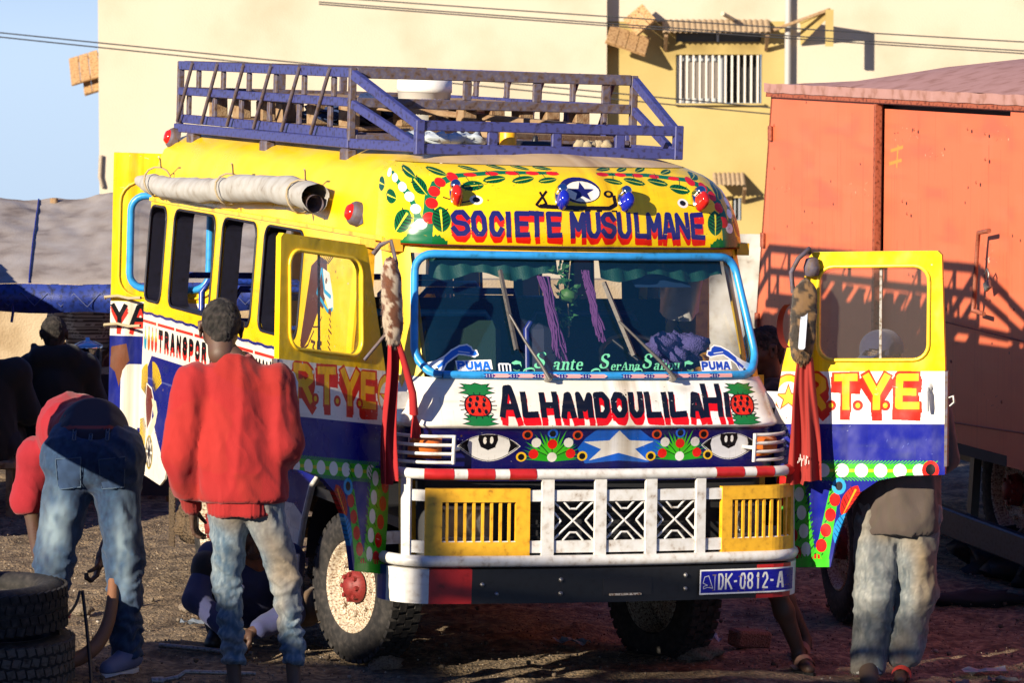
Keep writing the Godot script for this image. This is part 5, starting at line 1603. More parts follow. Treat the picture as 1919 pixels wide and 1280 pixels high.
# ================================================================ things on and in the bus
func build_bus_things() -> void:
	var bt: Transform3D = M.bus.transform
	# rolled awning along the side
	var aw := thing("rolled_awning", "dirty white rolled awning tied along the bus side above the windows", "awning")
	aw.transform = bt
	var mb := MB.new()
	var nz := FastNoiseLite.new()
	nz.frequency = 3.0
	mb.sheet(40, 22, func(u: float, v: float) -> Vector3:
		var z := lerpf(-4.99, -1.5, u)
		var a := TAU * v
		var r := 0.064 + 0.016 * u + 0.004 * sin(u * 23.0) + 0.008 * nz.get_noise_2d(u * 4.0, v * 1.0) - 0.006 * pow(absf(sin(a * 1.5 + u * 5.0)), 8.0)
		if u < 0.1: r *= 0.45 + u * 5.5
		for t in [0.12, 0.55, 0.93]: r -= 0.014 * exp(-pow((u - t) * 60.0, 2.0))
		return Vector3(-1.0 + cos(a) * r * 0.95, 2.095 + 0.045 * u - 0.025 * sin(u * 6.0) + sin(a) * r, z))
	put("canvas_roll", mb.done(), M.canvas, aw)
	mb = MB.new()
	mb.lathe([Vector2(0.045, 0.0), Vector2(0.05, -0.06), Vector2(0.035, -0.06), Vector2(0.03, -0.3), Vector2(0.0, -0.3)], Transform3D(Basis(Vector3.RIGHT, PI / 2), Vector3(-1.0, 2.115, -1.5)), 16)
	put("roller_end", mb.done(), M.rack_old, aw)
	for u in [0.12, 0.55, 0.93]:
		mb = MB.new()
		var ring := []
		for i in 15: ring.append(Vector3(-1.0 + cos(TAU * i / 14.0) * 0.078, 2.1 + 0.045 * u + sin(TAU * i / 14.0) * 0.085, lerpf(-4.99, -1.5, u) + 0.02 * sin(i * 0.9)))
		mb.tube(ring, 0.006, 5, false)
		mb.tube([ring[3], ring[3] + Vector3(-0.03, 0.05, 0.09), ring[4] + Vector3(-0.02, 0.06, 0.17)], 0.005, 5)
		put("tie_cord", mb.done(), M.rope, aw)
	# crates and boards on the rack
	var crates := [[-0.3, -4.2, 0.06, "grey slatted crate on the roof rack nearest its back end"], [0.32, -3.75, -0.1, "grey slatted crate on the roof rack behind the bucket"], [-0.25, -2.95, 0.14, "tilted slatted crate beside the blue bundle on the roof rack"], [0.3, -2.5, 0.04, "low slatted crate in front of the bucket on the roof rack"]]
	var c0: Node3D = null
	for c in crates:
		var cr: Node3D
		if c0 == null:
			cr = thing("slatted_crate", c[3], "crate", Vector3.ZERO, "wooden crates on the roof rack")
			c0 = cr
			for i in 5:
				for y in [0.02, 0.15]:
					mb = MB.new()
					mb.box(Vector3(0, y, -0.42 + i * 0.21), Vector3(0.72, 0.02, 0.13), Basis(Vector3.UP, rng.randf_range(-0.03, 0.03)), 0.004)
					put("slat", mb.done(), M.wood, cr)
			for x in [-0.32, 0.0, 0.32]:
				for z in [-0.4, 0.0, 0.4]:
					mb = MB.new()
					mb.box(Vector3(x, 0.085, z), Vector3(0.08, 0.11, 0.1), Basis.IDENTITY, 0.005)
					put("block", mb.done(), M.wood, cr)
		else:
			cr = c0.duplicate()
			cr.name = numbered("slatted_crate")
			add_child(cr)
			tag(cr, c[3], "crate", "wooden crates on the roof rack")
		cr.transform = bt * Transform3D(Basis(Vector3.UP, c[2]) * Basis(Vector3(0, 0, 1), 0.03), Vector3(c[0], 2.465, c[1]))
	var plank_at := [[Vector3(-0.45, 2.6, -2.6), Vector3(0.5, 2.53, -1.75)], [Vector3(-0.55, 2.48, -1.6), Vector3(0.55, 2.52, -1.95)], [Vector3(-0.2, 2.485, -1.3), Vector3(0.6, 2.47, -1.62)]]
	var plank_say := ["weathered plank lying askew across the front of the roof rack", "dark plank lying just behind the rack's tall front rails", "short plank lying on the bus roof behind the low blue rail"]
	for i in 3:
		mb = MB.new()
		mb.bar(plank_at[i][0], plank_at[i][1], 0.11, 0.03, Vector3.UP, 0.004)
		var o := put("plank", mb.done(), M.wood)
		o.transform = bt
		tag(o, plank_say[i], "plank", "planks on the roof rack")
	var bk := thing("bucket", "white plastic bucket with faded print standing on the roof rack", "bucket")
	bk.transform = bt * Transform3D(Basis.IDENTITY, Vector3(0.02, 2.475, -2.86))
	mb = MB.new()
	mb.lathe([Vector2(0, 0), Vector2(0.125, 0.0), Vector2(0.145, 0.2), Vector2(0.15, 0.2), Vector2(0.15, 0.225), Vector2(0.148, 0.27), Vector2(0.138, 0.27), Vector2(0.12, 0.02), Vector2(0, 0.02)], Transform3D.IDENTITY, 28)
	var bcv := Canvas.new(512, 128, 0, 0, 1, 0.27, Color(0.93, 0.91, 0.88))
	put("pail", mb.done(), mat(lin(0.78, 0.75, 0.7), 0.45), bk)
	for r in 3:
		mb = MB.new()
		for i in 14:
			if rng.randf() < 0.3: continue
			var a := PI * 0.5 + (i - 7) * 0.1
			var p := Vector3(cos(a) * 0.1405, 0.16 - r * 0.035, sin(a) * 0.1405)
			mb.box(p, Vector3(0.008, 0.014, 0.003), Basis(Vector3.UP, PI * 0.5 - a))
		put("printed_line", mb.done(), mat(lin(0.25, 0.22, 0.3), 0.6), bk)
	bcv = null
	var cl := mat(Color.WHITE, 0.9)
	mb = MB.new()
	lump(mb, Vector3(0, 0.05, 0), Vector3(0.16, 0.07, 0.4), 81, 0.5, 22, 12, Basis.IDENTITY, 2.2)
	lump(mb, Vector3(0.25, 0.1, -0.1), Vector3(0.14, 0.07, 0.16), 82, 0.6, 18, 10, Basis.IDENTITY, 2.2)
	var jm := bumpy(mat(lin(0.012, 0.03, 0.1), 0.9), M.t_bump, 1.0, 5.0)
	var bd := put("blue_bundle", mb.done(), jm)
	bd.transform = bt * Transform3D(Basis.IDENTITY, Vector3(-0.42, 2.49, -3.0))
	tag(bd, "crumpled dark blue clothing bundle lying on crates in the roof rack", "clothing")
	mb = MB.new()
	mb.lathe([Vector2(0, 0), Vector2(0.04, 0), Vector2(0.042, 0.005), Vector2(0.042, 0.12), Vector2(0.036, 0.125), Vector2(0, 0.125)], Transform3D.IDENTITY, 18)
	var can := put("yellow_can", mb.done(), mat(lin(0.8, 0.4, 0.01), 0.4))
	can.transform = bt * Transform3D(Basis.IDENTITY, Vector3(-0.16, 2.415, -1.02))
	tag(can, "small yellow can on the roof behind the rack's low front rail", "can")
	mb = MB.new()
	mb.box(Vector3(0, 0.02, 0), Vector3(0.24, 0.04, 0.16), Basis.IDENTITY, 0.015)
	mb.lathe([Vector2(0, 0.07), Vector2(0.012, 0.065), Vector2(0.016, 0.04)], Transform3D.IDENTITY, 10)
	var pad := put("black_box", mb.done(), M.black)
	pad.transform = bt * Transform3D(Basis(Vector3.UP, 0.2), Vector3(0.05, 2.42, -1.2))
	tag(pad, "flat black box on the roof behind the rack's low front rail", "box")
	mb = MB.new()
	for i in 5: lump(mb, Vector3(-0.05 + i * 0.035, 0.025, 0.01 * sin(i * 2.0)), Vector3(0.035, 0.028, 0.03), 90 + i, 0.5, 10, 7)
	var kn := put("rope_knot", mb.done(), M.rope)
	kn.transform = bt * Transform3D(Basis.IDENTITY, Vector3(0.3, 2.42, -1.1))
	tag(kn, "brown knotted rope on the roof behind the rack's low front rail", "rope")
	mb = MB.new()
	for i in 4: lump(mb, Vector3(i * 0.1, 0.03, 0.02 * sin(i * 1.7)), Vector3(0.08, 0.035, 0.06), 101 + i, 0.8, 12, 8)
	var pb := put("plastic_sheet", mb.done(), mat(lin(0.5, 0.55, 0.58), 0.2))
	pb.transform = bt * Transform3D(Basis.IDENTITY, Vector3(-0.55, 2.43, -1.3))
	tag(pb, "crumpled clear plastic sheet at the left front of the roof rack", "plastic sheet")
	# hangings behind the windscreen
	var fringe := func(called: String, label: String, s: float, y0: float, y1: float, wd: float, c: Color) -> void:
		var m := MB.new()
		var top := on(WIND, s, y0, -0.06)
		var bot := on(WIND, s + 0.05, y1, -0.08)
		for i in 34:
			var dx := rng.randf_range(-1.0, 1.0) * wd
			var dz := rng.randf_range(-1.0, 1.0) * 0.02
			var l := rng.randf_range(0.75, 1.0)
			var tp := []
			var ph := rng.randf() * 6.0
			for k in 9:
				var t := l * k / 8.0
				tp.append(top.lerp(bot, t) + Vector3(dx * (0.7 - 0.5 * sin(PI * t) + 0.5 * t) + 0.006 * sin(t * 14.0 + ph), 0, dz + 0.004 * cos(t * 11.0 + ph)))
			m.tube(tp, 0.0045, 5)
		var o := put(called, m.done(), bumpy(mat(c, 0.9), M.t_fine, 0.2, 6.0))
		o.transform = bt
		tag(o, label, "tassel", "purple tassels hung in the windscreen")
	fringe.call("purple_tassel", "longer purple tassel hung left of the plant inside the windscreen", -0.2, 1.83, 1.42, 0.035, lin(0.16, 0.05, 0.22))
	fringe.call("purple_tassel", "shorter purple tassel hung right of the plant inside the windscreen", 0.02, 1.86, 1.52, 0.02, lin(0.16, 0.05, 0.22))
	var pl := thing("hanging_plant", "green pot with trailing leaves hung inside the windscreen", "ornament")
	pl.transform = bt
	var c := on(WIND, -0.075, 1.74, -0.09)
	mb = MB.new()
	lump(mb, c, Vector3(0.045, 0.035, 0.045), 120, 0.5)
	put("pot", mb.done(), mat(lin(0.07, 0.2, 0.04), 0.5), pl)
	mb = MB.new()
	for i in 70:
		var a := rng.randf() * TAU
		var up := rng.randf_range(-0.14, 0.18)
		var r := rng.randf_range(0.01, 0.085) * (1.0 - absf(up) * 2.5)
		var p := c + Vector3(cos(a) * r - (0.03 if up > 0.05 else 0.0), up, sin(a) * r * 0.6)
		var d := Vector3(rng.randf_range(-1, 1), rng.randf_range(-1, 0.6), rng.randf_range(-1, 1)).normalized() * 0.03
		var e := d.cross(Vector3(0.3, 0.5, 1)).normalized() * 0.009
		mb.quad(p - d * 0.5, p + e, p + d, p - e)
	put("leaves", mb.done(), mat(lin(0.05, 0.2, 0.06), 0.5), pl)
	mb = MB.new()
	mb.tube([c + Vector3(0, 0.04, 0), c + Vector3(0, 0.2, 0.02)], 0.003, 4)
	mb.tube([c + Vector3(0, -0.04, 0), c + Vector3(0.01, -0.2, 0)], 0.004, 4)
	put("cord", mb.done(), M.rope, pl)
	mb = MB.new()
	for i in 9: lump(mb, Vector3(rng.randf_range(-0.09, 0.09), rng.randf_range(0.0, 0.09), rng.randf_range(-0.04, 0.04)), Vector3(0.07, 0.05, 0.06), 130 + i, 0.7, 14, 9)
	var tw := put("purple_cloth", mb.done(), bumpy(mat(lin(0.13, 0.11, 0.33), 0.9), M.t_bump, 1.0, 8.0))
	tw.transform = bt * Transform3D(Basis.IDENTITY, on(WIND, 0.53, 1.42, -0.22))
	tag(tw, "crumpled purple cloth heaped on the dashboard behind the windscreen", "cloth")
	mb = MB.new()
	mb.sheet(12, 12, func(u: float, v: float) -> Vector3: return Vector3(lerpf(0.55, 0.8, u), 1.86 - v * (0.22 + 0.05 * sin(u * 3.0)), -0.75 + 0.05 * sin(u * 9.0 + v * 2.0)))
	var wc := put("white_cloth", mb.done(), M.canvas)
	wc.transform = bt
	tag(wc, "creased off-white cloth hung inside the cab by the driver's window", "cloth")
	# red scarves from both mirrors
	for sg in [-1.0, 1.0]:
		var door: Node3D = null
		for ch in M.bus.get_children():
			if String(ch.name).begins_with("front_door") and (ch.position.x < 0) == (sg < 0): door = ch
		var dt: Transform3D = bt * door.transform
		mb = MB.new()
		var x0 := 0.16 if sg > 0 else -0.085
		var ytop := 1.47 if sg > 0 else 1.6
		var ybot := 0.85 if sg > 0 else 0.86
		mb.sheet(30, 30, func(u: float, v: float) -> Vector3:
			var wd := lerpf(0.035, 0.085 if sg > 0 else 0.07, pow(v, 0.7))
			var x := x0 + lerpf(-wd, wd, u) + (0.0 if sg > 0 else -0.03 * v)
			return Vector3(x, lerpf(ytop, ybot + (0.02 if u > 0.5 else -0.0), v), 0.115 + (0.02 * sin(u * 10.0 + v * 1.5) + 0.01 * sin(u * 23.0 - v * 3.0)) * (0.5 + v) + 0.012 * sin(v * 7.0)))
		var sm := cloth_mat(6.0, 0.2)
		sm.vertex_color_use_as_albedo = false
		sm.albedo_color = lin(0.27, 0.018, 0.012) if sg > 0 else lin(0.34, 0.01, 0.012)
		sm.backlight_enabled = true
		sm.backlight = Color(0.08, 0.01, 0.008)
		if sg > 0:
			var sc := thing("red_scarf", "long brick red scarf hung from the mirror of the sunlit door", "scarf")
			sc.transform = dt
			put("hanging_end", mb.done(), sm, sc)
			mb = MB.new()
			mb.sheet(8, 16, func(u: float, v: float) -> Vector3:
				var a := PI * (0.1 + 0.8 * v)
				return Vector3(0.1 - sin(a) * 0.055 - 0.02 * u, 1.62 + cos(a) * 0.11, 0.1 + 0.04 * u))
			put("loop", mb.done(), sm, sc)
			mb = MB.new()
			for i in 10:
				var y := 0.965 + (i % 3) * 0.012
				mb.box(Vector3(0.14 + i * 0.006, y, 0.165), Vector3(0.003, 0.01 + 0.02 * (i % 4) * 0.5, 0.002))
			put("printed_words", mb.done(), mat(lin(0.7, 0.6, 0.55), 0.8), sc)
		else:
			var sc := thing("red_scarf", "bright red scarf hung from the fur mirror of the shaded door", "scarf")
			sc.transform = dt
			put("hanging_end", mb.done(), sm, sc)
			mb = MB.new()
			mb.tube([Vector3(-0.085, 1.58, 0.13), Vector3(-0.04, 1.45, 0.15), Vector3(0.02, 1.3, 0.16), Vector3(0.04, 1.2, 0.15)], [0.015, 0.018, 0.02, 0.024], 8)
			for i in 7: mb.tube([Vector3(0.04, 1.22, 0.15), Vector3(0.025 + i * 0.01, 1.14, 0.15), Vector3(0.02 + i * 0.012, 1.09, 0.15)], 0.005, 5)
			put("fringed_end", mb.done(), sm, sc)
	cl = null

# ================================================================ the place
func gh(x: float, z: float) -> float:
	# ground height: level round the bus, a little lower to the right, falling away far behind
	var far := maxf(-z - 34.0, 0.0)
	return -0.15 - 0.018 * clampf(x, -3.0, 3.0) - 0.055 * far * far / (far + 6.0)

func build_setting() -> void:
	var n1 := FastNoiseLite.new()
	n1.frequency = 0.5
	n1.fractal_octaves = 4
	var n2 := FastNoiseLite.new()
	n2.frequency = 3.5
	n2.fractal_octaves = 4
	n2.seed = 5
	var ruts := FastNoiseLite.new()
	ruts.frequency = 0.9
	ruts.seed = 11
	var soil := mat(Color.WHITE, 0.95)
	soil.albedo_texture = noise_tex(0.02, [[0.0, Color(0.33, 0.275, 0.21)], [0.35, Color(0.43, 0.37, 0.295)], [0.55, Color(0.53, 0.45, 0.35)], [0.75, Color(0.61, 0.52, 0.4)], [1.0, Color(0.72, 0.62, 0.49)]], 41, 1024, 7)
	soil.uv1_triplanar = true
	soil.uv1_world_triplanar = true
	soil.uv1_scale = Vector3.ONE * 0.8
	soil.detail_enabled = true
	soil.detail_albedo = noise_tex(0.03, [[0.0, Color(0.5, 0.46, 0.43)], [0.3, Color(0.78, 0.76, 0.74)], [0.55, Color.WHITE], [1.0, Color.WHITE]], 44, 512, 5)
	soil.detail_blend_mode = BaseMaterial3D.BLEND_MODE_MUL
	soil.detail_uv_layer = BaseMaterial3D.DETAIL_UV_2
	soil.uv2_triplanar = true
	soil.uv2_world_triplanar = true
	soil.uv2_scale = Vector3.ONE * 0.31
	soil.heightmap_enabled = true
	soil.heightmap_texture = noise_tex(0.05, [], 47, 1024, 6)
	soil.heightmap_scale = 1.4
	M.soil = soil
	# near sheet, fine; the far sheet carries on to the horizon
	var mb := MB.new()
	var nx := 190
	var nzc := 200
	mb.sheet(nx, nzc, func(u: float, v: float) -> Vector3:
		var x := lerpf(-4.6, 4.6, u)
		var z := lerpf(-14.0, -29.0, v)
		var e := minf(minf(u, 1.0 - u), minf(v, 1.0 - v)) * 12.0
		var k := clampf(e, 0.0, 1.0)
		var h := 0.03 * n1.get_noise_2d(x, z) + 0.022 * n2.get_noise_2d(x, z) + 0.03 * ruts.get_noise_2d(x * 0.35, z * 2.6)
		return Vector3(x, gh(x, z) + h * k + 0.004, z))
	setting("ground", mb.done(), soil)
	mb = MB.new()
	for q in [[-60.0, -4.6, -14.0, -29.0], [4.6, 60.0, -14.0, -29.0], [-60.0, 60.0, -29.0, -70.0], [-60.0, 60.0, 6.0, -14.0], [-60.0, 60.0, -70.0, -220.0], [-200.0, 200.0, -220.0, -700.0]]:
		mb.sheet(12, 14, func(u: float, v: float) -> Vector3:
			var x := lerpf(q[0], q[1], u)
			var z := lerpf(q[2], q[3], v)
			return Vector3(x, gh(x, z) - 0.004, z))
	setting("ground", mb.done(), soil)
	# loose gravel
	for lot in [[0, "gravel", 12000, 0.002, 0.007], [1, "gravel", 420, 0.006, 0.018]]:
		var mm := MultiMesh.new()
		mm.transform_format = MultiMesh.TRANSFORM_3D
		mm.use_colors = true
		var pm := MB.new()
		lump(pm, Vector3.ZERO, Vector3(1, 0.7, 0.85), 150 + lot[0], 0.5, 7, 5)
		mm.mesh = pm.done()
		mm.instance_count = lot[2]
		for i in lot[2]:
			var z := -rng.randf_range(16.8, 24.5)
			var x := rng.randf_range(-0.145, 0.145) * -z
			var s: float = lerpf(lot[3], lot[4], pow(rng.randf(), 2.0))
			mm.set_instance_transform(i, Transform3D(Basis(Vector3.UP, rng.randf() * TAU).scaled(Vector3.ONE * s), Vector3(x, gh(x, z) + 0.012 + s * 0.2, z)))
			var k := rng.randf()
			mm.set_instance_color(i, Color(0.1, 0.07, 0.045).lerp(Color(0.42, 0.36, 0.29), pow(k, 5.0)))
		var mi := MultiMeshInstance3D.new()
		mi.name = numbered("gravel")
		mi.multimesh = mm
		var gm := mat(Color.WHITE, 0.9)
		gm.vertex_color_use_as_albedo = true
		mi.material_override = gm
		mi.set_meta("kind", "stuff")
		mi.set_meta("label", "loose gravel and grit scattered over the brown dirt yard")
		add_child(mi)
	build_buildings()
	build_trailer()
	build_stall()

func build_buildings() -> void:
	# the pale apartment block: a projecting left part, a recessed right part
	var D := -70.0
	var S := 7300.0 / 70.0
	var P := func(px: float, py: float, z := -70.0) -> Vector3: return Vector3((px - 960.0) * -z / 7300.0, 3.07 - (py - 35.0) * -z / 7300.0, z)
	var cream := dirty(mat(lin(0.57, 0.5, 0.385), 0.9), noise_tex(0.006, [[0.0, Color(0.92, 0.9, 0.87)], [0.35, Color(0.98, 0.975, 0.965)], [1.0, Color.WHITE]], 51, 512, 6), 0.12)
	bumpy(cream, M.t_fine, 0.3, 0.7)
	var ochre := dirty(mat(lin(0.5, 0.385, 0.15), 0.9), noise_tex(0.006, [[0.0, Color(0.7, 0.66, 0.58)], [0.4, Color(0.94, 0.92, 0.88)], [1.0, Color.WHITE]], 53, 512, 6), 0.12)
	bumpy(ochre, M.t_fine, 0.3, 0.7)
	var b := thing("apartment_block", "pale cream and ochre apartment block behind the bus", "building")
	var zr := -70.25
	var mb := MB.new()
	var xl: float = P.call(188, 0).x
	var xr: float = P.call(1137, 0).x
	mb.box(Vector3((xl + xr) / 2, 0.15, D - 3.0), Vector3(xr - xl, 7.7, 6.0))
	put("wall", mb.done(), cream, b)
	mb = MB.new()
	mb.box(Vector3((xl + xr) / 2, 4.06, D - 3.0), Vector3(xr - xl + 0.1, 0.12, 6.1))
	put("parapet", mb.done(), cream, b)
	# recessed wall with openings
	var wq := func(px0: float, py0: float, px1: float, py1: float, m: Material, called: String, dz := 0.0) -> void:
		var a: Vector3 = P.call(px0, py0, zr)
		var c: Vector3 = P.call(px1, py1, zr)
		var q := MB.new()
		q.box(Vector3((a.x + c.x) / 2, (a.y + c.y) / 2, zr - 0.15 + dz), Vector3(absf(c.x - a.x), absf(c.y - a.y), 0.3))
		put(called, q.done(), m, b)
	wq.call(1130, 40, 1480, -160, cream, "wall", 0.0)
	for r in [[1130, 62, 1480, 40], [1130, 62, 1266, 78], [1425, 62, 1480, 78], [1130, 78, 1480, 102], [1130, 102, 1266, 193], [1427, 102, 1480, 193], [1130, 193, 1480, 370], [1130, 370, 1372, 412], [1390, 370, 1480, 412], [1130, 412, 1480, 700]]:
		wq.call(r[0], r[1], r[2], r[3], ochre, "wall")
	wq.call(1480, -260, 2300, 700, cream, "wall", 0.02)
	wq.call(1130, -160, 1480, -300, ochre, "wall")
	# barred window
	var win := Node3D.new()
	win.name = "window"
	b.add_child(win, true)
	var wbox := func(px0: float, py0: float, px1: float, py1: float, z: float, th: float, m: Material, called: String, par: Node) -> void:
		var a: Vector3 = P.call(px0, py0, zr)
		var c: Vector3 = P.call(px1, py1, zr)
		var q := MB.new()
		q.box(Vector3((a.x + c.x) / 2, (a.y + c.y) / 2, zr + z), Vector3(absf(c.x - a.x), absf(c.y - a.y), th))
		put(called, q.done(), m, par)
	var alu := mat(lin(0.42, 0.44, 0.46), 0.4, 0.3)
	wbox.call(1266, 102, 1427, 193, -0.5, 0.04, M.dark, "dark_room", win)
	wbox.call(1270, 112, 1352, 191, -0.2, 0.03, mat(lin(0.2, 0.17, 0.15), 0.2), "pane", win)
	for r in [[1268, 105, 1358, 114], [1268, 184, 1358, 192], [1268, 114, 1276, 184], [1349, 114, 1358, 184]]: wbox.call(r[0], r[1], r[2], r[3], -0.17, 0.06, alu, "frame", win)
	for i in 13: wbox.call(1273 + i * 12, 103, 1276.6 + i * 12, 192, -0.04, 0.03, mat(lin(0.72, 0.66, 0.58), 0.6), "bar", win)
	wbox.call(1262, 193, 1431, 196, 0.03, 0.12, ochre, "sill", win)
	var up := Node3D.new()
	up.name = "upper_window"
	b.add_child(up, true)
	wbox.call(1266, 62, 1425, 78, -0.2, 0.04, mat(lin(0.1, 0.075, 0.04), 0.3), "pane", up)
	wbox.call(1342, 60, 1346, 79, -0.1, 0.1, alu, "mullion", up)
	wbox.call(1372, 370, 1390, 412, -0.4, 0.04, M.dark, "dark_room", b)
	for i in 2: wbox.call(1376 + i * 8, 370, 1379 + i * 8, 412, -0.04, 0.03, alu, "bar", b)
	# tiled canopies over the windows
	var tile := dirty(mat(lin(0.36, 0.26, 0.16), 0.9), M.t_soft, 1.0)
	for cnp in [[1240, 1440, 44, 62, 19], [1335, 1395, 330, 346, 7]]:
		var a: Vector3 = P.call(cnp[0], cnp[2], zr)
		var c: Vector3 = P.call(cnp[1], cnp[3], zr)
		var n: int = cnp[4]
		for i in n:
			mb = MB.new()
			var x := lerpf(a.x, c.x, (i + 0.5) / n)
			var w := (c.x - a.x) / n
			mb.sheet(5, 2, func(u: float, v: float) -> Vector3: return Vector3(x + lerpf(-0.52, 0.52, u) * w, lerpf(a.y + 0.05, c.y, v) + 0.03 * sin(PI * u), zr + 0.02 + 0.42 * v))
			put("tile", mb.done(), tile, b)
		for sx in [0.03, 0.97]:
			mb = MB.new()
			mb.bar(Vector3(lerpf(a.x, c.x, sx), c.y - 0.04, zr + 0.38), Vector3(lerpf(a.x, c.x, sx), c.y - 0.3, zr + 0.02), 0.06, 0.06)
			put("bracket", mb.done(), M.wood, b)
	# drainpipe, spout
	mb = MB.new()
	var dp: Vector3 = P.call(1474, -100, zr)
	mb.tube([dp + Vector3(0, 0, 0.12), Vector3(dp.x, -3.0, zr + 0.12)], 0.06, 8)
	put("drainpipe", mb.done(), mat(lin(0.4, 0.38, 0.36), 0.5), b)
	mb = MB.new()
	var sp: Vector3 = P.call(1375, 38, zr)
	mb.tube([sp, sp + Vector3(-0.25, 0.12, 0.6)], 0.04, 8)
	put("spout", mb.done(), cream, b)
	# wall cracks and small marks on the left corner
	mb = MB.new()
	mb.tube([P.call(191, 290, -69.96), P.call(189, 330, -69.96), P.call(194, 350, -69.96)], 0.04, 6)
	put("broken_pipe", mb.done(), M.rust_white, b)
	# propped plank shutters: panel of boards on struts
	var board := dirty(mat(lin(0.45, 0.27, 0.12), 0.8), M.t_spots, 1.0)
	var shut := func(c: Vector3, w: float, l: float, bs: Basis, label: String, m: Material, n: int) -> void:
		var t := thing("propped_shutter", label, "shutter", c, "propped board shutters on the apartment block")
		t.basis = bs
		for i in n:
			var q := MB.new()
			q.box(Vector3(0, 0, l * (i + 0.5) / n), Vector3(w, 0.03, l / n * 0.94), Basis.IDENTITY, 0.005)
			put("board", q.done(), m, t)
		for sx in [-0.42, 0.42]:
			var q := MB.new()
			q.bar(Vector3(w * sx, -0.035, 0), Vector3(w * sx, -0.035, l), 0.05, 0.04)
			put("batten", q.done(), m, t)
	var lft := Basis(Vector3(0, 0, 1), 0.3) * Basis(Vector3.UP, -PI / 2) * Basis(Vector3(0, 0, 1), -0.5)
	shut.call(P.call(189, 118, -70.6) + Vector3(0.0, 0, 0), 1.0, 0.55, lft, "upper of two board shutters propped out from the block's left corner", board, 3)
	shut.call(P.call(189, 150, -70.4), 0.7, 0.3, lft, "lower of two board shutters propped out from the block's left corner", board, 2)
	var rgt := Basis(Vector3(0, 0, 1), -0.32) * Basis(Vector3.UP, PI / 2) * Basis(Vector3(0, 0, 1), 0.6)
	shut.call(P.call(1139, 62, -69.9), 0.55, 0.75, rgt, "slatted shutter hanging under the wires at the recess's left edge", board, 4)
	shut.call(P.call(1180, 52, -69.8), 0.5, 0.45, Basis(Vector3(0, 0, 1), 0.7) * Basis(Vector3.UP, PI / 2) * Basis(Vector3(0, 0, 1), 0.8), "brown board tilted upward beside the slatted shutter in the recess", board, 3)
	var rs := thing("raised_shutter", "ochre shutter raised on a pole beside the drainpipe", "shutter")
	mb = MB.new()
	var r0: Vector3 = P.call(1498, 42, zr + 0.05)
	var r1: Vector3 = P.call(1552, 18, zr + 0.9)
	var r2: Vector3 = P.call(1552, 104, zr + 0.9)
	mb.quad(r0, r1, P.call(1552, 30, zr + 0.9), P.call(1498, 85, zr + 0.05))
	mb.bar(r0, r1, 0.05, 0.05)
	mb.bar(r1, r1 + (r2 - r1) * 0.8, 0.14, 0.05)
	put("panel", mb.done(), ochre, rs)
	mb = MB.new()
	mb.bar(P.call(1438, 60, zr + 0.1), r1, 0.05, 0.05)
	put("pole", mb.done(), M.wood, rs)
	# overhead wires
	var wl := [[-20, 42, 1460, 186, 50.0, "upper of the two power lines sloping from the sky towards the barred window"], [-20, 50, 1460, 198, 50.0, "lower of the two power lines sloping from the sky towards the barred window"], [600, -6, 1990, 71, 52.0, "topmost of the power lines crossing the recess above the barred window"], [600, 4, 1990, 88, 52.0, "middle of the power lines crossing the recess above the barred window"], [600, 8, 1990, 93, 52.0, "lowest of the power lines crossing the recess above the barred window"]]
	for w in wl:
		var z: float = -w[4]
		var a := Vector3((w[0] - 960.0) * w[4] / 7300.0, 3.07 - (w[1] - 35.0) * w[4] / 7300.0, z)
		var c := Vector3((w[2] - 960.0) * w[4] / 7300.0, 3.07 - (w[3] - 35.0) * w[4] / 7300.0, z)
		if w[0] < 0 or w[2] > 1919:
			var d := c - a
			if w[0] < 0: a -= d
			c += d
		var pts := []
		for i in 17:
			var t := i / 16.0
			pts.append(a.lerp(c, t) - Vector3(0, 0.012 * a.distance_to(c) * 0.35 * (1.0 - pow(2.0 * t - 1.0, 2.0)), 0))
		var q := MB.new()
		q.tube(pts, 0.009 if w[4] < 55 else 0.008, 5)
		tag(put("power_line", q.done(), mat(lin(0.03, 0.03, 0.035), 0.7)), w[5], "power line", "overhead wires")

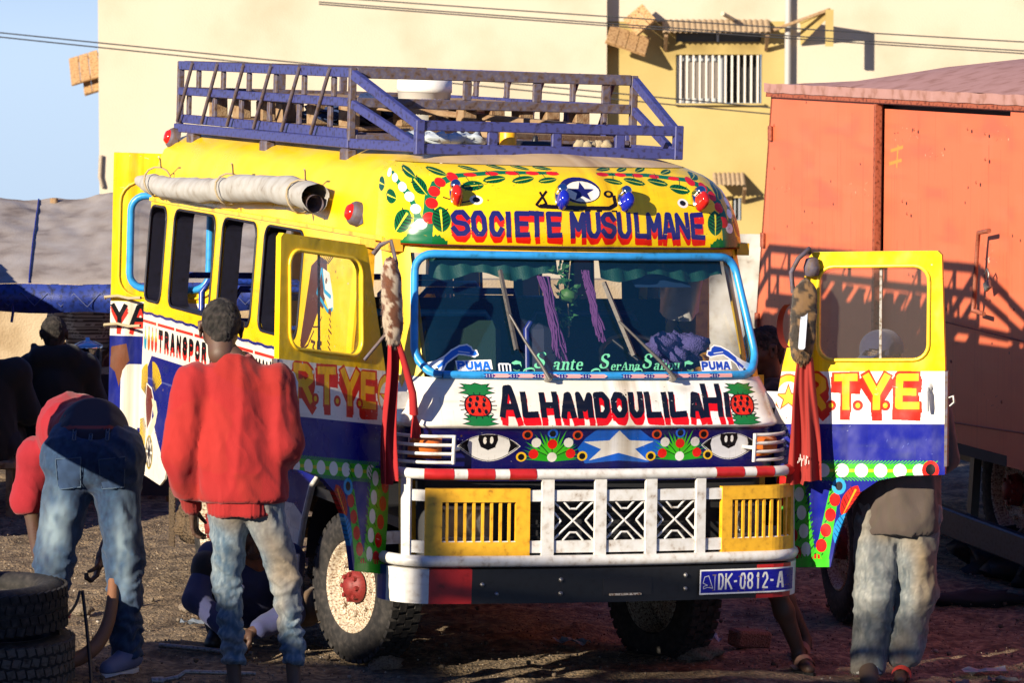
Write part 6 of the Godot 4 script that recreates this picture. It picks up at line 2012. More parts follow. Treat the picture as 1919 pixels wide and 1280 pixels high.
func build_trailer() -> void:
	# orange-red truck box seen along its side; local x along the face towards the viewer, z out of the face
	var t := thing("truck_box", "orange-red metal truck box with ribbed side door", "truck", Vector3(1.74, 0, -25.7))
	var ang := deg_to_rad(16.5)
	var xd := Vector3(sin(ang), 0, cos(ang))
	var zd := Vector3(-cos(ang), 0, sin(ang))
	t.basis = Basis(xd, Vector3.UP, zd) * Basis(Vector3(0, 0, 1), 0.0)
	var inv := t.transform.affine_inverse()
	# photo point on the face -> local
	var L := func(px: float, py: float) -> Vector3:
		var d := Vector3((px - 960.0) / 7300.0, -(py - 640.0) / 7300.0, -1.0)
		d = Basis(Vector3.RIGHT, -atan(605.0 / 7300.0)) * d
		var o: Vector3 = inv * Vector3(0, 3.07, 0)
		var dl: Vector3 = inv.basis * d
		return o + dl * (-o.z / dl.z)
	var a: Vector3 = L.call(1445, 178)
	var b: Vector3 = L.call(1416, 600)
	var top_r: Vector3 = L.call(1919, 185)
	var bot_r: Vector3 = L.call(1919, 883)
	var bot_l: Vector3 = L.call(1779, 845)
	M.trail = [a, b, top_r, bot_r, bot_l]
	var orange := dirty(mat(lin(0.62, 0.14, 0.062), 0.55), noise_tex(0.02, [[0.0, Color(0.82, 0.76, 0.7)], [0.3, Color(0.95, 0.93, 0.9)], [0.55, Color.WHITE], [1.0, Color.WHITE]], 61, 512, 5), 0.5)
	var x0 := a.x
	var x1 := top_r.x + 3.0
	var tc := Canvas.new(1536, 512, x0 - 0.1, bot_l.y - 0.1, x1 + 0.1, a.y + 0.1, Color(0.8, 0.4, 0.27))
	tc.smears(rng, 260, Color(0.72, 0.36, 0.26, 0.12), 0.6)
	tc.smears(rng, 120, Color(0.93, 0.55, 0.42, 0.1), 0.5)
	tc.runs(rng, 420, Color(0.45, 0.2, 0.13, 0.12), 1.4, 4)
	tc.runs(rng, 120, Color(0.95, 0.62, 0.5, 0.12), 0.7, 3)
	tc.wear(rng, 260, [Color(0.3, 0.14, 0.1), Color(0.88, 0.6, 0.5), Color(0.45, 0.22, 0.16)], 0.03)
	for i in 26: tc.ell(rng.randf_range(x0, x1), rng.randf_range(bot_l.y, a.y), 0.008, 0.008, Color(0.25, 0.12, 0.1))
	var tm: Vector3 = L.call(1670, 290)
	for e in [[-0.1, 0.02, 0.1, 0.05], [0.0, -0.08, 0.02, 0.06], [-0.12, -0.06, 0.08, -0.03]]: tc.line(v2([tm.x + e[0], tm.y + e[1], tm.x + e[2], tm.y + e[3]]), 0.02, Color(0.86, 0.52, 0.22))
	orange = mat(Color.WHITE, 0.5)
	orange.albedo_texture = tc.tex()
	orange.texture_repeat = false
	var yt := a.y
	var yb := bot_l.y
	var tilt := (b.x - a.x) / (b.y - a.y)
	var ed := func(x: float, y: float) -> Vector3: return Vector3(x + (y - yt) * tilt * clampf(1.0 - (x - x0) / 2.0, 0.0, 1.0), y, 0)
	var dl: float = L.call(1645, 300).x
	var dr: float = L.call(1890, 300).x
	var dt: float = L.call(1700, 198).y
	# panels: left of door, over the door, the door set back, right of door
	var panel := func(called: String, xa: float, xb: float, ya: float, yb2: float, z: float, m: Material) -> void:
		var mb := MB.new()
		for e in [[0.0], ]:
			var p := [ed.call(xa, ya), ed.call(xb, ya), ed.call(xb, yb2), ed.call(xa, yb2)]
			var q := []
			for v in p: q.append(v + Vector3(0, 0, z))
			var r := []
			for v in p: r.append(v + Vector3(0, 0, z - 0.04))
			var c: Vector3 = (q[0] + q[2] + r[0] + r[2]) * 0.25
			var us := []
			for v in p: us.append(tc.uv(v.x, v.y))
			mb.quad(q[0], q[3], q[2], q[1], us[0], us[3], us[2], us[1])
			mb.quad_out(r[0], r[1], r[2], r[3], c)
			for i in 4: mb.quad_out(q[i], q[(i + 1) % 4], r[(i + 1) % 4], r[i], c)
		put(called, mb.done(), m, t)
	panel.call("side_panel", x0, dl - 0.02, yb, yt, 0.0, orange)
	panel.call("side_panel", dl - 0.02, dr + 0.02, dt, yt, 0.0, orange)
	panel.call("side_panel", dr + 0.02, x1, yb, yt, 0.002, orange)
	panel.call("side_door", dl + 0.02, dr - 0.005, yb + 0.03, dt - 0.03, -0.035, orange)
	panel.call("door_back", dl - 0.05, dr + 0.05, yb + 0.01, dt + 0.03, -0.09, M.dark)
	var ob := dirty(mat(lin(0.3, 0.075, 0.035), 0.6), M.t_spots, 2.0)
	panel.call("door_jamb", dl - 0.045, dl - 0.01, yb, dt, 0.012, ob)
	panel.call("drip_rail", x0 - 0.02, x1, yt - 0.012, yt + 0.03, 0.03, ob)
	for s in [[1760, 600, 1919, 640], [1736, 784, 1919, 812]]:
		var mb := MB.new()
		mb.tube([L.call(s[0], s[1]) + Vector3(0, 0, 0.004), L.call(s[2], s[3]) + Vector3(0, 0, 0.004), L.call(s[2], s[3]) + Vector3(1.5, -0.03, 0.004)], 0.005, 5)
		put("weld_seam", mb.done(), ob, t)
	# ends and vaulted roof
	var pink := dirty(mat(lin(0.4, 0.22, 0.2), 0.75), noise_tex(0.02, [[0.0, Color(0.75, 0.68, 0.6)], [0.4, Color(0.94, 0.92, 0.9)], [1.0, Color.WHITE]], 66, 512, 5), 0.6)
	var mb := MB.new()
	mb.sheet(10, 10, func(u: float, v: float) -> Vector3:
		var w := 2.3 * u
		var rise := 0.05 + 0.2 * sin(PI * u) * smoothstep(-0.02, 0.3, v)
		return Vector3(lerpf(x0 - 0.03, x1, v), yt + 0.02 + rise + 0.01 * sin(v * 40.0) * (1.0 if u < 0.12 else 0.3), 0.035 - w))
	mb.sheet(1, 40, func(u: float, v: float) -> Vector3: return Vector3(lerpf(x0 - 0.03, x1, v), yt + 0.02 + 0.06 * u - 0.006 * absf(sin(v * 60.0)), 0.04))
	put("roof_skin", mb.done(), pink, t)
	mb = MB.new()
	var gable := PackedVector2Array([Vector2(0, yb), Vector2(0, yt + 0.06)])
	for i in range(1, 11): gable.append(Vector2(-2.3 * i / 10.0, yt + 0.02 + 0.05 + 0.02 * sin(PI * i / 10.0)))
	gable.append(Vector2(-2.3, yb))
	for xx in [x0, x1]:
		mb.slab(gable, 0.03, func(p: Vector2, d: float) -> Vector3: return (ed.call(xx, p.y) if xx == x0 else Vector3(xx, p.y, 0)) + Vector3(-d if xx == x1 else d, 0, p.x))
	put("end_wall", mb.done(), ob, t)
	mb = MB.new()
	mb.box(Vector3((x0 + x1) / 2, yb + 0.02, -1.15), Vector3(x1 - x0, 0.06, 2.25))
	put("floor_pan", mb.done(), M.dark, t)
	mb = MB.new()
	mb.box(Vector3(x0 + 1.6, (yb + yt) * 0.5, -2.3), Vector3(x1 - x0 - 0.4, yt - yb, 0.04))
	put("far_side", mb.done(), ob, t)
	# handle with padlock
	mb = MB.new()
	var hp := []
	for q in [[1868, 432], [1848, 436], [1845, 470], [1840, 560], [1838, 582], [1858, 588]]: hp.append(L.call(q[0], q[1]) + Vector3(0, 0, 0.05))
	mb.tube(hp, 0.014, 8)
	put("door_handle", mb.done(), dirty(mat(lin(0.3, 0.09, 0.05), 0.6), M.t_spots, 6.0), t)
	var pk := Node3D.new()
	pk.name = "padlock"
	t.add_child(pk, true)
	pk.position = L.call(1860, 535) + Vector3(0, 0, 0.035)
	mb = MB.new()
	mb.box(Vector3.ZERO, Vector3(0.07, 0.055, 0.025), Basis(Vector3(0, 0, 1), 0.4), 0.006)
	put("lock_body", mb.done(), M.steel, pk)
	mb = MB.new()
	mb.tube([Vector3(-0.025, 0.02, 0), Vector3(-0.03, 0.07, 0), Vector3(0.0, 0.095, 0), Vector3(0.02, 0.07, 0), Vector3(0.015, 0.03, 0)], 0.007, 6)
	put("shackle", mb.done(), M.steel, pk)
	for y in [600.0, 450.0, 250.0]:
		mb = MB.new()
		mb.box(L.call(1452 - (y - 178) * 0.071, y) + Vector3(0.0, 0, 0.015), Vector3(0.05, 0.1, 0.02), Basis.IDENTITY, 0.005)
		put("hinge", mb.done(), ob, t)
	# rivets
	for i in 26:
		mb = MB.new()
		var p: Vector3 = L.call(rng.randf_range(1450, 1900), rng.randf_range(230, 800))
		mb.lathe([Vector2(0, 0.005), Vector2(0.008, 0.004), Vector2(0.012, 0)], Transform3D(Basis(Vector3.RIGHT, PI / 2), p), 8)
		put("rivet", mb.done(), ob, t)
	# under-frame
	mb = MB.new()
	mb.box(Vector3((x0 + x1) / 2, yb - 0.12, -0.6), Vector3(x1 - x0 - 0.3, 0.14, 0.12))
	mb.box(Vector3((x0 + x1) / 2, yb - 0.12, -1.6), Vector3(x1 - x0 - 0.3, 0.14, 0.12))
	put("chassis_rail", mb.done(), M.black, t)
	var beam := dirty(mat(lin(0.03, 0.032, 0.045), 0.5), M.t_spots, 2.0)
	mb = MB.new()
	var b0: Vector3 = L.call(1755, 980)
	var b1: Vector3 = L.call(1919, 1045)
	mb.bar(b0 + Vector3(-0.6, 0.04, -0.02), b1 + Vector3(2.6, -0.03, -0.02), 0.06, 0.17, Vector3.UP, 0.01)
	put("guard_beam", mb.done(), beam, t)
	for x in [b0.x + 0.35, b1.x + 1.2]:
		mb = MB.new()
		mb.bar(Vector3(x, yb, -0.1), Vector3(x + 0.03, b0.y, -0.06), 0.06, 0.05)
		put("beam_hanger", mb.done(), M.rust_white if x > b1.x else M.black, t)
	mb = MB.new()
	for i in 9: lump(mb, Vector3(b0.x + i * 0.24, b0.y - 0.17 - 0.04 * (i % 3), -0.4), Vector3(0.2, 0.13, 0.3), 200 + i, 0.8)
	put("muddy_underside", mb.done(), M.dark, t)
	for w in [[b0.x + 0.1, -0.55], [b0.x + 3.6, -0.55], [b0.x + 0.1, -1.85], [b0.x + 3.6, -1.85]]:
		var wh := build_wheel(t, 0.45, 0.26, false)
		wh.position = Vector3(w[0], -0.18 + 0.45, w[1])
		wh.rotation.y = PI / 2
	# upright worn tyre between the bus door and the truck
	var ty := thing("leaning_tyre", "worn truck tyre on its rim standing in shade behind the lettered door", "tyre")
	var k := build_wheel(ty, 0.42, 0.22, false)
	for ch in k.get_children():
		k.remove_child(ch)
		ty.add_child(ch, true)
	k.queue_free()
	ty.remove_child(k)
	ty.position = Vector3(1.86, -0.18 + 0.42, -20.95)
	ty.rotation.y = deg_to_rad(10.0)

func build_stall() -> void:
	# grey tarpaulin roof with a blue valance in front
	var ms := thing("market_stall", "low market stall under a sagging grey tarpaulin with blue valance", "stall")
	var nz := FastNoiseLite.new()
	nz.frequency = 0.7
	nz.fractal_octaves = 3
	var x0 := -5.2
	var x1 := -1.25
	var mb := MB.new()
	var top := func(u: float, v: float) -> Vector3:
		var x := lerpf(x0, x1, u)
		var sag := 0.03 * nz.get_noise_2d(x * 1.6, v * 2.5) + 0.02 * sin(x * 5.0 + v * 3.0) * (1.0 - v) - 0.022 * absf(nz.get_noise_2d(x * 2.2 + v * 2.6 + 30.0, v * 1.5 - x * 0.7)) + 0.007 * absf(nz.get_noise_2d(x * 7.0 - v * 5.0, v * 6.0 + 70.0))
		sag *= 0.25 + 1.2 * v
		return Vector3(x, lerpf(1.34, 1.83, pow(v, 0.8)) + sag + 0.012 * x, lerpf(-26.0, -28.2, v))
	mb.sheet(130, 56, top)
	var tarp := bumpy(dirty(mat(lin(0.38, 0.35, 0.335), 0.8), noise_tex(0.01, [[0.0, Color(0.6, 0.55, 0.52)], [0.4, Color(0.88, 0.85, 0.82)], [1.0, Color.WHITE]], 71, 512, 6), 0.5), M.t_fine, 0.1, 1.2)
	put("tarpaulin", mb.done(), tarp, ms)
	mb = MB.new()
	mb.sheet(60, 8, func(u: float, v: float) -> Vector3:
		var p: Vector3 = top.call(u, 0.0)
		return p + Vector3(0, -0.19 * v - 0.01 * sin(u * 40.0) * v, 0.04 + 0.045 * sin(PI * v) + 0.015 * sin(u * 70.0) * v))
	var vm := mat(lin(0.015, 0.035, 0.22), 0.45)
	put("valance", mb.done(), bumpy(dirty(vm, M.t_spots, 1.5), M.t_fine, 0.1, 3.0), ms)
	mb = MB.new()
	var zig := []
	for i in 46:
		var u := i / 45.0
		var p: Vector3 = top.call(u, 0.0)
		zig.append(p + Vector3(0, -0.1 + (0.045 if i % 2 == 0 else -0.045), 0.083))
	mb.tube(zig, 0.004, 4)
	put("zigzag_trim", mb.done(), mat(lin(0.1, 0.12, 0.25), 0.7), ms)
	mb = MB.new()
	var seam := []
	for i in 25: seam.append(top.call(0.45 + 0.05 * (1.0 - i / 24.0), i / 24.0) + Vector3(0, 0.006, 0.004))
	mb.tube(seam, 0.006, 5)
	put("seam_cord", mb.done(), M.blue, ms)
	for p in [[x0 + 0.2, -26.1], [x1 - 0.1, -26.1], [x0 + 0.2, -28.1], [x1 - 0.1, -28.1], [-3.3, -28.1]]:
		mb = MB.new()
		mb.tube([Vector3(p[0], gh(p[0], p[1]), p[1]), Vector3(p[0], 1.3 if p[1] > -27 else 1.78, p[1])], 0.03, 7)
		put("post", mb.done(), M.wood, ms)
	mb = MB.new()
	mb.tube([Vector3(-3.33, 1.18, -25.92), Vector3(-3.325, 1.12, -25.93), Vector3(-3.335, 1.05, -25.92)], 0.01, 5)
	put("hanging_strap", mb.done(), vm, ms)
	# table with its pots
	var tb := thing("stall_table", "dark wooden table laden with pots under the tarpaulin", "table", Vector3(-2.75, 0, -25.75))
	mb = MB.new()
	mb.box(Vector3(0, 0.72, 0), Vector3(1.1, 0.05, 0.5), Basis.IDENTITY, 0.01)
	put("tabletop", mb.done(), M.wood, tb)
	for x in [-0.5, 0.5]:
		for z in [-0.2, 0.2]:
			mb = MB.new()
			mb.box(Vector3(x, 0.27, z), Vector3(0.06, 0.85, 0.06))
			put("leg", mb.done(), M.wood, tb)
	mb = MB.new()
	mb.sheet(12, 4, func(u: float, v: float) -> Vector3: return Vector3(lerpf(-0.56, 0.56, u), 0.74 - v * 0.8, 0.27 + 0.02 * sin(u * 30.0)))
	put("table_skirt", mb.done(), mat(lin(0.05, 0.04, 0.04), 0.9), tb)
	var pots := [[-0.3, 0.07, 0.13, "tall aluminium pot at the left of the row on the stall table"], [-0.05, 0.09, 0.17, "broad aluminium pot in the middle of the stall table"], [0.2, 0.06, 0.2, "tall shiny canister right of the broad pot on the stall table"], [0.4, 0.1, 0.1, "low wide pan at the right end of the stall table"]]
	for i in pots.size():
		var q: Array = pots[i]
		var pt := thing("cooking_pot", q[3], "pot", Vector3(-2.75 + q[0], 0.747, -25.65), "pots on the stall table")
		mb = MB.new()
		mb.lathe([Vector2(0, 0), Vector2(q[1], 0), Vector2(q[1] * 1.05, q[2] * 0.9), Vector2(q[1] * 1.12, q[2]), Vector2(q[1] * 0.98, q[2]), Vector2(q[1] * 0.95, 0.02), Vector2(0, 0.02)], Transform3D.IDENTITY, 20)
		put("pot_body", mb.done(), M.chrome, pt)
		mb = MB.new()
		mb.lathe([Vector2(q[1] * 1.1, q[2] + 0.004), Vector2(q[1] * 0.5, q[2] + 0.03), Vector2(0.015, q[2] + 0.035), Vector2(0.015, q[2] + 0.055), Vector2(0, q[2] + 0.055)], Transform3D.IDENTITY, 20)
		put("lid", mb.done(), M.chrome, pt)
	# wall behind
	var wm := bumpy(dirty(mat(lin(0.52, 0.41, 0.27), 0.9), noise_tex(0.01, [[0.0, Color(0.7, 0.64, 0.56)], [0.4, Color(0.9, 0.88, 0.85)], [1.0, Color.WHITE]], 75, 512, 6), 0.3), M.t_fine, 0.3, 1.0)
	mb = MB.new()
	mb.box(Vector3(-3.0, 0.35, -31.0), Vector3(9.0, 1.3, 0.2))
	var w := put("rendered_wall", mb.done(), wm)
	tag(w, "low beige rendered wall behind the market stall", "wall")
	# dark screen of boards that closes the stall's left end
	var sc := thing("board_screen", "dark board screen closing off the stall at the left", "screen")
	for i in 14:
		mb = MB.new()
		mb.box(Vector3(-4.2 + i * 0.02, 0.72, -22.6 - i * 0.24), Vector3(0.03, 1.9, 0.225), Basis(Vector3.UP, 0.05 * sin(i)), 0.004)
		put("plank", mb.done(), M.wood, sc)
	# pale canvas sheet beyond the bus, beside the truck
	mb = MB.new()
	mb.sheet(20, 24, func(u: float, v: float) -> Vector3: return Vector3(lerpf(1.2, 2.3, u), lerpf(1.55, 0.2, v), -27.5 + 0.06 * sin(u * 11.0 + v * 7.0) + 0.04 * sin(v * 17.0)))
	var cs := put("canvas_sheet", mb.done(), M.canvas)
	tag(cs, "creased off-white canvas sheet hanging between bus and truck", "canvas")

# ================================================================ yard: tyres, tools, stones, litter
func build_yard() -> void:
	var tyre := func(label: String, at: Vector3, dusty: bool, turn: float) -> void:
		var t := thing("worn_tyre", label, "tyre", at, "tyres stacked on the dirt")
		t.rotation = Vector3(0.02 * turn, turn, 0.015)
		var r := 0.37
		var h := 0.115
		var mb := MB.new()
		mb.lathe([Vector2(r * 0.62, h * 0.55), Vector2(r * 0.64, h * 0.8), Vector2(r * 0.72, h * 0.98), Vector2(r * 0.84, h * 1.02), Vector2(r * 0.95, h * 0.9), Vector2(r * 0.99, h * 0.72), Vector2(r * 0.99, -h * 0.72), Vector2(r * 0.95, -h * 0.9), Vector2(r * 0.8, -h * 1.02), Vector2(r * 0.64, -h * 0.8), Vector2(r * 0.62, -h * 0.55), Vector2(r * 0.66, 0), Vector2(r * 0.62, h * 0.55)], Transform3D.IDENTITY, 56)
		put("carcass", mb.done(), M.rubber, t)
		for k in 4:
			mb = MB.new()
			var y := lerpf(-h * 0.68, h * 0.68, k / 3.0)
			for i in 48:
				var a := TAU * (i + 0.5 * (k % 2)) / 48.0
				mb.box(Vector3(cos(a) * r * 0.995, y, sin(a) * r * 0.995), Vector3(0.014, h * 0.34, TAU * r / 48.0 * 0.8), Basis(Vector3.UP, -a) * Basis(Vector3.RIGHT, 0.25 * (1 if k % 2 else -1)))
			put("tread_row", mb.done(), M.rubber_dusty if dusty else M.rubber, t)
	tyre.call("upper of the two worn tyres stacked at the left", Vector3(-2.5, gh(-2.5, -18.5) + 0.375, -18.48), false, 0.4)
	tyre.call("lower of the two worn tyres stacked at the left", Vector3(-2.47, gh(-2.47, -18.5) + 0.13, -18.5), true, 1.3)
	# brown rubber strip looping from the bender's hands, and a dark cord
	var gy := gh(-2.0, -18.7)
	var mb := MB.new()
	mb.tube(bezier(Vector3(-1.965, gy + 0.62, -18.98), Vector3(-1.9, gy + 0.3, -18.7), Vector3(-1.95, gy + 0.12, -18.6), Vector3(-2.16, gy + 0.1, -18.5), 16), [0.022, 0.024, 0.026, 0.027, 0.028, 0.03, 0.031, 0.032, 0.033, 0.034, 0.035, 0.036, 0.036, 0.036, 0.036, 0.035, 0.034], 9)
	tag(put("rubber_strip", mb.done(), bumpy(mat(lin(0.2, 0.085, 0.04), 0.6), M.t_fine, 0.2, 6.0)), "curved brown rubber strip hanging beside the bending person's leg", "rubber strip")
	mb = MB.new()
	mb.tube(bezier(Vector3(-2.08, gy + 0.42, -18.72), Vector3(-2.05, gy + 0.25, -18.65), Vector3(-2.02, gy + 0.1, -18.5), Vector3(-2.0, gy + 0.02, -18.35), 10), 0.009, 6)
	mb.tube(bezier(Vector3(-2.09, gy + 0.42, -18.7), Vector3(-2.1, gy + 0.3, -18.6), Vector3(-2.2, gy + 0.32, -18.5), Vector3(-2.16, gy + 0.24, -18.45), 10), 0.008, 6)
	tag(put("cord", mb.done(), M.black), "dark cord dangling from the bending person's fist", "cord")
	# wrench on the ground
	var wr := thing("lug_wrench", "grey metal wrench lying on the dirt at the jacketed person's feet", "wrench", Vector3(-1.47, gh(-1.47, -18.55) + 0.03, -18.55))
	wr.rotation.y = 0.25
	mb = MB.new()
	mb.tube([Vector3(-0.22, 0, 0.02), Vector3(-0.14, 0.015, 0.03), Vector3(-0.1, 0.035, 0.0), Vector3(0.24, 0.012, 0)], 0.012, 7)
	put("shaft", mb.done(), M.steel, wr)
	mb = MB.new()
	mb.tube([Vector3(-0.27, 0.0, 0.02), Vector3(-0.21, 0.0, 0.02)], 0.021, 8)
	put("socket", mb.done(), M.steel, wr)
	var bar := MB.new()
	bar.tube([Vector3(-1.78, gh(-1.78, -19.3) + 0.03, -19.5), Vector3(-1.3, gh(-1.3, -19.3) + 0.02, -19.35)], 0.014, 6)
	tag(put("pry_bar", bar.done(), M.steel), "thin dark bar lying on the dirt between the two standing legs", "bar")
	# stones, bricks, litter: [name, x, z, size, label, category, kind]
	var items := [
		["stone", -0.63, -19.05, Vector3(0.1, 0.06, 0.07), "grey stone wedged before the bus's near front wheel", 0], ["stone", 0.95, -19.55, Vector3(0.12, 0.05, 0.08), "dark stone lying before the bus's far front wheel", 0],
		["stone", -2.07, -21.0, Vector3(0.045, 0.035, 0.04), "pale round stone on the sunlit dirt behind the tyres", 0], ["stone", -2.3, -20.7, Vector3(0.06, 0.03, 0.05), "low brown stone behind the tyres by the bending leg", 0],
		["stone", -1.72, -20.9, Vector3(0.07, 0.035, 0.05), "flat grey stone between the bender and the bus's rear", 0], ["stone", -1.0, -18.35, Vector3(0.03, 0.02, 0.025), "small pale stone on the dirt left of the near wheel", 0]]
	for q in items:
		mb = MB.new()
		lump(mb, Vector3.ZERO, q[3], int(absf(q[1] * 37.0)) + 3, 0.7, 12, 8)
		var o := put(q[0], mb.done(), M.stone)
		o.position = Vector3(q[1], gh(q[1], q[2]) + q[3].y * 0.5, q[2])
		tag(o, q[4], "stone")
	var brick := MB.new()
	brick.box(Vector3.ZERO, Vector3(0.21, 0.09, 0.11), Basis.IDENTITY, 0.012)
	var bm := bumpy(dirty(mat(lin(0.22, 0.11, 0.075), 0.9), M.t_spots, 6.0), M.t_bump, 0.8, 6.0)
	var bo := put("broken_brick", brick.done(), bm)
	bo.position = Vector3(1.23, gh(1.23, -20.0) + 0.04, -20.0)
	bo.rotation = Vector3(0.06, 0.5, -0.12)
	tag(bo, "reddish broken brick lying on the shaded dirt behind the number plate corner", "brick")
	var litter := [[1.05, -20.1, 0.09, Color(0.6, 0.66, 0.7), "pale plastic scrap on the dirt beside the broken brick"], [0.31, -19.9, 0.13, Color(0.55, 0.62, 0.7), "bluish wrapper strip on the shaded dirt under the bus"], [2.35, -19.2, 0.14, Color(0.55, 0.55, 0.55), "grey paper strip on the dark dirt right of the stained jeans"], [2.2, -18.75, 0.16, Color(0.3, 0.27, 0.24), "crumpled grey rag on the dirt at the lower right"], [2.42, -18.95, 0.1, Color(0.35, 0.33, 0.32), "creased grey card by the crumpled rag at lower right"], [-1.66, -20.3, 0.1, Color(0.35, 0.38, 0.42), "dull grey plastic scrap behind the bending person's leg"], [-1.47, -22.2, 0.035, Color(0.05, 0.4, 0.15), "tiny green bottle cap on the sunlit dirt by the rear wheel"], [-1.95, -19.6, 0.07, Color(0.6, 0.58, 0.55), "white wrapper scrap beyond the bending person's fist"], [1.13, -21.7, 0.06, Color(0.75, 0.75, 0.75), "small white paper scrap under the sunlit door"], [-2.35, -20.4, 0.05, Color(0.5, 0.2, 0.2), "small red scrap at the far left behind the tyres"]]
	for q in litter:
		mb = MB.new()
		var s: float = q[2]
		var ph := s * 91.0
		mb.sheet(6, 4, func(u: float, v: float) -> Vector3: return Vector3((u - 0.5) * s * 1.6, 0.014 + 0.018 * sin(u * 8.0 + ph) * sin(v * 6.0 + ph), (v - 0.5) * s * 0.6), null, false)
		var o := put("litter", mb.done(), mat(q[3], 0.5))
		o.position = Vector3(q[0], gh(q[0], q[1]) + 0.015, q[1])
		o.rotation.y = ph
		tag(o, q[4], "litter")
	mb = MB.new()
	lump(mb, Vector3.ZERO, Vector3(0.28, 0.05, 0.1), 310, 0.7, 16, 8)
	var rag := put("dark_rag", mb.done(), mat(lin(0.015, 0.014, 0.016), 0.9))
	rag.position = Vector3(2.6, gh(2.6, -21.6) + 0.03, -21.6)
	tag(rag, "dark crumpled rag on the ground under the truck box", "rag")
	build_shade_makers()

# the house across the yard (out of the picture, to the left behind the camera): its roof terrace and railing shade the foreground
func build_shade_makers() -> void:
	var h := thing("terrace_house", "plain rendered house with railed roof terrace across the yard, out of frame", "house")
	var wallm := mat(lin(0.45, 0.38, 0.28), 0.9)
	var mb := MB.new()
	# ground z of the shade's edge -> height of the edge above z = -9
	var ht := func(z: float) -> float: return (-z - 9.0) * 0.49 - 0.15
	for q in [[-22.0, -9.55, ht.call(-19.35)], [-9.55, -8.6, ht.call(-17.75)], [-8.6, -4.6, ht.call(-18.95)]]:
		mb = MB.new()
		mb.box(Vector3((q[0] + q[1]) / 2, (q[2] - 0.6) / 2, -6.5), Vector3(q[1] - q[0], q[2] + 0.6, 5.0))
		put("wall", mb.done(), wallm, h)
	for q in [[ht.call(-19.05), ht.call(-19.28)], [ht.call(-19.4), ht.call(-19.52)]]:
		mb = MB.new()
		mb.box(Vector3(-6.6, (q[0] + q[1]) / 2, -9.0), Vector3(3.9, q[1] - q[0], 0.06))
		put("rail", mb.done(), M.wood, h)
	for x in [-8.5, -6.6, -4.8]:
		mb = MB.new()
		mb.box(Vector3(x, ht.call(-19.1), -9.03), Vector3(0.1, 1.0, 0.08))
		put("post", mb.done(), M.wood, h)
	var nb := thing("notice_board", "weathered blank board on two posts, out of frame beside the stacked tyres", "board")
	mb = MB.new()
	mb.box(Vector3(-2.95, 1.58, -17.75), Vector3(0.05, 0.38, 1.15), Basis.IDENTITY, 0.01)
	put("panel", mb.done(), M.wood, nb)
	for z in [-18.2, -17.3]:
		mb = MB.new()
		mb.box(Vector3(-2.99, 0.75, z), Vector3(0.03, 1.9, 0.06))
		put("post", mb.done(), M.wood, nb)

# ================================================================ people
# a signed-distance body on a grid, meshed as surface nets
class Sdf:
	var o: Vector3
	var c: float
	var nx: int
	var ny: int
	var nz: int
	var f := PackedFloat32Array()
	func _init(lo: Vector3, hi: Vector3, cell: float) -> void:
		o = lo
		c = cell
		nx = int((hi.x - lo.x) / c) + 2
		ny = int((hi.y - lo.y) / c) + 2
		nz = int((hi.z - lo.z) / c) + 2
		f.resize(nx * ny * nz)
		f.fill(1.0)
	# tapered capsule, joined smoothly over k; flat squashes it along that direction
	func cap(a: Vector3, b: Vector3, ra: float, rb: float, k := 0.03, flat := Vector3.ZERO, ff := 1.0) -> void:
		var m := maxf(ra, rb) + k + c * 2.0
		var lo := (Vector3(minf(a.x, b.x), minf(a.y, b.y), minf(a.z, b.z)) - Vector3.ONE * m - o) / c
		var hi := (Vector3(maxf(a.x, b.x), maxf(a.y, b.y), maxf(a.z, b.z)) + Vector3.ONE * m - o) / c
		var d := b - a
		var dd := maxf(d.length_squared(), 1e-9)
		var sq := ff != 1.0
		for z in range(maxi(0, int(lo.z)), mini(nz, int(hi.z) + 1)):
			for y in range(maxi(0, int(lo.y)), mini(ny, int(hi.y) + 1)):
				var row := (z * ny + y) * nx
				for x in range(maxi(0, int(lo.x)), mini(nx, int(hi.x) + 1)):
					var p := o + Vector3(x, y, z) * c - a
					var t := clampf(p.dot(d) / dd, 0.0, 1.0)
					p -= d * t
					if sq: p += flat * (p.dot(flat) * (ff - 1.0))
					var v := p.length() - ra - (rb - ra) * t
					var w := f[row + x]
					var h := k - absf(v - w)
					if h > 0.0: v = minf(v, w) - h * h / (4.0 * k)
					elif w < v: continue
					f[row + x] = v
	func cut(n: Vector3, d: float) -> void:
		for z in nz:
			for y in ny:
				for x in nx:
					var i := (z * ny + y) * nx + x
					var v := (o + Vector3(x, y, z) * c).dot(n) - d
					if v > f[i]: f[i] = v

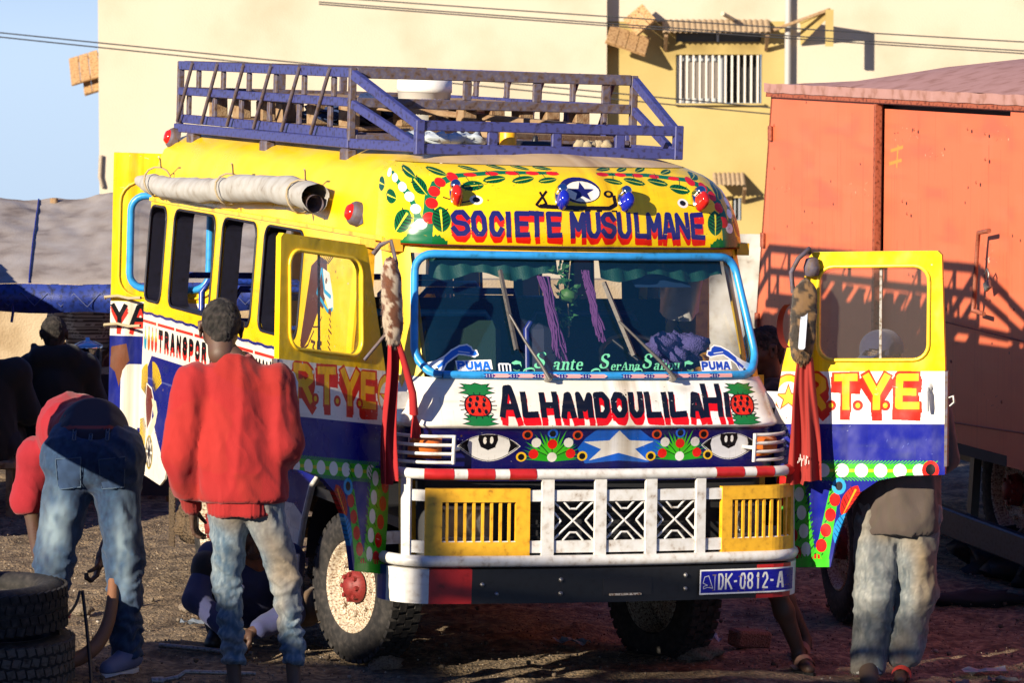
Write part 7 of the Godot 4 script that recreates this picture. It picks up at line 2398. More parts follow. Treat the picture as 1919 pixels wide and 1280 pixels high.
class Pelt:
	var v := PackedVector3Array()
	var t := PackedInt32Array()
	var col := PackedColorArray()
	func add(s: Sdf, disp: Variant, paint: Callable) -> void:
		var nx := s.nx
		var ny := s.ny
		var nxy := nx * ny
		var idx := PackedInt32Array()
		idx.resize(nxy * s.nz)
		idx.fill(-1)
		var f := s.f
		var lim := s.c * 2.0
		var corner := [0, 1, nx, nx + 1, nxy, nxy + 1, nxy + nx, nxy + nx + 1]
		var cv := [Vector3(0, 0, 0), Vector3(1, 0, 0), Vector3(0, 1, 0), Vector3(1, 1, 0), Vector3(0, 0, 1), Vector3(1, 0, 1), Vector3(0, 1, 1), Vector3(1, 1, 1)]
		var edges := [[0, 1], [2, 3], [4, 5], [6, 7], [0, 2], [1, 3], [4, 6], [5, 7], [0, 4], [1, 5], [2, 6], [3, 7]]
		for z in s.nz - 1:
			for y in ny - 1:
				var row := z * nxy + y * nx
				for x in nx - 1:
					var i := row + x
					if absf(f[i]) > lim: continue
					var m := 0
					for k in 8:
						if f[i + corner[k]] < 0.0: m |= 1 << k
					if m == 0 or m == 255: continue
					var sum := Vector3.ZERO
					var n := 0
					for e in edges:
						var a: int = e[0]
						var b: int = e[1]
						if ((m >> a) & 1) != ((m >> b) & 1):
							var fa := f[i + corner[a]]
							var fb := f[i + corner[b]]
							sum += cv[a].lerp(cv[b], fa / (fa - fb))
							n += 1
					idx[i] = v.size()
					var p := s.o + (Vector3(x, y, z) + sum / n) * s.c
					var g := Vector3(f[i + 1] - f[i], f[i + nx] - f[i], f[i + nxy] - f[i]).normalized()
					if disp != null: p += g * float(disp.call(p))
					v.append(p)
					col.append(paint.call(p, g))
		for z in range(1, s.nz - 1):
			for y in range(1, ny - 1):
				var row := z * nxy + y * nx
				for x in range(1, nx - 1):
					var i := row + x
					var a := f[i] < 0.0
					if (f[i + 1] < 0.0) != a: face(idx[i], idx[i - nx], idx[i - nx - nxy], idx[i - nxy], a)
					if (f[i + nx] < 0.0) != a: face(idx[i], idx[i - nxy], idx[i - nxy - 1], idx[i - 1], a)
					if (f[i + nxy] < 0.0) != a: face(idx[i], idx[i - 1], idx[i - 1 - nx], idx[i - nx], a)
	func face(a: int, b: int, c: int, d: int, flip: bool) -> void:
		if a < 0 or b < 0 or c < 0 or d < 0: return
		if flip: t.append_array(PackedInt32Array([a, b, c, a, c, d]))
		else: t.append_array(PackedInt32Array([a, c, b, a, d, c]))
	func mesh() -> ArrayMesh:
		var n := PackedVector3Array()
		n.resize(v.size())
		for i in range(0, t.size(), 3):
			var q := (v[t[i + 2]] - v[t[i]]).cross(v[t[i + 1]] - v[t[i]])
			n[t[i]] += q
			n[t[i + 1]] += q
			n[t[i + 2]] += q
		for i in n.size(): n[i] = n[i].normalized()
		var a := []
		a.resize(Mesh.ARRAY_MAX)
		a[Mesh.ARRAY_VERTEX] = v
		a[Mesh.ARRAY_NORMAL] = n
		a[Mesh.ARRAY_COLOR] = col
		a[Mesh.ARRAY_INDEX] = t
		var m := ArrayMesh.new()
		m.add_surface_from_arrays(Mesh.PRIMITIVE_TRIANGLES, a)
		return m

func flat_paint(c: Color) -> Callable:
	return func(_p: Vector3, _g: Vector3) -> Color: return c

var wob := FastNoiseLite.new()
func mottled(c: Color, c2: Color, freq := 6.0, stretch := Vector3.ONE) -> Callable:
	return func(p: Vector3, _g: Vector3) -> Color:
		var q := p * stretch * freq
		var k := clampf(0.5 + 0.9 * wob.get_noise_3d(q.x * 60.0, q.y * 60.0, q.z * 60.0), 0.0, 1.0)
		return c.lerp(c2, k)

# garment from capsules [a, b, ra, rb]; cuts are planes [normal, d] that trim it
func garment(parent: Node, called: String, caps: Array, cell: float, m: Material, paint: Callable, disp: Variant = null, cuts := [], k := 0.04) -> MeshInstance3D:
	var lo := Vector3.ONE * 1e9
	var hi := -lo
	for q in caps:
		for e in [[q[0], q[2]], [q[1], q[3]]]:
			lo = lo.min(e[0] - Vector3.ONE * (e[1] + 0.05))
			hi = hi.max(e[0] + Vector3.ONE * (e[1] + 0.05))
	var s := Sdf.new(lo, hi, cell)
	for q in caps: s.cap(q[0], q[1], q[2], q[3], q[6] if q.size() > 6 else k, q[4] if q.size() > 4 else Vector3.ZERO, q[5] if q.size() > 5 else 1.0)
	for q in cuts: s.cut(q[0], q[1])
	last_sdf = s
	var sk := Pelt.new()
	sk.add(s, disp, paint)
	return put(called, sk.mesh(), m, parent)

var last_sdf: Sdf
# a patch of cloth sewn on a garment: each point is pushed along dir until it meets the last garment's surface
func sewn(parent: Node, called: String, outline_: Array, from: Vector3, dir: Vector3, m: Material, c: Color, lift := 0.008) -> void:
	var s := last_sdf
	var hit := func(q: Vector2) -> Vector3:
		var p := from + Vector3(q.x, q.y, 0)
		for i in 60:
			var g := ((p - s.o) / s.c).round()
			if g.x >= 0 and g.y >= 0 and g.z >= 0 and g.x < s.nx and g.y < s.ny and g.z < s.nz:
				var f := s.f[(int(g.z) * s.ny + int(g.y)) * s.nx + int(g.x)]
				if f < lift: break
			p += dir * 0.006
		return p
	var mb := MB.new()
	mb.color(c)
	mb.sheet(8, 8, func(u: float, v: float) -> Vector3:
		var a: Vector2 = outline_[0].lerp(outline_[1], u)
		var b: Vector2 = outline_[3].lerp(outline_[2], u)
		return hit.call(a.lerp(b, v)))
	for k in 4:
		var pts := []
		for i in 7: pts.append(hit.call((outline_[k] as Vector2).lerp(outline_[(k + 1) % 4], i / 6.0)) - dir * 0.002)
		mb.color(Color(c.r * 1.9 + 0.02, c.g * 1.7 + 0.015, c.b * 1.4))
		mb.tube(pts, 0.0026, 4, false)
	put(called, mb.done(), m, parent)

# a hand: palm and five fingers, each its own bent chain
func hand(sk: Pelt, wrist: Vector3, dir: Vector3, palm: Vector3, thumb: Vector3, curl: float, paint: Callable, cell := 0.004) -> void:
	dir = dir.normalized()
	palm = (palm - dir * palm.dot(dir)).normalized()
	thumb = (thumb - dir * thumb.dot(dir) - palm * thumb.dot(palm)).normalized()
	var s := Sdf.new(wrist - Vector3.ONE * 0.2, wrist + Vector3.ONE * 0.2, cell)
	s.cap(wrist - dir * 0.03, wrist + dir * 0.03, 0.026, 0.03, 0.02, palm, 1.3)
	for q in [-0.026, -0.009, 0.009, 0.026]: s.cap(wrist + dir * 0.02 + thumb * q * 0.6, wrist + dir * 0.088 + thumb * q, 0.016, 0.0125, 0.012, palm, 1.15)
	var lens := [0.068, 0.082, 0.088, 0.08]
	for i in 4:
		var q: float = [-0.03, -0.01, 0.01, 0.03][i]
		var p := wrist + dir * 0.092 + thumb * q
		var a := curl * 0.35
		for seg in 3:
			var l: float = lens[i] * [0.45, 0.32, 0.25][seg]
			var e := p + (dir * cos(a) + palm * sin(a)) * l
			s.cap(p, e, 0.0098 - seg * 0.001, 0.009 - seg * 0.001, 0.005)
			p = e
			a += curl * (0.8 if seg == 0 else 0.6)
	var p0 := wrist + dir * 0.025 + thumb * 0.024
	var p1 := p0 + (thumb * 0.75 + dir * 0.6 + palm * 0.25).normalized() * 0.042
	var p2 := p1 + (dir * 0.9 + thumb * 0.25 + palm * (0.3 + 0.3 * curl)).normalized() * 0.032
	var p3 := p2 + (dir * 0.8 + palm * (0.3 + 0.5 * curl)).normalized() * 0.024
	s.cap(p0, p1, 0.016, 0.0115, 0.012)
	s.cap(p1, p2, 0.0112, 0.0098, 0.006)
	s.cap(p2, p3, 0.0098, 0.0085, 0.005)
	sk.add(s, null, paint)

# head: skull, jaw, nose, brow, lips, ears; fwd is where it looks, up its crown
func head(sk: Pelt, c: Vector3, fwd: Vector3, up: Vector3, paint: Callable, cell := 0.006, big := 1.0) -> void:
	var first := sk.v.size()
	up = up.normalized()
	fwd = (fwd - up * fwd.dot(up)).normalized()
	var rt := fwd.cross(up)
	var s := Sdf.new(c - Vector3.ONE * 0.2, c + Vector3.ONE * 0.2, cell)
	s.cap(c + up * 0.035 - fwd * 0.03, c + up * 0.035 + fwd * 0.025, 0.088, 0.08, 0.03, rt, 1.12)
	s.cap(c - up * 0.03 + fwd * 0.03, c - up * 0.075 + fwd * 0.062, 0.06, 0.036, 0.04, rt, 1.05)
	s.cap(c - up * 0.11 - fwd * 0.03, c - fwd * 0.02, 0.055, 0.06, 0.03)
	s.cap(c + up * 0.02 + fwd * 0.098, c - up * 0.022 + fwd * 0.112, 0.009, 0.015, 0.012)
	s.cap(c - up * 0.026 + fwd * 0.1 + rt * 0.012, c - up * 0.026 + fwd * 0.1 - rt * 0.012, 0.01, 0.01, 0.008)
	s.cap(c + up * 0.035 + fwd * 0.092 + rt * 0.035, c + up * 0.035 + fwd * 0.092 - rt * 0.035, 0.012, 0.012, 0.02)
	for y in [-0.05, -0.062]: s.cap(c + up * y + fwd * 0.093 + rt * 0.018, c + up * y + fwd * 0.093 - rt * 0.018, 0.009, 0.009, 0.006)
	for q in [-1.0, 1.0]:
		s.cap(c + rt * q * 0.034 + up * 0.014 + fwd * 0.082, c + rt * q * 0.03 + up * 0.014 + fwd * 0.083, 0.014, 0.014, 0.006)
		s.cap(c + rt * q * 0.045 - up * 0.015 + fwd * 0.065, c + rt * q * 0.05 - up * 0.012 + fwd * 0.04, 0.02, 0.02, 0.02)
		s.cap(c + rt * q * 0.082 + up * 0.02 - fwd * 0.012, c + rt * q * 0.084 - up * 0.022 - fwd * 0.002, 0.02, 0.013, 0.008, (rt * q + fwd * 0.4).normalized(), 2.2)
		s.cap(c + rt * q * 0.092 + up * 0.03 - fwd * 0.02, c + rt * q * 0.09 - up * 0.005 - fwd * 0.024, 0.007, 0.006, 0.006)
	sk.add(s, null, paint)
	for i in range(first, sk.v.size()): sk.v[i] = c + (sk.v[i] - c) * big

func hair_cap(parent: Node, called: String, c: Vector3, fwd: Vector3, up: Vector3, m: Material, paint: Callable, grow := 0.006, big := 1.0) -> void:
	up = up.normalized()
	fwd = (fwd - up * fwd.dot(up)).normalized()
	var rt := fwd.cross(up)
	var s := Sdf.new(c - Vector3.ONE * 0.19, c + Vector3.ONE * 0.19, 0.006)
	s.cap(c + up * 0.037 - fwd * 0.03, c + up * 0.037 + fwd * 0.02, 0.086 + grow, 0.078 + grow, 0.03, rt, 1.14)
	s.cap(c - fwd * 0.045, c - fwd * 0.06 - up * 0.035, 0.06 + grow * 0.6, 0.045 + grow * 0.6, 0.03)
	s.cut((-up * 0.75 + fwd * 0.66).normalized(), (-up * 0.75 + fwd * 0.66).normalized().dot(c) + 0.042)
	var sk := Pelt.new()
	sk.add(s, func(p: Vector3) -> float: return 0.005 * wob.get_noise_3d(p.x * 5500.0, p.y * 5500.0, p.z * 5500.0), paint)
	for i in sk.v.size(): sk.v[i] = c + (sk.v[i] - c) * big
	put(called, sk.mesh(), m, parent)

# body under the clothes; J holds the joints
func body(parent: Node, J: Dictionary, skin: Material, paint: Callable, cell := 0.014, fine := 0.0045) -> void:
	var lo := Vector3.ONE * 1e9
	var hi := -lo
	for k in J:
		if J[k] is Vector3 and not (k in ["fwd", "up", "pl", "pr", "tl", "tr", "hl", "hr"]):
			lo = lo.min(J[k] - Vector3.ONE * 0.22)
			hi = hi.max(J[k] + Vector3.ONE * 0.22)
	var s := Sdf.new(lo, hi, cell)
	var pel: Vector3 = (J.hipl + J.hipr) * 0.5
	s.cap(J.hipl, J.hipr, 0.075, 0.075, 0.05)
	s.cap(pel, J.chest, 0.085, 0.09, 0.05)
	s.cap(J.sl, J.sr, 0.05, 0.05, 0.04)
	s.cap(J.chest, J.neck, 0.085, 0.055, 0.05)
	s.cap(J.neck, J.head - (J.up as Vector3) * 0.05, 0.052, 0.05, 0.03)
	for q in [["sl", "el", "wl"], ["sr", "er", "wr"]]:
		s.cap(J[q[0]], J[q[1]], 0.045, 0.038, 0.03)
		s.cap(J[q[1]], J[q[2]], 0.041, 0.028, 0.02)
	var lk: float = J.get("leg", 0.82)
	for q in [["hipl", "kl", "al", "tol"], ["hipr", "kr", "ar", "tor"]]:
		s.cap(J[q[0]], J[q[1]], 0.065 * lk, 0.046 * lk, 0.04)
		s.cap(J[q[1]], J[q[1]].lerp(J[q[2]], 0.35), 0.045 * lk, 0.047 * lk, 0.03)
		s.cap(J[q[1]].lerp(J[q[2]], 0.35), J[q[2]], 0.047 * lk, 0.034, 0.03)
		s.cap(J[q[2]] + Vector3(0, -0.035, 0), J[q[3]], 0.036, 0.03, 0.03)
	var sk := Pelt.new()
	sk.add(s, null, paint)
	head(sk, J.head, J.fwd, J.up, paint, 0.006 if fine < 0.006 else 0.009, J.get("big", 1.0))
	var ct: float = J.get("curl", 0.6)
	hand(sk, J.wl, J.get("hl", J.wl - J.el), J.pl, J.tl, ct, paint, fine)
	hand(sk, J.wr, J.get("hr", J.wr - J.er), J.pr, J.tr, ct, paint, fine)
	put("body", sk.mesh(), skin, parent)

func shoe(parent: Node, called: String, a: Vector3, t: Vector3, m: Material, sole: Material, strap := false) -> void:
	var y := minf(a.y, t.y)
	var fw := Vector3(t.x - a.x, 0, t.z - a.z).normalized()
	var up := Vector3.UP
	var heel := Vector3(a.x, y, a.z) - fw * 0.05
	if not strap:
		garment(parent, called, [[heel + up * 0.035, t + up * 0.01, 0.046, 0.038], [a + up * 0.0, a + up * 0.03, 0.048, 0.05], [a, t, 0.045, 0.036]], 0.008, m, flat_paint(Color.WHITE), null, [[-up, -(y - 0.012)]], 0.03)
	else:
		var mb := MB.new()
		var rt := fw.cross(up)
		mb.sheet(3, 8, func(u: float, v: float) -> Vector3:
			var q := PI * v
			return t.lerp(a, 0.3 + 0.25 * u) + rt * cos(q) * 0.05 + up * (sin(q) * 0.05 - 0.02))
		put(called, mb.done(), m, parent)
	var mb2 := MB.new()
	var rt2 := fw.cross(up)
	var pl := PackedVector2Array()
	for i in 20:
		var q := TAU * i / 20.0
		pl.append(Vector2(cos(q) * (0.145 if cos(q) > 0 else 0.13), sin(q) * (0.048 if cos(q) > 0 else 0.036)))
	var mid := (heel + Vector3(t.x, y, t.z)) * 0.5
	mid.y = y - 0.012
	mb2.slab(pl, 0.022, func(p: Vector2, d: float) -> Vector3: return mid + fw * p.x + rt2 * p.y - up * d)
	put("sole", mb2.done(), sole, parent)

func build_people() -> void:
	wob.frequency = 0.01
	wob.fractal_octaves = 2
	var V := func(x: float, y: float, z: float) -> Vector3: return Vector3(x, y, z)
	var skin := mat(Color.WHITE, 0.58)
	skin.vertex_color_use_as_albedo = true
	var dk := mottled(Color(0.06, 0.03, 0.019), Color(0.1, 0.052, 0.033), 3.0)
	var hairm := bumpy(mat(lin(0.022, 0.018, 0.016), 0.85), M.t_fine, 0.5, 14.0)
	hairm.vertex_color_use_as_albedo = true
	hairm.albedo_color = Color.WHITE
	var hp := mottled(Color(0.008, 0.007, 0.006), Color(0.06, 0.048, 0.04), 40.0)
	var red_cloth := cloth_mat(4.0, 0.5)
	var denim := cloth_mat(7.0, 0.3)
	var down := Vector3.DOWN
	var fold := func(p: Vector3) -> float:
		return 0.014 * wob.get_noise_3d(p.x * 620.0 + p.y * 260.0, p.y * 240.0, p.z * 620.0)
	var crease := func(p: Vector3, fx: float, fy: float, fz2: float, seed_: float) -> float:
		var n := wob.get_noise_3d(p.x * fx + seed_, p.y * fy, p.z * fz2)
		return 1.0 - absf(n) * 3.2
	var stack := func(p: Vector3) -> float:
		var low := clampf((0.62 - p.y) * 3.0, 0.0, 1.0)
		return 0.008 * low * sin(p.y * 95.0 + 5.0 * wob.get_noise_3d(p.x * 900.0, p.y * 500.0, p.z * 900.0)) + 0.009 * clampf(1.0 - absf(wob.get_noise_3d(p.x * 420.0 + p.y * 260.0, p.y * 420.0, p.z * 500.0)) * 3.5, -0.7, 1.0)
	var soft := func(p: Vector3) -> float:
		return 0.011 * clampf(1.0 - absf(wob.get_noise_3d(p.x * 500.0, p.y * 150.0, p.z * 500.0 + 20.0)) * 3.0, -0.7, 1.0) + 0.006 * clampf(1.0 - absf(wob.get_noise_3d(p.x * 600.0 + p.y * 500.0, p.y * 500.0, p.z * 600.0)) * 3.5, -0.5, 1.0)
	# ---- man in the red jacket, back turned, looking down at the wheel
	var a := thing("person", "person in a red jacket and faded jeans standing with back turned", "person", Vector3(-1.209, gh(-1.209, -17.65) + 0.19, -17.65))
	a.scale = Vector3.ONE * 0.94
	var J := {"head": V.call(-0.125, 1.69, -0.07), "fwd": V.call(-0.15, -0.55, -1.0), "up": V.call(-0.03, 1.0, -0.45), "neck": V.call(-0.05, 1.55, 0.02), "chest": V.call(-0.04, 1.3, 0.03), "sl": V.call(-0.25, 1.44, 0.02), "sr": V.call(0.15, 1.44, 0.02), "el": V.call(-0.315, 1.1, 0.03), "wl": V.call(-0.27, 0.82, -0.1), "er": V.call(0.19, 1.15, 0.03), "wr": V.call(0.14, 1.02, -0.2), "hipl": V.call(-0.09, 0.87, 0.0), "hipr": V.call(0.09, 0.87, 0.0), "kl": V.call(-0.095, 0.47, -0.02), "kr": V.call(0.19, 0.47, -0.02), "al": V.call(-0.055, -0.112, 0.03), "ar": V.call(0.235, -0.112, 0.03), "tol": V.call(-0.08, -0.17, -0.13), "tor": V.call(0.265, -0.17, -0.13), "pl": V.call(1, 0, 0.2), "tl": V.call(0.2, 0, -1), "hl": V.call(0.05, -1, -0.2), "pr": V.call(-0.3, -1, 0), "tr": V.call(0, 0.6, -1), "curl": 0.7, "big": 1.17}
	body(a, J, skin, dk)
	hair_cap(a, "hair", J.head, J.fwd, J.up, hairm, hp, 0.006, 1.17)
	var rp := mottled(Color(0.27, 0.008, 0.007), Color(0.34, 0.013, 0.01), 2.0)
	var jf := func(p: Vector3) -> float:
		var bottom := clampf((1.15 - p.y) * 2.5, 0.0, 1.0)
		return fold.call(p) * 0.6 + 0.009 * clampf(crease.call(p, 430.0, 90.0, 300.0, 40.0), -0.6, 1.0) + 0.0035 * clampf(crease.call(Vector3(p.x + p.y * 0.5, p.y - p.x * 0.4, p.z), 900.0, 420.0, 700.0, 90.0), -0.5, 1.0) + 0.007 * bottom * sin(p.x * 48.0 + 3.0 * wob.get_noise_3d(p.x * 400.0, p.y * 200.0, p.z * 400.0)) * clampf((p.y - 0.86) * 12.0, 0.0, 1.0)
	var fz := V.call(0, 0, 1)
	garment(a, "jacket", [[V.call(-0.05, 1.42, 0.02), V.call(-0.03, 1.1, 0.02), 0.17, 0.2, fz, 1.35], [V.call(-0.03, 1.1, 0.02), V.call(-0.015, 0.93, 0.01), 0.205, 0.215, fz, 1.4], [V.call(-0.24, 1.43, 0.01), V.call(0.14, 1.43, 0.01), 0.085, 0.085], [V.call(-0.05, 1.47, 0.01), V.call(-0.05, 1.56, 0.01), 0.09, 0.075], [J.sl, J.el, 0.1, 0.088], [J.el, V.call(-0.285, 0.9, -0.05), 0.088, 0.078], [J.sr, J.er, 0.095, 0.088], [J.er, V.call(0.15, 1.05, -0.15), 0.088, 0.07]], 0.011, red_cloth, rp, jf, [[Vector3.UP, 1.585], [down, -0.875]])
	garment(a, "jacket_hem", [[V.call(-0.02, 0.9, 0.01), V.call(-0.015, 0.82, 0.01), 0.185, 0.18, fz, 1.35]], 0.011, red_cloth, rp, func(p: Vector3) -> float: return 0.0025 * sin(p.x * 300.0) + 0.006 * sin(p.x * 40.0), [[down, -0.80], [Vector3.UP, 0.9]])
	for q in [[V.call(-0.285, 0.92, -0.05), V.call(-0.272, 0.835, -0.09)], [V.call(0.155, 1.06, -0.13), V.call(0.142, 1.03, -0.19)]]:
		garment(a, "cuff", [[q[0], q[1], 0.062, 0.05]], 0.009, red_cloth, rp, func(p: Vector3) -> float: return 0.002 * sin(p.x * 350.0), [], 0.03)
	var jeans := func(base: Color, fade: Color, dirt: Color) -> Callable:
		return func(p: Vector3, g: Vector3) -> Color:
			var k := clampf(0.4 + 0.55 * wob.get_noise_3d(p.x * 900.0, p.y * 140.0, p.z * 900.0) + 0.55 * wob.get_noise_3d(p.x * 4200.0, p.y * 1500.0, p.z * 4200.0), 0.0, 1.0)
			var c: Color = base.lerp(fade, k)
			var d := clampf(0.25 + 1.3 * wob.get_noise_3d(p.x * 300.0 + 90.0, p.y * 220.0, p.z * 300.0) + (p.y - 0.6) * 0.7, 0.0, 1.0)
			c = c.lerp(dirt, d * 0.85)
			return c * (0.8 + 0.5 * absf(wob.get_noise_3d(p.x * 5200.0, p.y * 2600.0, p.z * 5200.0)))
	garment(a, "jeans", [[V.call(-0.06, 0.9, 0.0), V.call(0.06, 0.9, 0.0), 0.13, 0.13, fz, 1.15], [V.call(-0.085, 0.82, 0.0), J.kl, 0.1, 0.066], [J.kl, V.call(-0.062, 0.09, 0.02), 0.066, 0.052], [V.call(0.085, 0.82, 0.0), J.kr, 0.1, 0.068], [J.kr, V.call(0.228, 0.09, 0.02), 0.068, 0.052]], 0.01, denim, jeans.call(Color(0.055, 0.1, 0.15), Color(0.27, 0.31, 0.32), Color(0.24, 0.18, 0.115)), stack, [[down, -0.075]], 0.035)
	for q in [["al", "tol"], ["ar", "tor"]]: shoe(a, "shoe", J[q[0]], J[q[1]], mat(lin(0.03, 0.028, 0.03), 0.7), M.black)
	# ---- man bent over the tyres
	var b := thing("person", "person in a red shirt and blue jeans bending over beside the tyres", "person", Vector3(-2.017, gh(-2.017, -18.88), -18.88))
	J = {"head": V.call(-0.26, 0.78, -0.8), "fwd": V.call(0.0, -1.0, -0.3), "up": V.call(-0.1, -0.35, -1.0), "neck": V.call(-0.22, 0.95, -0.68), "chest": V.call(-0.16, 1.1, -0.42), "sl": V.call(-0.36, 0.98, -0.55), "sr": V.call(0.0, 0.95, -0.6), "el": V.call(-0.385, 0.72, -0.5), "wl": V.call(-0.335, 0.53, -0.3), "er": V.call(0.06, 0.72, -0.45), "wr": V.call(-0.01, 0.53, -0.2), "hipl": V.call(-0.13, 1.0, 0.0), "hipr": V.call(0.08, 1.0, 0.0), "kl": V.call(-0.215, 0.55, 0.02), "kr": V.call(0.125, 0.55, 0.0), "al": V.call(-0.27, 0.085, 0.02), "ar": V.call(0.14, 0.085, 0.04), "tol": V.call(-0.3, 0.03, -0.12), "tor": V.call(0.06, 0.03, 0.16), "pl": V.call(1, 0, 0), "tl": V.call(0, 0, -1), "pr": V.call(-1, 0, 0.3), "tr": V.call(0.2, 0, 1), "hr": V.call(-0.25, -1, 0.3), "curl": 1.6}
	body(b, J, skin, dk)
	hair_cap(b, "hair", J.head, J.fwd, J.up, hairm, hp)
	garment(b, "shirt", [[V.call(-0.03, 1.17, -0.1), V.call(-0.16, 1.14, -0.42), 0.17, 0.18, V.call(0.1, 1, -0.3), 1.3], [V.call(-0.36, 1.0, -0.52), V.call(0.0, 1.0, -0.56), 0.1, 0.1], [V.call(-0.16, 1.14, -0.4), V.call(-0.2, 1.0, -0.62), 0.19, 0.12], [J.sl, V.call(-0.4, 0.78, -0.5), 0.085, 0.085], [J.sr, V.call(0.03, 0.8, -0.5), 0.09, 0.09]], 0.012, red_cloth, mottled(Color(0.25, 0.006, 0.013), Color(0.31, 0.009, 0.017), 2.0), jf, [[V.call(0.25, 0.1, 1).normalized(), V.call(0.25, 0.1, 1).normalized().dot(V.call(-0.02, 1.2, -0.04))], [V.call(0, -1, 0), -0.72]])
	garment(b, "waistband", [[V.call(-0.03, 1.16, -0.08), V.call(-0.03, 1.13, -0.03), 0.178, 0.182, V.call(0, 0.35, 1), 1.2]], 0.01, cloth_mat(5.0, 0.2), func(p: Vector3, _g: Vector3) -> Color: return Color(0.2, 0.03, 0.03) if p.y - 0.35 * p.z > 1.172 and p.y - 0.35 * p.z < 1.19 else Color(0.012, 0.014, 0.03), null, [[V.call(0, 0.8, 0.6), V.call(0, 0.8, 0.6).dot(V.call(0, 1.255, 0.02))]])
	var denim2 := jeans.call(Color(0.006, 0.018, 0.055), Color(0.03, 0.075, 0.15), Color(0.012, 0.035, 0.085))
	var thigh := func(p: Vector3, g: Vector3) -> Color:
		var c: Color = denim2.call(Vector3(p.x, p.y - 0.4, p.z), g)
		var w := exp(-pow((p.x + 0.2) / 0.07, 2.0) - pow((p.y - 0.72) / 0.16, 2.0)) + exp(-pow((p.x - 0.14) / 0.05, 2.0) - pow((p.y - 0.62) / 0.22, 2.0))
		return c.lerp(Color(0.22, 0.29, 0.33), clampf(w * 0.9 * (0.7 + 0.9 * wob.get_noise_3d(p.x * 1500.0, p.y * 800.0, 5.0)), 0.0, 0.8))
	garment(b, "jeans", [[V.call(-0.12, 1.05, -0.0), V.call(0.075, 1.05, -0.0), 0.155, 0.155], [V.call(-0.1, 1.1, -0.08), V.call(0.05, 1.1, -0.08), 0.15, 0.15], [V.call(-0.13, 0.98, 0.0), J.kl, 0.122, 0.092], [J.kl, V.call(-0.268, 0.1, 0.02), 0.092, 0.074], [V.call(0.085, 0.98, 0.0), J.kr, 0.122, 0.09], [J.kr, V.call(0.14, 0.09, 0.03), 0.09, 0.074]], 0.011, denim, thigh, stack, [[down, -0.07], [V.call(0, 0.8, -0.6), V.call(0, 0.8, -0.6).dot(V.call(0, 1.2, -0.05))]], 0.045)
	# back pockets and belt loops
	for x in [-0.125, 0.085]: sewn(b, "back_pocket", v2([x - 0.062, 1.06, x + 0.062, 1.07, x + 0.055, 0.92, x - 0.055, 0.91]), V.call(0, 0, 0.35), V.call(0, 0, -1), denim, Color(0.022, 0.05, 0.11))
	for x in [-0.1, -0.02, 0.06]: sewn(b, "belt_loop", v2([x - 0.007, 1.2, x + 0.007, 1.2, x + 0.007, 1.15, x - 0.007, 1.15]), V.call(0, 0, 0.35), V.call(0, 0, -1), denim, Color(0.03, 0.06, 0.12), 0.012)
	var cv_sh := mat(lin(0.12, 0.14, 0.25), 0.8)
	shoe(b, "sneaker", J.ar, J.tor, cv_sh, mat(lin(0.6, 0.6, 0.62), 0.7))
	shoe(b, "sneaker", J.al, J.tol, cv_sh, mat(lin(0.6, 0.6, 0.62), 0.7))
	# ---- man crouching by the front wheel
	var c := thing("person", "person in a navy jacket crouching on the dirt by the front wheel", "person", Vector3(-1.356, gh(-1.356, -19.6), -19.6))
	J = {"head": V.call(0.04, 0.6, 0.06), "fwd": V.call(0.2, -0.75, 1.0), "up": V.call(0.0, 1.0, 0.6), "neck": V.call(0.03, 0.5, -0.05), "chest": V.call(0.03, 0.4, -0.16), "sl": V.call(-0.17, 0.46, -0.08), "sr": V.call(0.22, 0.45, -0.08), "el": V.call(-0.24, 0.27, 0.08), "wl": V.call(-0.05, 0.13, 0.24), "er": V.call(0.24, 0.2, 0.12), "wr": V.call(0.05, 0.13, 0.26), "hipl": V.call(-0.07, 0.18, -0.36), "hipr": V.call(0.12, 0.18, -0.36), "kl": V.call(-0.19, 0.42, -0.02), "kr": V.call(0.36, 0.24, 0.02), "al": V.call(-0.14, 0.085, -0.14), "ar": V.call(0.2, 0.085, -0.2), "tol": V.call(-0.16, 0.03, 0.02), "tor": V.call(0.22, 0.03, -0.04), "pl": V.call(0.3, -1, 0), "tl": V.call(0.5, 0, 1), "pr": V.call(-0.3, -1, 0), "tr": V.call(-0.5, 0, 1), "curl": 1.4}
	body(c, J, skin, dk)
	hair_cap(c, "hair", J.head, J.fwd, J.up, hairm, hp)
	garment(c, "jacket", [[V.call(0.03, 0.42, -0.14), V.call(0.03, 0.22, -0.34), 0.15, 0.17], [V.call(-0.15, 0.46, -0.09), V.call(0.2, 0.45, -0.09), 0.085, 0.085], [J.sl, J.el, 0.075, 0.066], [J.el, V.call(-0.08, 0.145, 0.2), 0.064, 0.05], [J.sr, J.er, 0.075, 0.066], [J.er, V.call(0.09, 0.14, 0.22), 0.064, 0.05]], 0.011, cloth_mat(4.0, 0.4), mottled(Color(0.022, 0.026, 0.075), Color(0.045, 0.05, 0.13), 2.0), fold)
	garment(c, "orange_scarf", [[V.call(-0.02, 0.5, 0.01), V.call(0.08, 0.44, 0.05), 0.04, 0.035]], 0.007, cloth_mat(6.0, 0.3), mottled(Color(0.4, 0.12, 0.02), Color(0.08, 0.03, 0.02), 8.0))
	garment(c, "trousers", [[V.call(-0.07, 0.2, -0.34), V.call(0.12, 0.2, -0.34), 0.12, 0.12], [J.hipl, J.kl, 0.095, 0.08], [J.kl, J.al, 0.08, 0.065], [J.hipr, J.kr, 0.095, 0.08], [J.kr, J.ar, 0.08, 0.06]], 0.012, denim, func(p: Vector3, _g: Vector3) -> Color: return Color(0.012, 0.012, 0.016) if p.x < 0.16 else Color(0.1, 0.06, 0.035), fold)
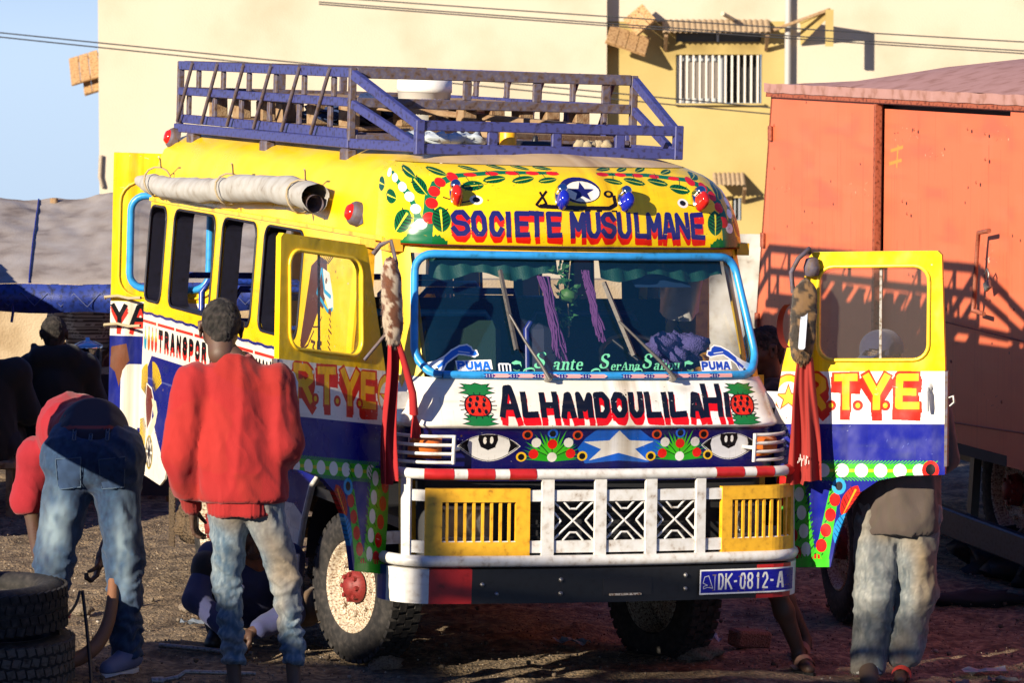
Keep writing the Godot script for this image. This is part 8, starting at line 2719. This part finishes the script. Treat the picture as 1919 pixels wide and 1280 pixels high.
	for q in [["al", "tol"], ["ar", "tor"]]: shoe(c, "shoe", J[q[0]], J[q[1]], M.black, M.black)
	# ---- man behind the sunlit door
	var d := thing("person", "person in a brown shirt and stained jeans standing behind the sunlit door", "person", Vector3(1.872, gh(1.872, -18.98), -18.98))
	J = {"head": V.call(-0.07, 1.6, 0.06), "fwd": V.call(-0.5, -0.6, 0.8), "up": V.call(-0.2, 1.0, 0.3), "neck": V.call(0.0, 1.48, 0.0), "chest": V.call(0.01, 1.22, -0.02), "sl": V.call(-0.17, 1.4, 0.0), "sr": V.call(0.19, 1.4, 0.0), "el": V.call(-0.24, 1.14, 0.02), "wl": V.call(-0.13, 1.2, 0.08), "er": V.call(0.24, 1.12, 0.0), "wr": V.call(0.13, 1.2, 0.08), "hl": V.call(0.6, 0.8, -0.2), "hr": V.call(-0.6, 0.8, -0.2), "hipl": V.call(-0.08, 0.84, 0.0), "hipr": V.call(0.1, 0.84, 0.0), "kl": V.call(-0.095, 0.44, 0.03), "kr": V.call(0.115, 0.44, 0.0), "al": V.call(-0.12, 0.085, 0.0), "ar": V.call(0.055, 0.085, -0.03), "tol": V.call(-0.13, 0.03, 0.16), "tor": V.call(0.02, 0.03, 0.13), "pl": V.call(0.3, -1, 0), "tl": V.call(0.5, 0, 1), "pr": V.call(-0.3, -1, 0), "tr": V.call(-0.5, 0, 1), "curl": 0.9}
	body(d, J, skin, dk)
	garment(d, "cap", [[J.head + V.call(0.01, 0.045, -0.02), J.head + V.call(-0.02, 0.05, 0.03), 0.1, 0.095], [J.head + V.call(-0.05, 0.05, 0.09), J.head + V.call(-0.09, 0.02, 0.15), 0.06, 0.05, V.call(-0.3, 1, 0.3), 4.0]], 0.007, cloth_mat(5.0, 0.2), flat_paint(Color(0.02, 0.025, 0.07)), null, [[V.call(0.1, -1, 0), V.call(0.1, -1, 0).dot(J.head + V.call(0, 0.02, 0))]], 0.02)
	garment(d, "shirt", [[V.call(0.01, 1.34, 0.0), V.call(0.02, 0.82, 0.0), 0.18, 0.215, fz, 1.35], [V.call(-0.16, 1.4, 0.0), V.call(0.18, 1.4, 0.0), 0.08, 0.08], [J.sl, J.el, 0.085, 0.08], [J.sr, J.er, 0.085, 0.08]], 0.012, cloth_mat(4.0, 0.4), mottled(Color(0.06, 0.043, 0.034), Color(0.1, 0.074, 0.058), 2.0), jf, [[down, -0.745], [Vector3.UP, 1.5]])
	garment(d, "jeans", [[V.call(-0.06, 0.84, 0.0), V.call(0.08, 0.84, 0.0), 0.14, 0.14, fz, 1.15], [J.hipl, J.kl, 0.118, 0.088], [J.kl, V.call(-0.12, 0.07, 0.0), 0.088, 0.08], [J.hipr, J.kr, 0.118, 0.09], [J.kr, V.call(0.06, 0.14, -0.02), 0.09, 0.08]], 0.011, denim, jeans.call(Color(0.09, 0.11, 0.12), Color(0.27, 0.27, 0.25), Color(0.22, 0.15, 0.075)), soft, [[down, -0.05]], 0.035)
	garment(d, "rolled_hem", [[V.call(-0.12, 0.075, 0.0), V.call(-0.12, 0.055, 0.0), 0.084, 0.084]], 0.008, denim, flat_paint(Color(0.5, 0.47, 0.42)), null, [[down, -0.045], [Vector3.UP, 0.09]])
	shoe(d, "shoe", J.al, J.tol, mat(lin(0.1, 0.06, 0.04), 0.8), M.black)
	shoe(d, "red_strap", J.ar, J.tor, mat(lin(0.6, 0.05, 0.03), 0.6), M.black, true)
	# ---- man in the far doorway of the cab
	var e := thing("person", "person in a black shirt and sandal half hidden between bus nose and sunlit door", "person", Vector3(1.44, gh(1.44, -19.24), -19.24))
	J = {"head": V.call(-0.2, 1.6, 0.0), "fwd": V.call(-0.9, -0.1, 0.5), "up": V.call(-0.1, 1.0, 0.0), "neck": V.call(-0.15, 1.46, -0.03), "chest": V.call(-0.12, 1.2, -0.04), "sl": V.call(-0.14, 1.38, 0.13), "sr": V.call(-0.12, 1.38, -0.2), "el": V.call(-0.12, 1.1, 0.17), "wl": V.call(-0.1, 0.88, 0.12), "er": V.call(-0.1, 1.1, -0.25), "wr": V.call(-0.15, 0.9, -0.2), "hipl": V.call(-0.14, 0.8, 0.04), "hipr": V.call(-0.14, 0.8, -0.14), "kl": V.call(-0.135, 0.43, 0.1), "kr": V.call(-0.12, 0.43, -0.3), "al": V.call(-0.012, 0.1, 0.02), "ar": V.call(0.05, 0.1, -0.4), "tol": V.call(0.03, 0.035, 0.15), "tor": V.call(0.0, 0.03, -0.28), "pl": V.call(1, 0, 0), "tl": V.call(0, 0, 1), "pr": V.call(1, 0, 0), "tr": V.call(0, 0, 1), "curl": 0.5, "leg": 1.05}
	body(e, J, skin, dk)
	hair_cap(e, "hair", J.head, J.fwd, J.up, hairm, hp)
	garment(e, "shirt", [[V.call(-0.13, 1.34, -0.03), V.call(-0.14, 0.86, -0.05), 0.16, 0.17, V.call(1, 0, 0), 1.35], [J.sl, J.sr, 0.075, 0.075], [J.sl, J.el, 0.08, 0.075], [J.sr, J.er, 0.08, 0.075]], 0.013, cloth_mat(4.0, 0.3), flat_paint(Color(0.02, 0.02, 0.022)), fold, [[down, -0.8], [Vector3.UP, 1.47]])
	garment(e, "shorts", [[J.hipl, J.hipr, 0.12, 0.12], [J.hipl, J.kl, 0.11, 0.09], [J.hipr, J.kr, 0.11, 0.09]], 0.013, denim, flat_paint(Color(0.03, 0.03, 0.035)), fold, [[down, -0.46]])
	shoe(e, "sandal", J.al, J.tol, mat(lin(0.25, 0.13, 0.09), 0.7), M.black, true)
	shoe(e, "sandal", J.ar, J.tor, mat(lin(0.25, 0.13, 0.09), 0.7), M.black, true)
	# ---- people at the stall, in shade
	var st := thing("person", "person in a striped grey T-shirt standing behind the stall table", "person", Vector3(-2.93, gh(-2.93, -27.1) - 0.06, -27.1))
	J = {"head": V.call(0.0, 1.5, 0.06), "fwd": V.call(0, -0.4, 1), "up": V.call(0, 1, 0.3), "neck": V.call(0, 1.36, 0.0), "chest": V.call(0, 1.12, 0), "sl": V.call(-0.18, 1.28, 0), "sr": V.call(0.18, 1.28, 0), "el": V.call(-0.26, 1.03, 0.05), "wl": V.call(-0.14, 0.93, 0.25), "er": V.call(0.26, 1.03, 0.05), "wr": V.call(0.14, 0.93, 0.25), "hipl": V.call(-0.09, 0.8, 0), "hipr": V.call(0.09, 0.8, 0), "kl": V.call(-0.1, 0.45, 0.02), "kr": V.call(0.1, 0.45, 0.02), "al": V.call(-0.1, 0.085, 0), "ar": V.call(0.1, 0.085, 0), "tol": V.call(-0.1, 0.03, 0.15), "tor": V.call(0.1, 0.03, 0.15), "pl": V.call(0, -1, 0.2), "tl": V.call(1, 0, 0.3), "pr": V.call(0, -1, 0.2), "tr": V.call(-1, 0, 0.3), "curl": 0.9}
	body(st, J, skin, dk, 0.018, 0.006)
	hair_cap(st, "hair", J.head, J.fwd, J.up, hairm, hp, 0.02)
	garment(st, "striped_shirt", [[V.call(0, 1.2, 0.0), V.call(0, 0.85, 0.0), 0.17, 0.19, fz, 1.3], [V.call(-0.08, 1.12, 0.09), V.call(0.08, 1.12, 0.09), 0.09, 0.09], [J.sl, J.sr, 0.075, 0.075], [J.sl, J.el.lerp(J.sl, 0.4), 0.085, 0.085], [J.sr, J.er.lerp(J.sr, 0.4), 0.085, 0.085]], 0.013, cloth_mat(4.0, 0.3), func(p: Vector3, _g: Vector3) -> Color: return Color(0.6, 0.6, 0.66) if p.y > 1.2 or fmod(p.y * 45.0, 1.0) > 0.45 else Color(0.05, 0.05, 0.07), fold, [[down, -0.8]])
	garment(st, "wrap_skirt", [[V.call(0, 0.82, 0), V.call(0, 0.2, 0), 0.18, 0.2]], 0.02, cloth_mat(4.0, 0.3), flat_paint(Color(0.06, 0.03, 0.05)), fold, [[down, -0.12]])
	for q in [[-2.93, -25.05, "person in a dark hooded jacket seated with back turned at the stall", 1.0], [-3.33, -24.7, "dark silhouetted person seated at the left edge before the stall", 0.9]]:
		var s := thing("person", q[2], "person", Vector3(q[0], gh(q[0], q[1]), q[1]))
		var r: float = q[3]
		J = {"head": V.call(-0.02, 1.13, -0.02), "fwd": V.call(0.1, -0.1, -1), "up": V.call(0, 1, 0), "neck": V.call(-0.01, 0.98, 0), "chest": V.call(0, 0.78, 0.0), "sl": V.call(-0.18, 0.92, 0), "sr": V.call(0.18, 0.92, 0), "el": V.call(-0.25, 0.66, -0.08), "wl": V.call(-0.15, 0.58, -0.3), "er": V.call(0.25, 0.66, -0.08), "wr": V.call(0.15, 0.58, -0.3), "hipl": V.call(-0.1, 0.48, 0), "hipr": V.call(0.1, 0.48, 0), "kl": V.call(-0.14, 0.5, -0.42), "kr": V.call(0.14, 0.5, -0.42), "al": V.call(-0.14, 0.085, -0.42), "ar": V.call(0.14, 0.085, -0.42), "tol": V.call(-0.14, 0.03, -0.56), "tor": V.call(0.14, 0.03, -0.56), "pl": V.call(0, -1, 0), "tl": V.call(1, 0, 0), "pr": V.call(0, -1, 0), "tr": V.call(-1, 0, 0), "curl": 0.6}
		body(s, J, skin, dk, 0.018, 0.006)
		hair_cap(s, "hair", J.head, J.fwd, J.up, hairm, hp)
		var caps := [[V.call(0, 0.8, 0), V.call(0, 0.5, 0), 0.18, 0.19, fz, 1.2], [J.sl, J.sr, 0.09, 0.09], [J.sl, J.el, 0.085, 0.075], [J.el, J.wl, 0.07, 0.05], [J.sr, J.er, 0.085, 0.075], [J.er, J.wr, 0.07, 0.05]]
		if r == 1.0: caps.append_array([[V.call(-0.1, 1.0, 0.06), V.call(0.1, 1.0, 0.06), 0.07, 0.07], [V.call(-0.14, 1.03, 0.02), V.call(-0.15, 1.06, 0.0), 0.03, 0.02]])
		garment(s, "jacket", caps, 0.014, cloth_mat(4.0, 0.3), flat_paint(Color(0.012, 0.012, 0.015)), fold)
		garment(s, "trousers", [[J.hipl, J.hipr, 0.11, 0.11], [J.hipl, J.kl, 0.095, 0.075], [J.kl, J.al, 0.07, 0.06], [J.hipr, J.kr, 0.095, 0.075], [J.kr, J.ar, 0.07, 0.06]], 0.016, denim, flat_paint(Color(0.015, 0.015, 0.02)), fold)
		var stool := thing("stool", "low wooden stool under the hooded sitter at the stall" if r == 1.0 else "low wooden stool under the leftmost sitter at the stall", "stool", s.position)
		var mb := MB.new()
		mb.box(Vector3(0, 0.34, 0), Vector3(0.36, 0.05, 0.3), Basis.IDENTITY, 0.01)
		put("seat", mb.done(), M.wood, stool)
		for x in [-0.14, 0.14]:
			for z in [-0.11, 0.11]:
				mb = MB.new()
				mb.box(Vector3(x, 0.155, z), Vector3(0.04, 0.32, 0.04))
				put("leg", mb.done(), M.wood, stool)
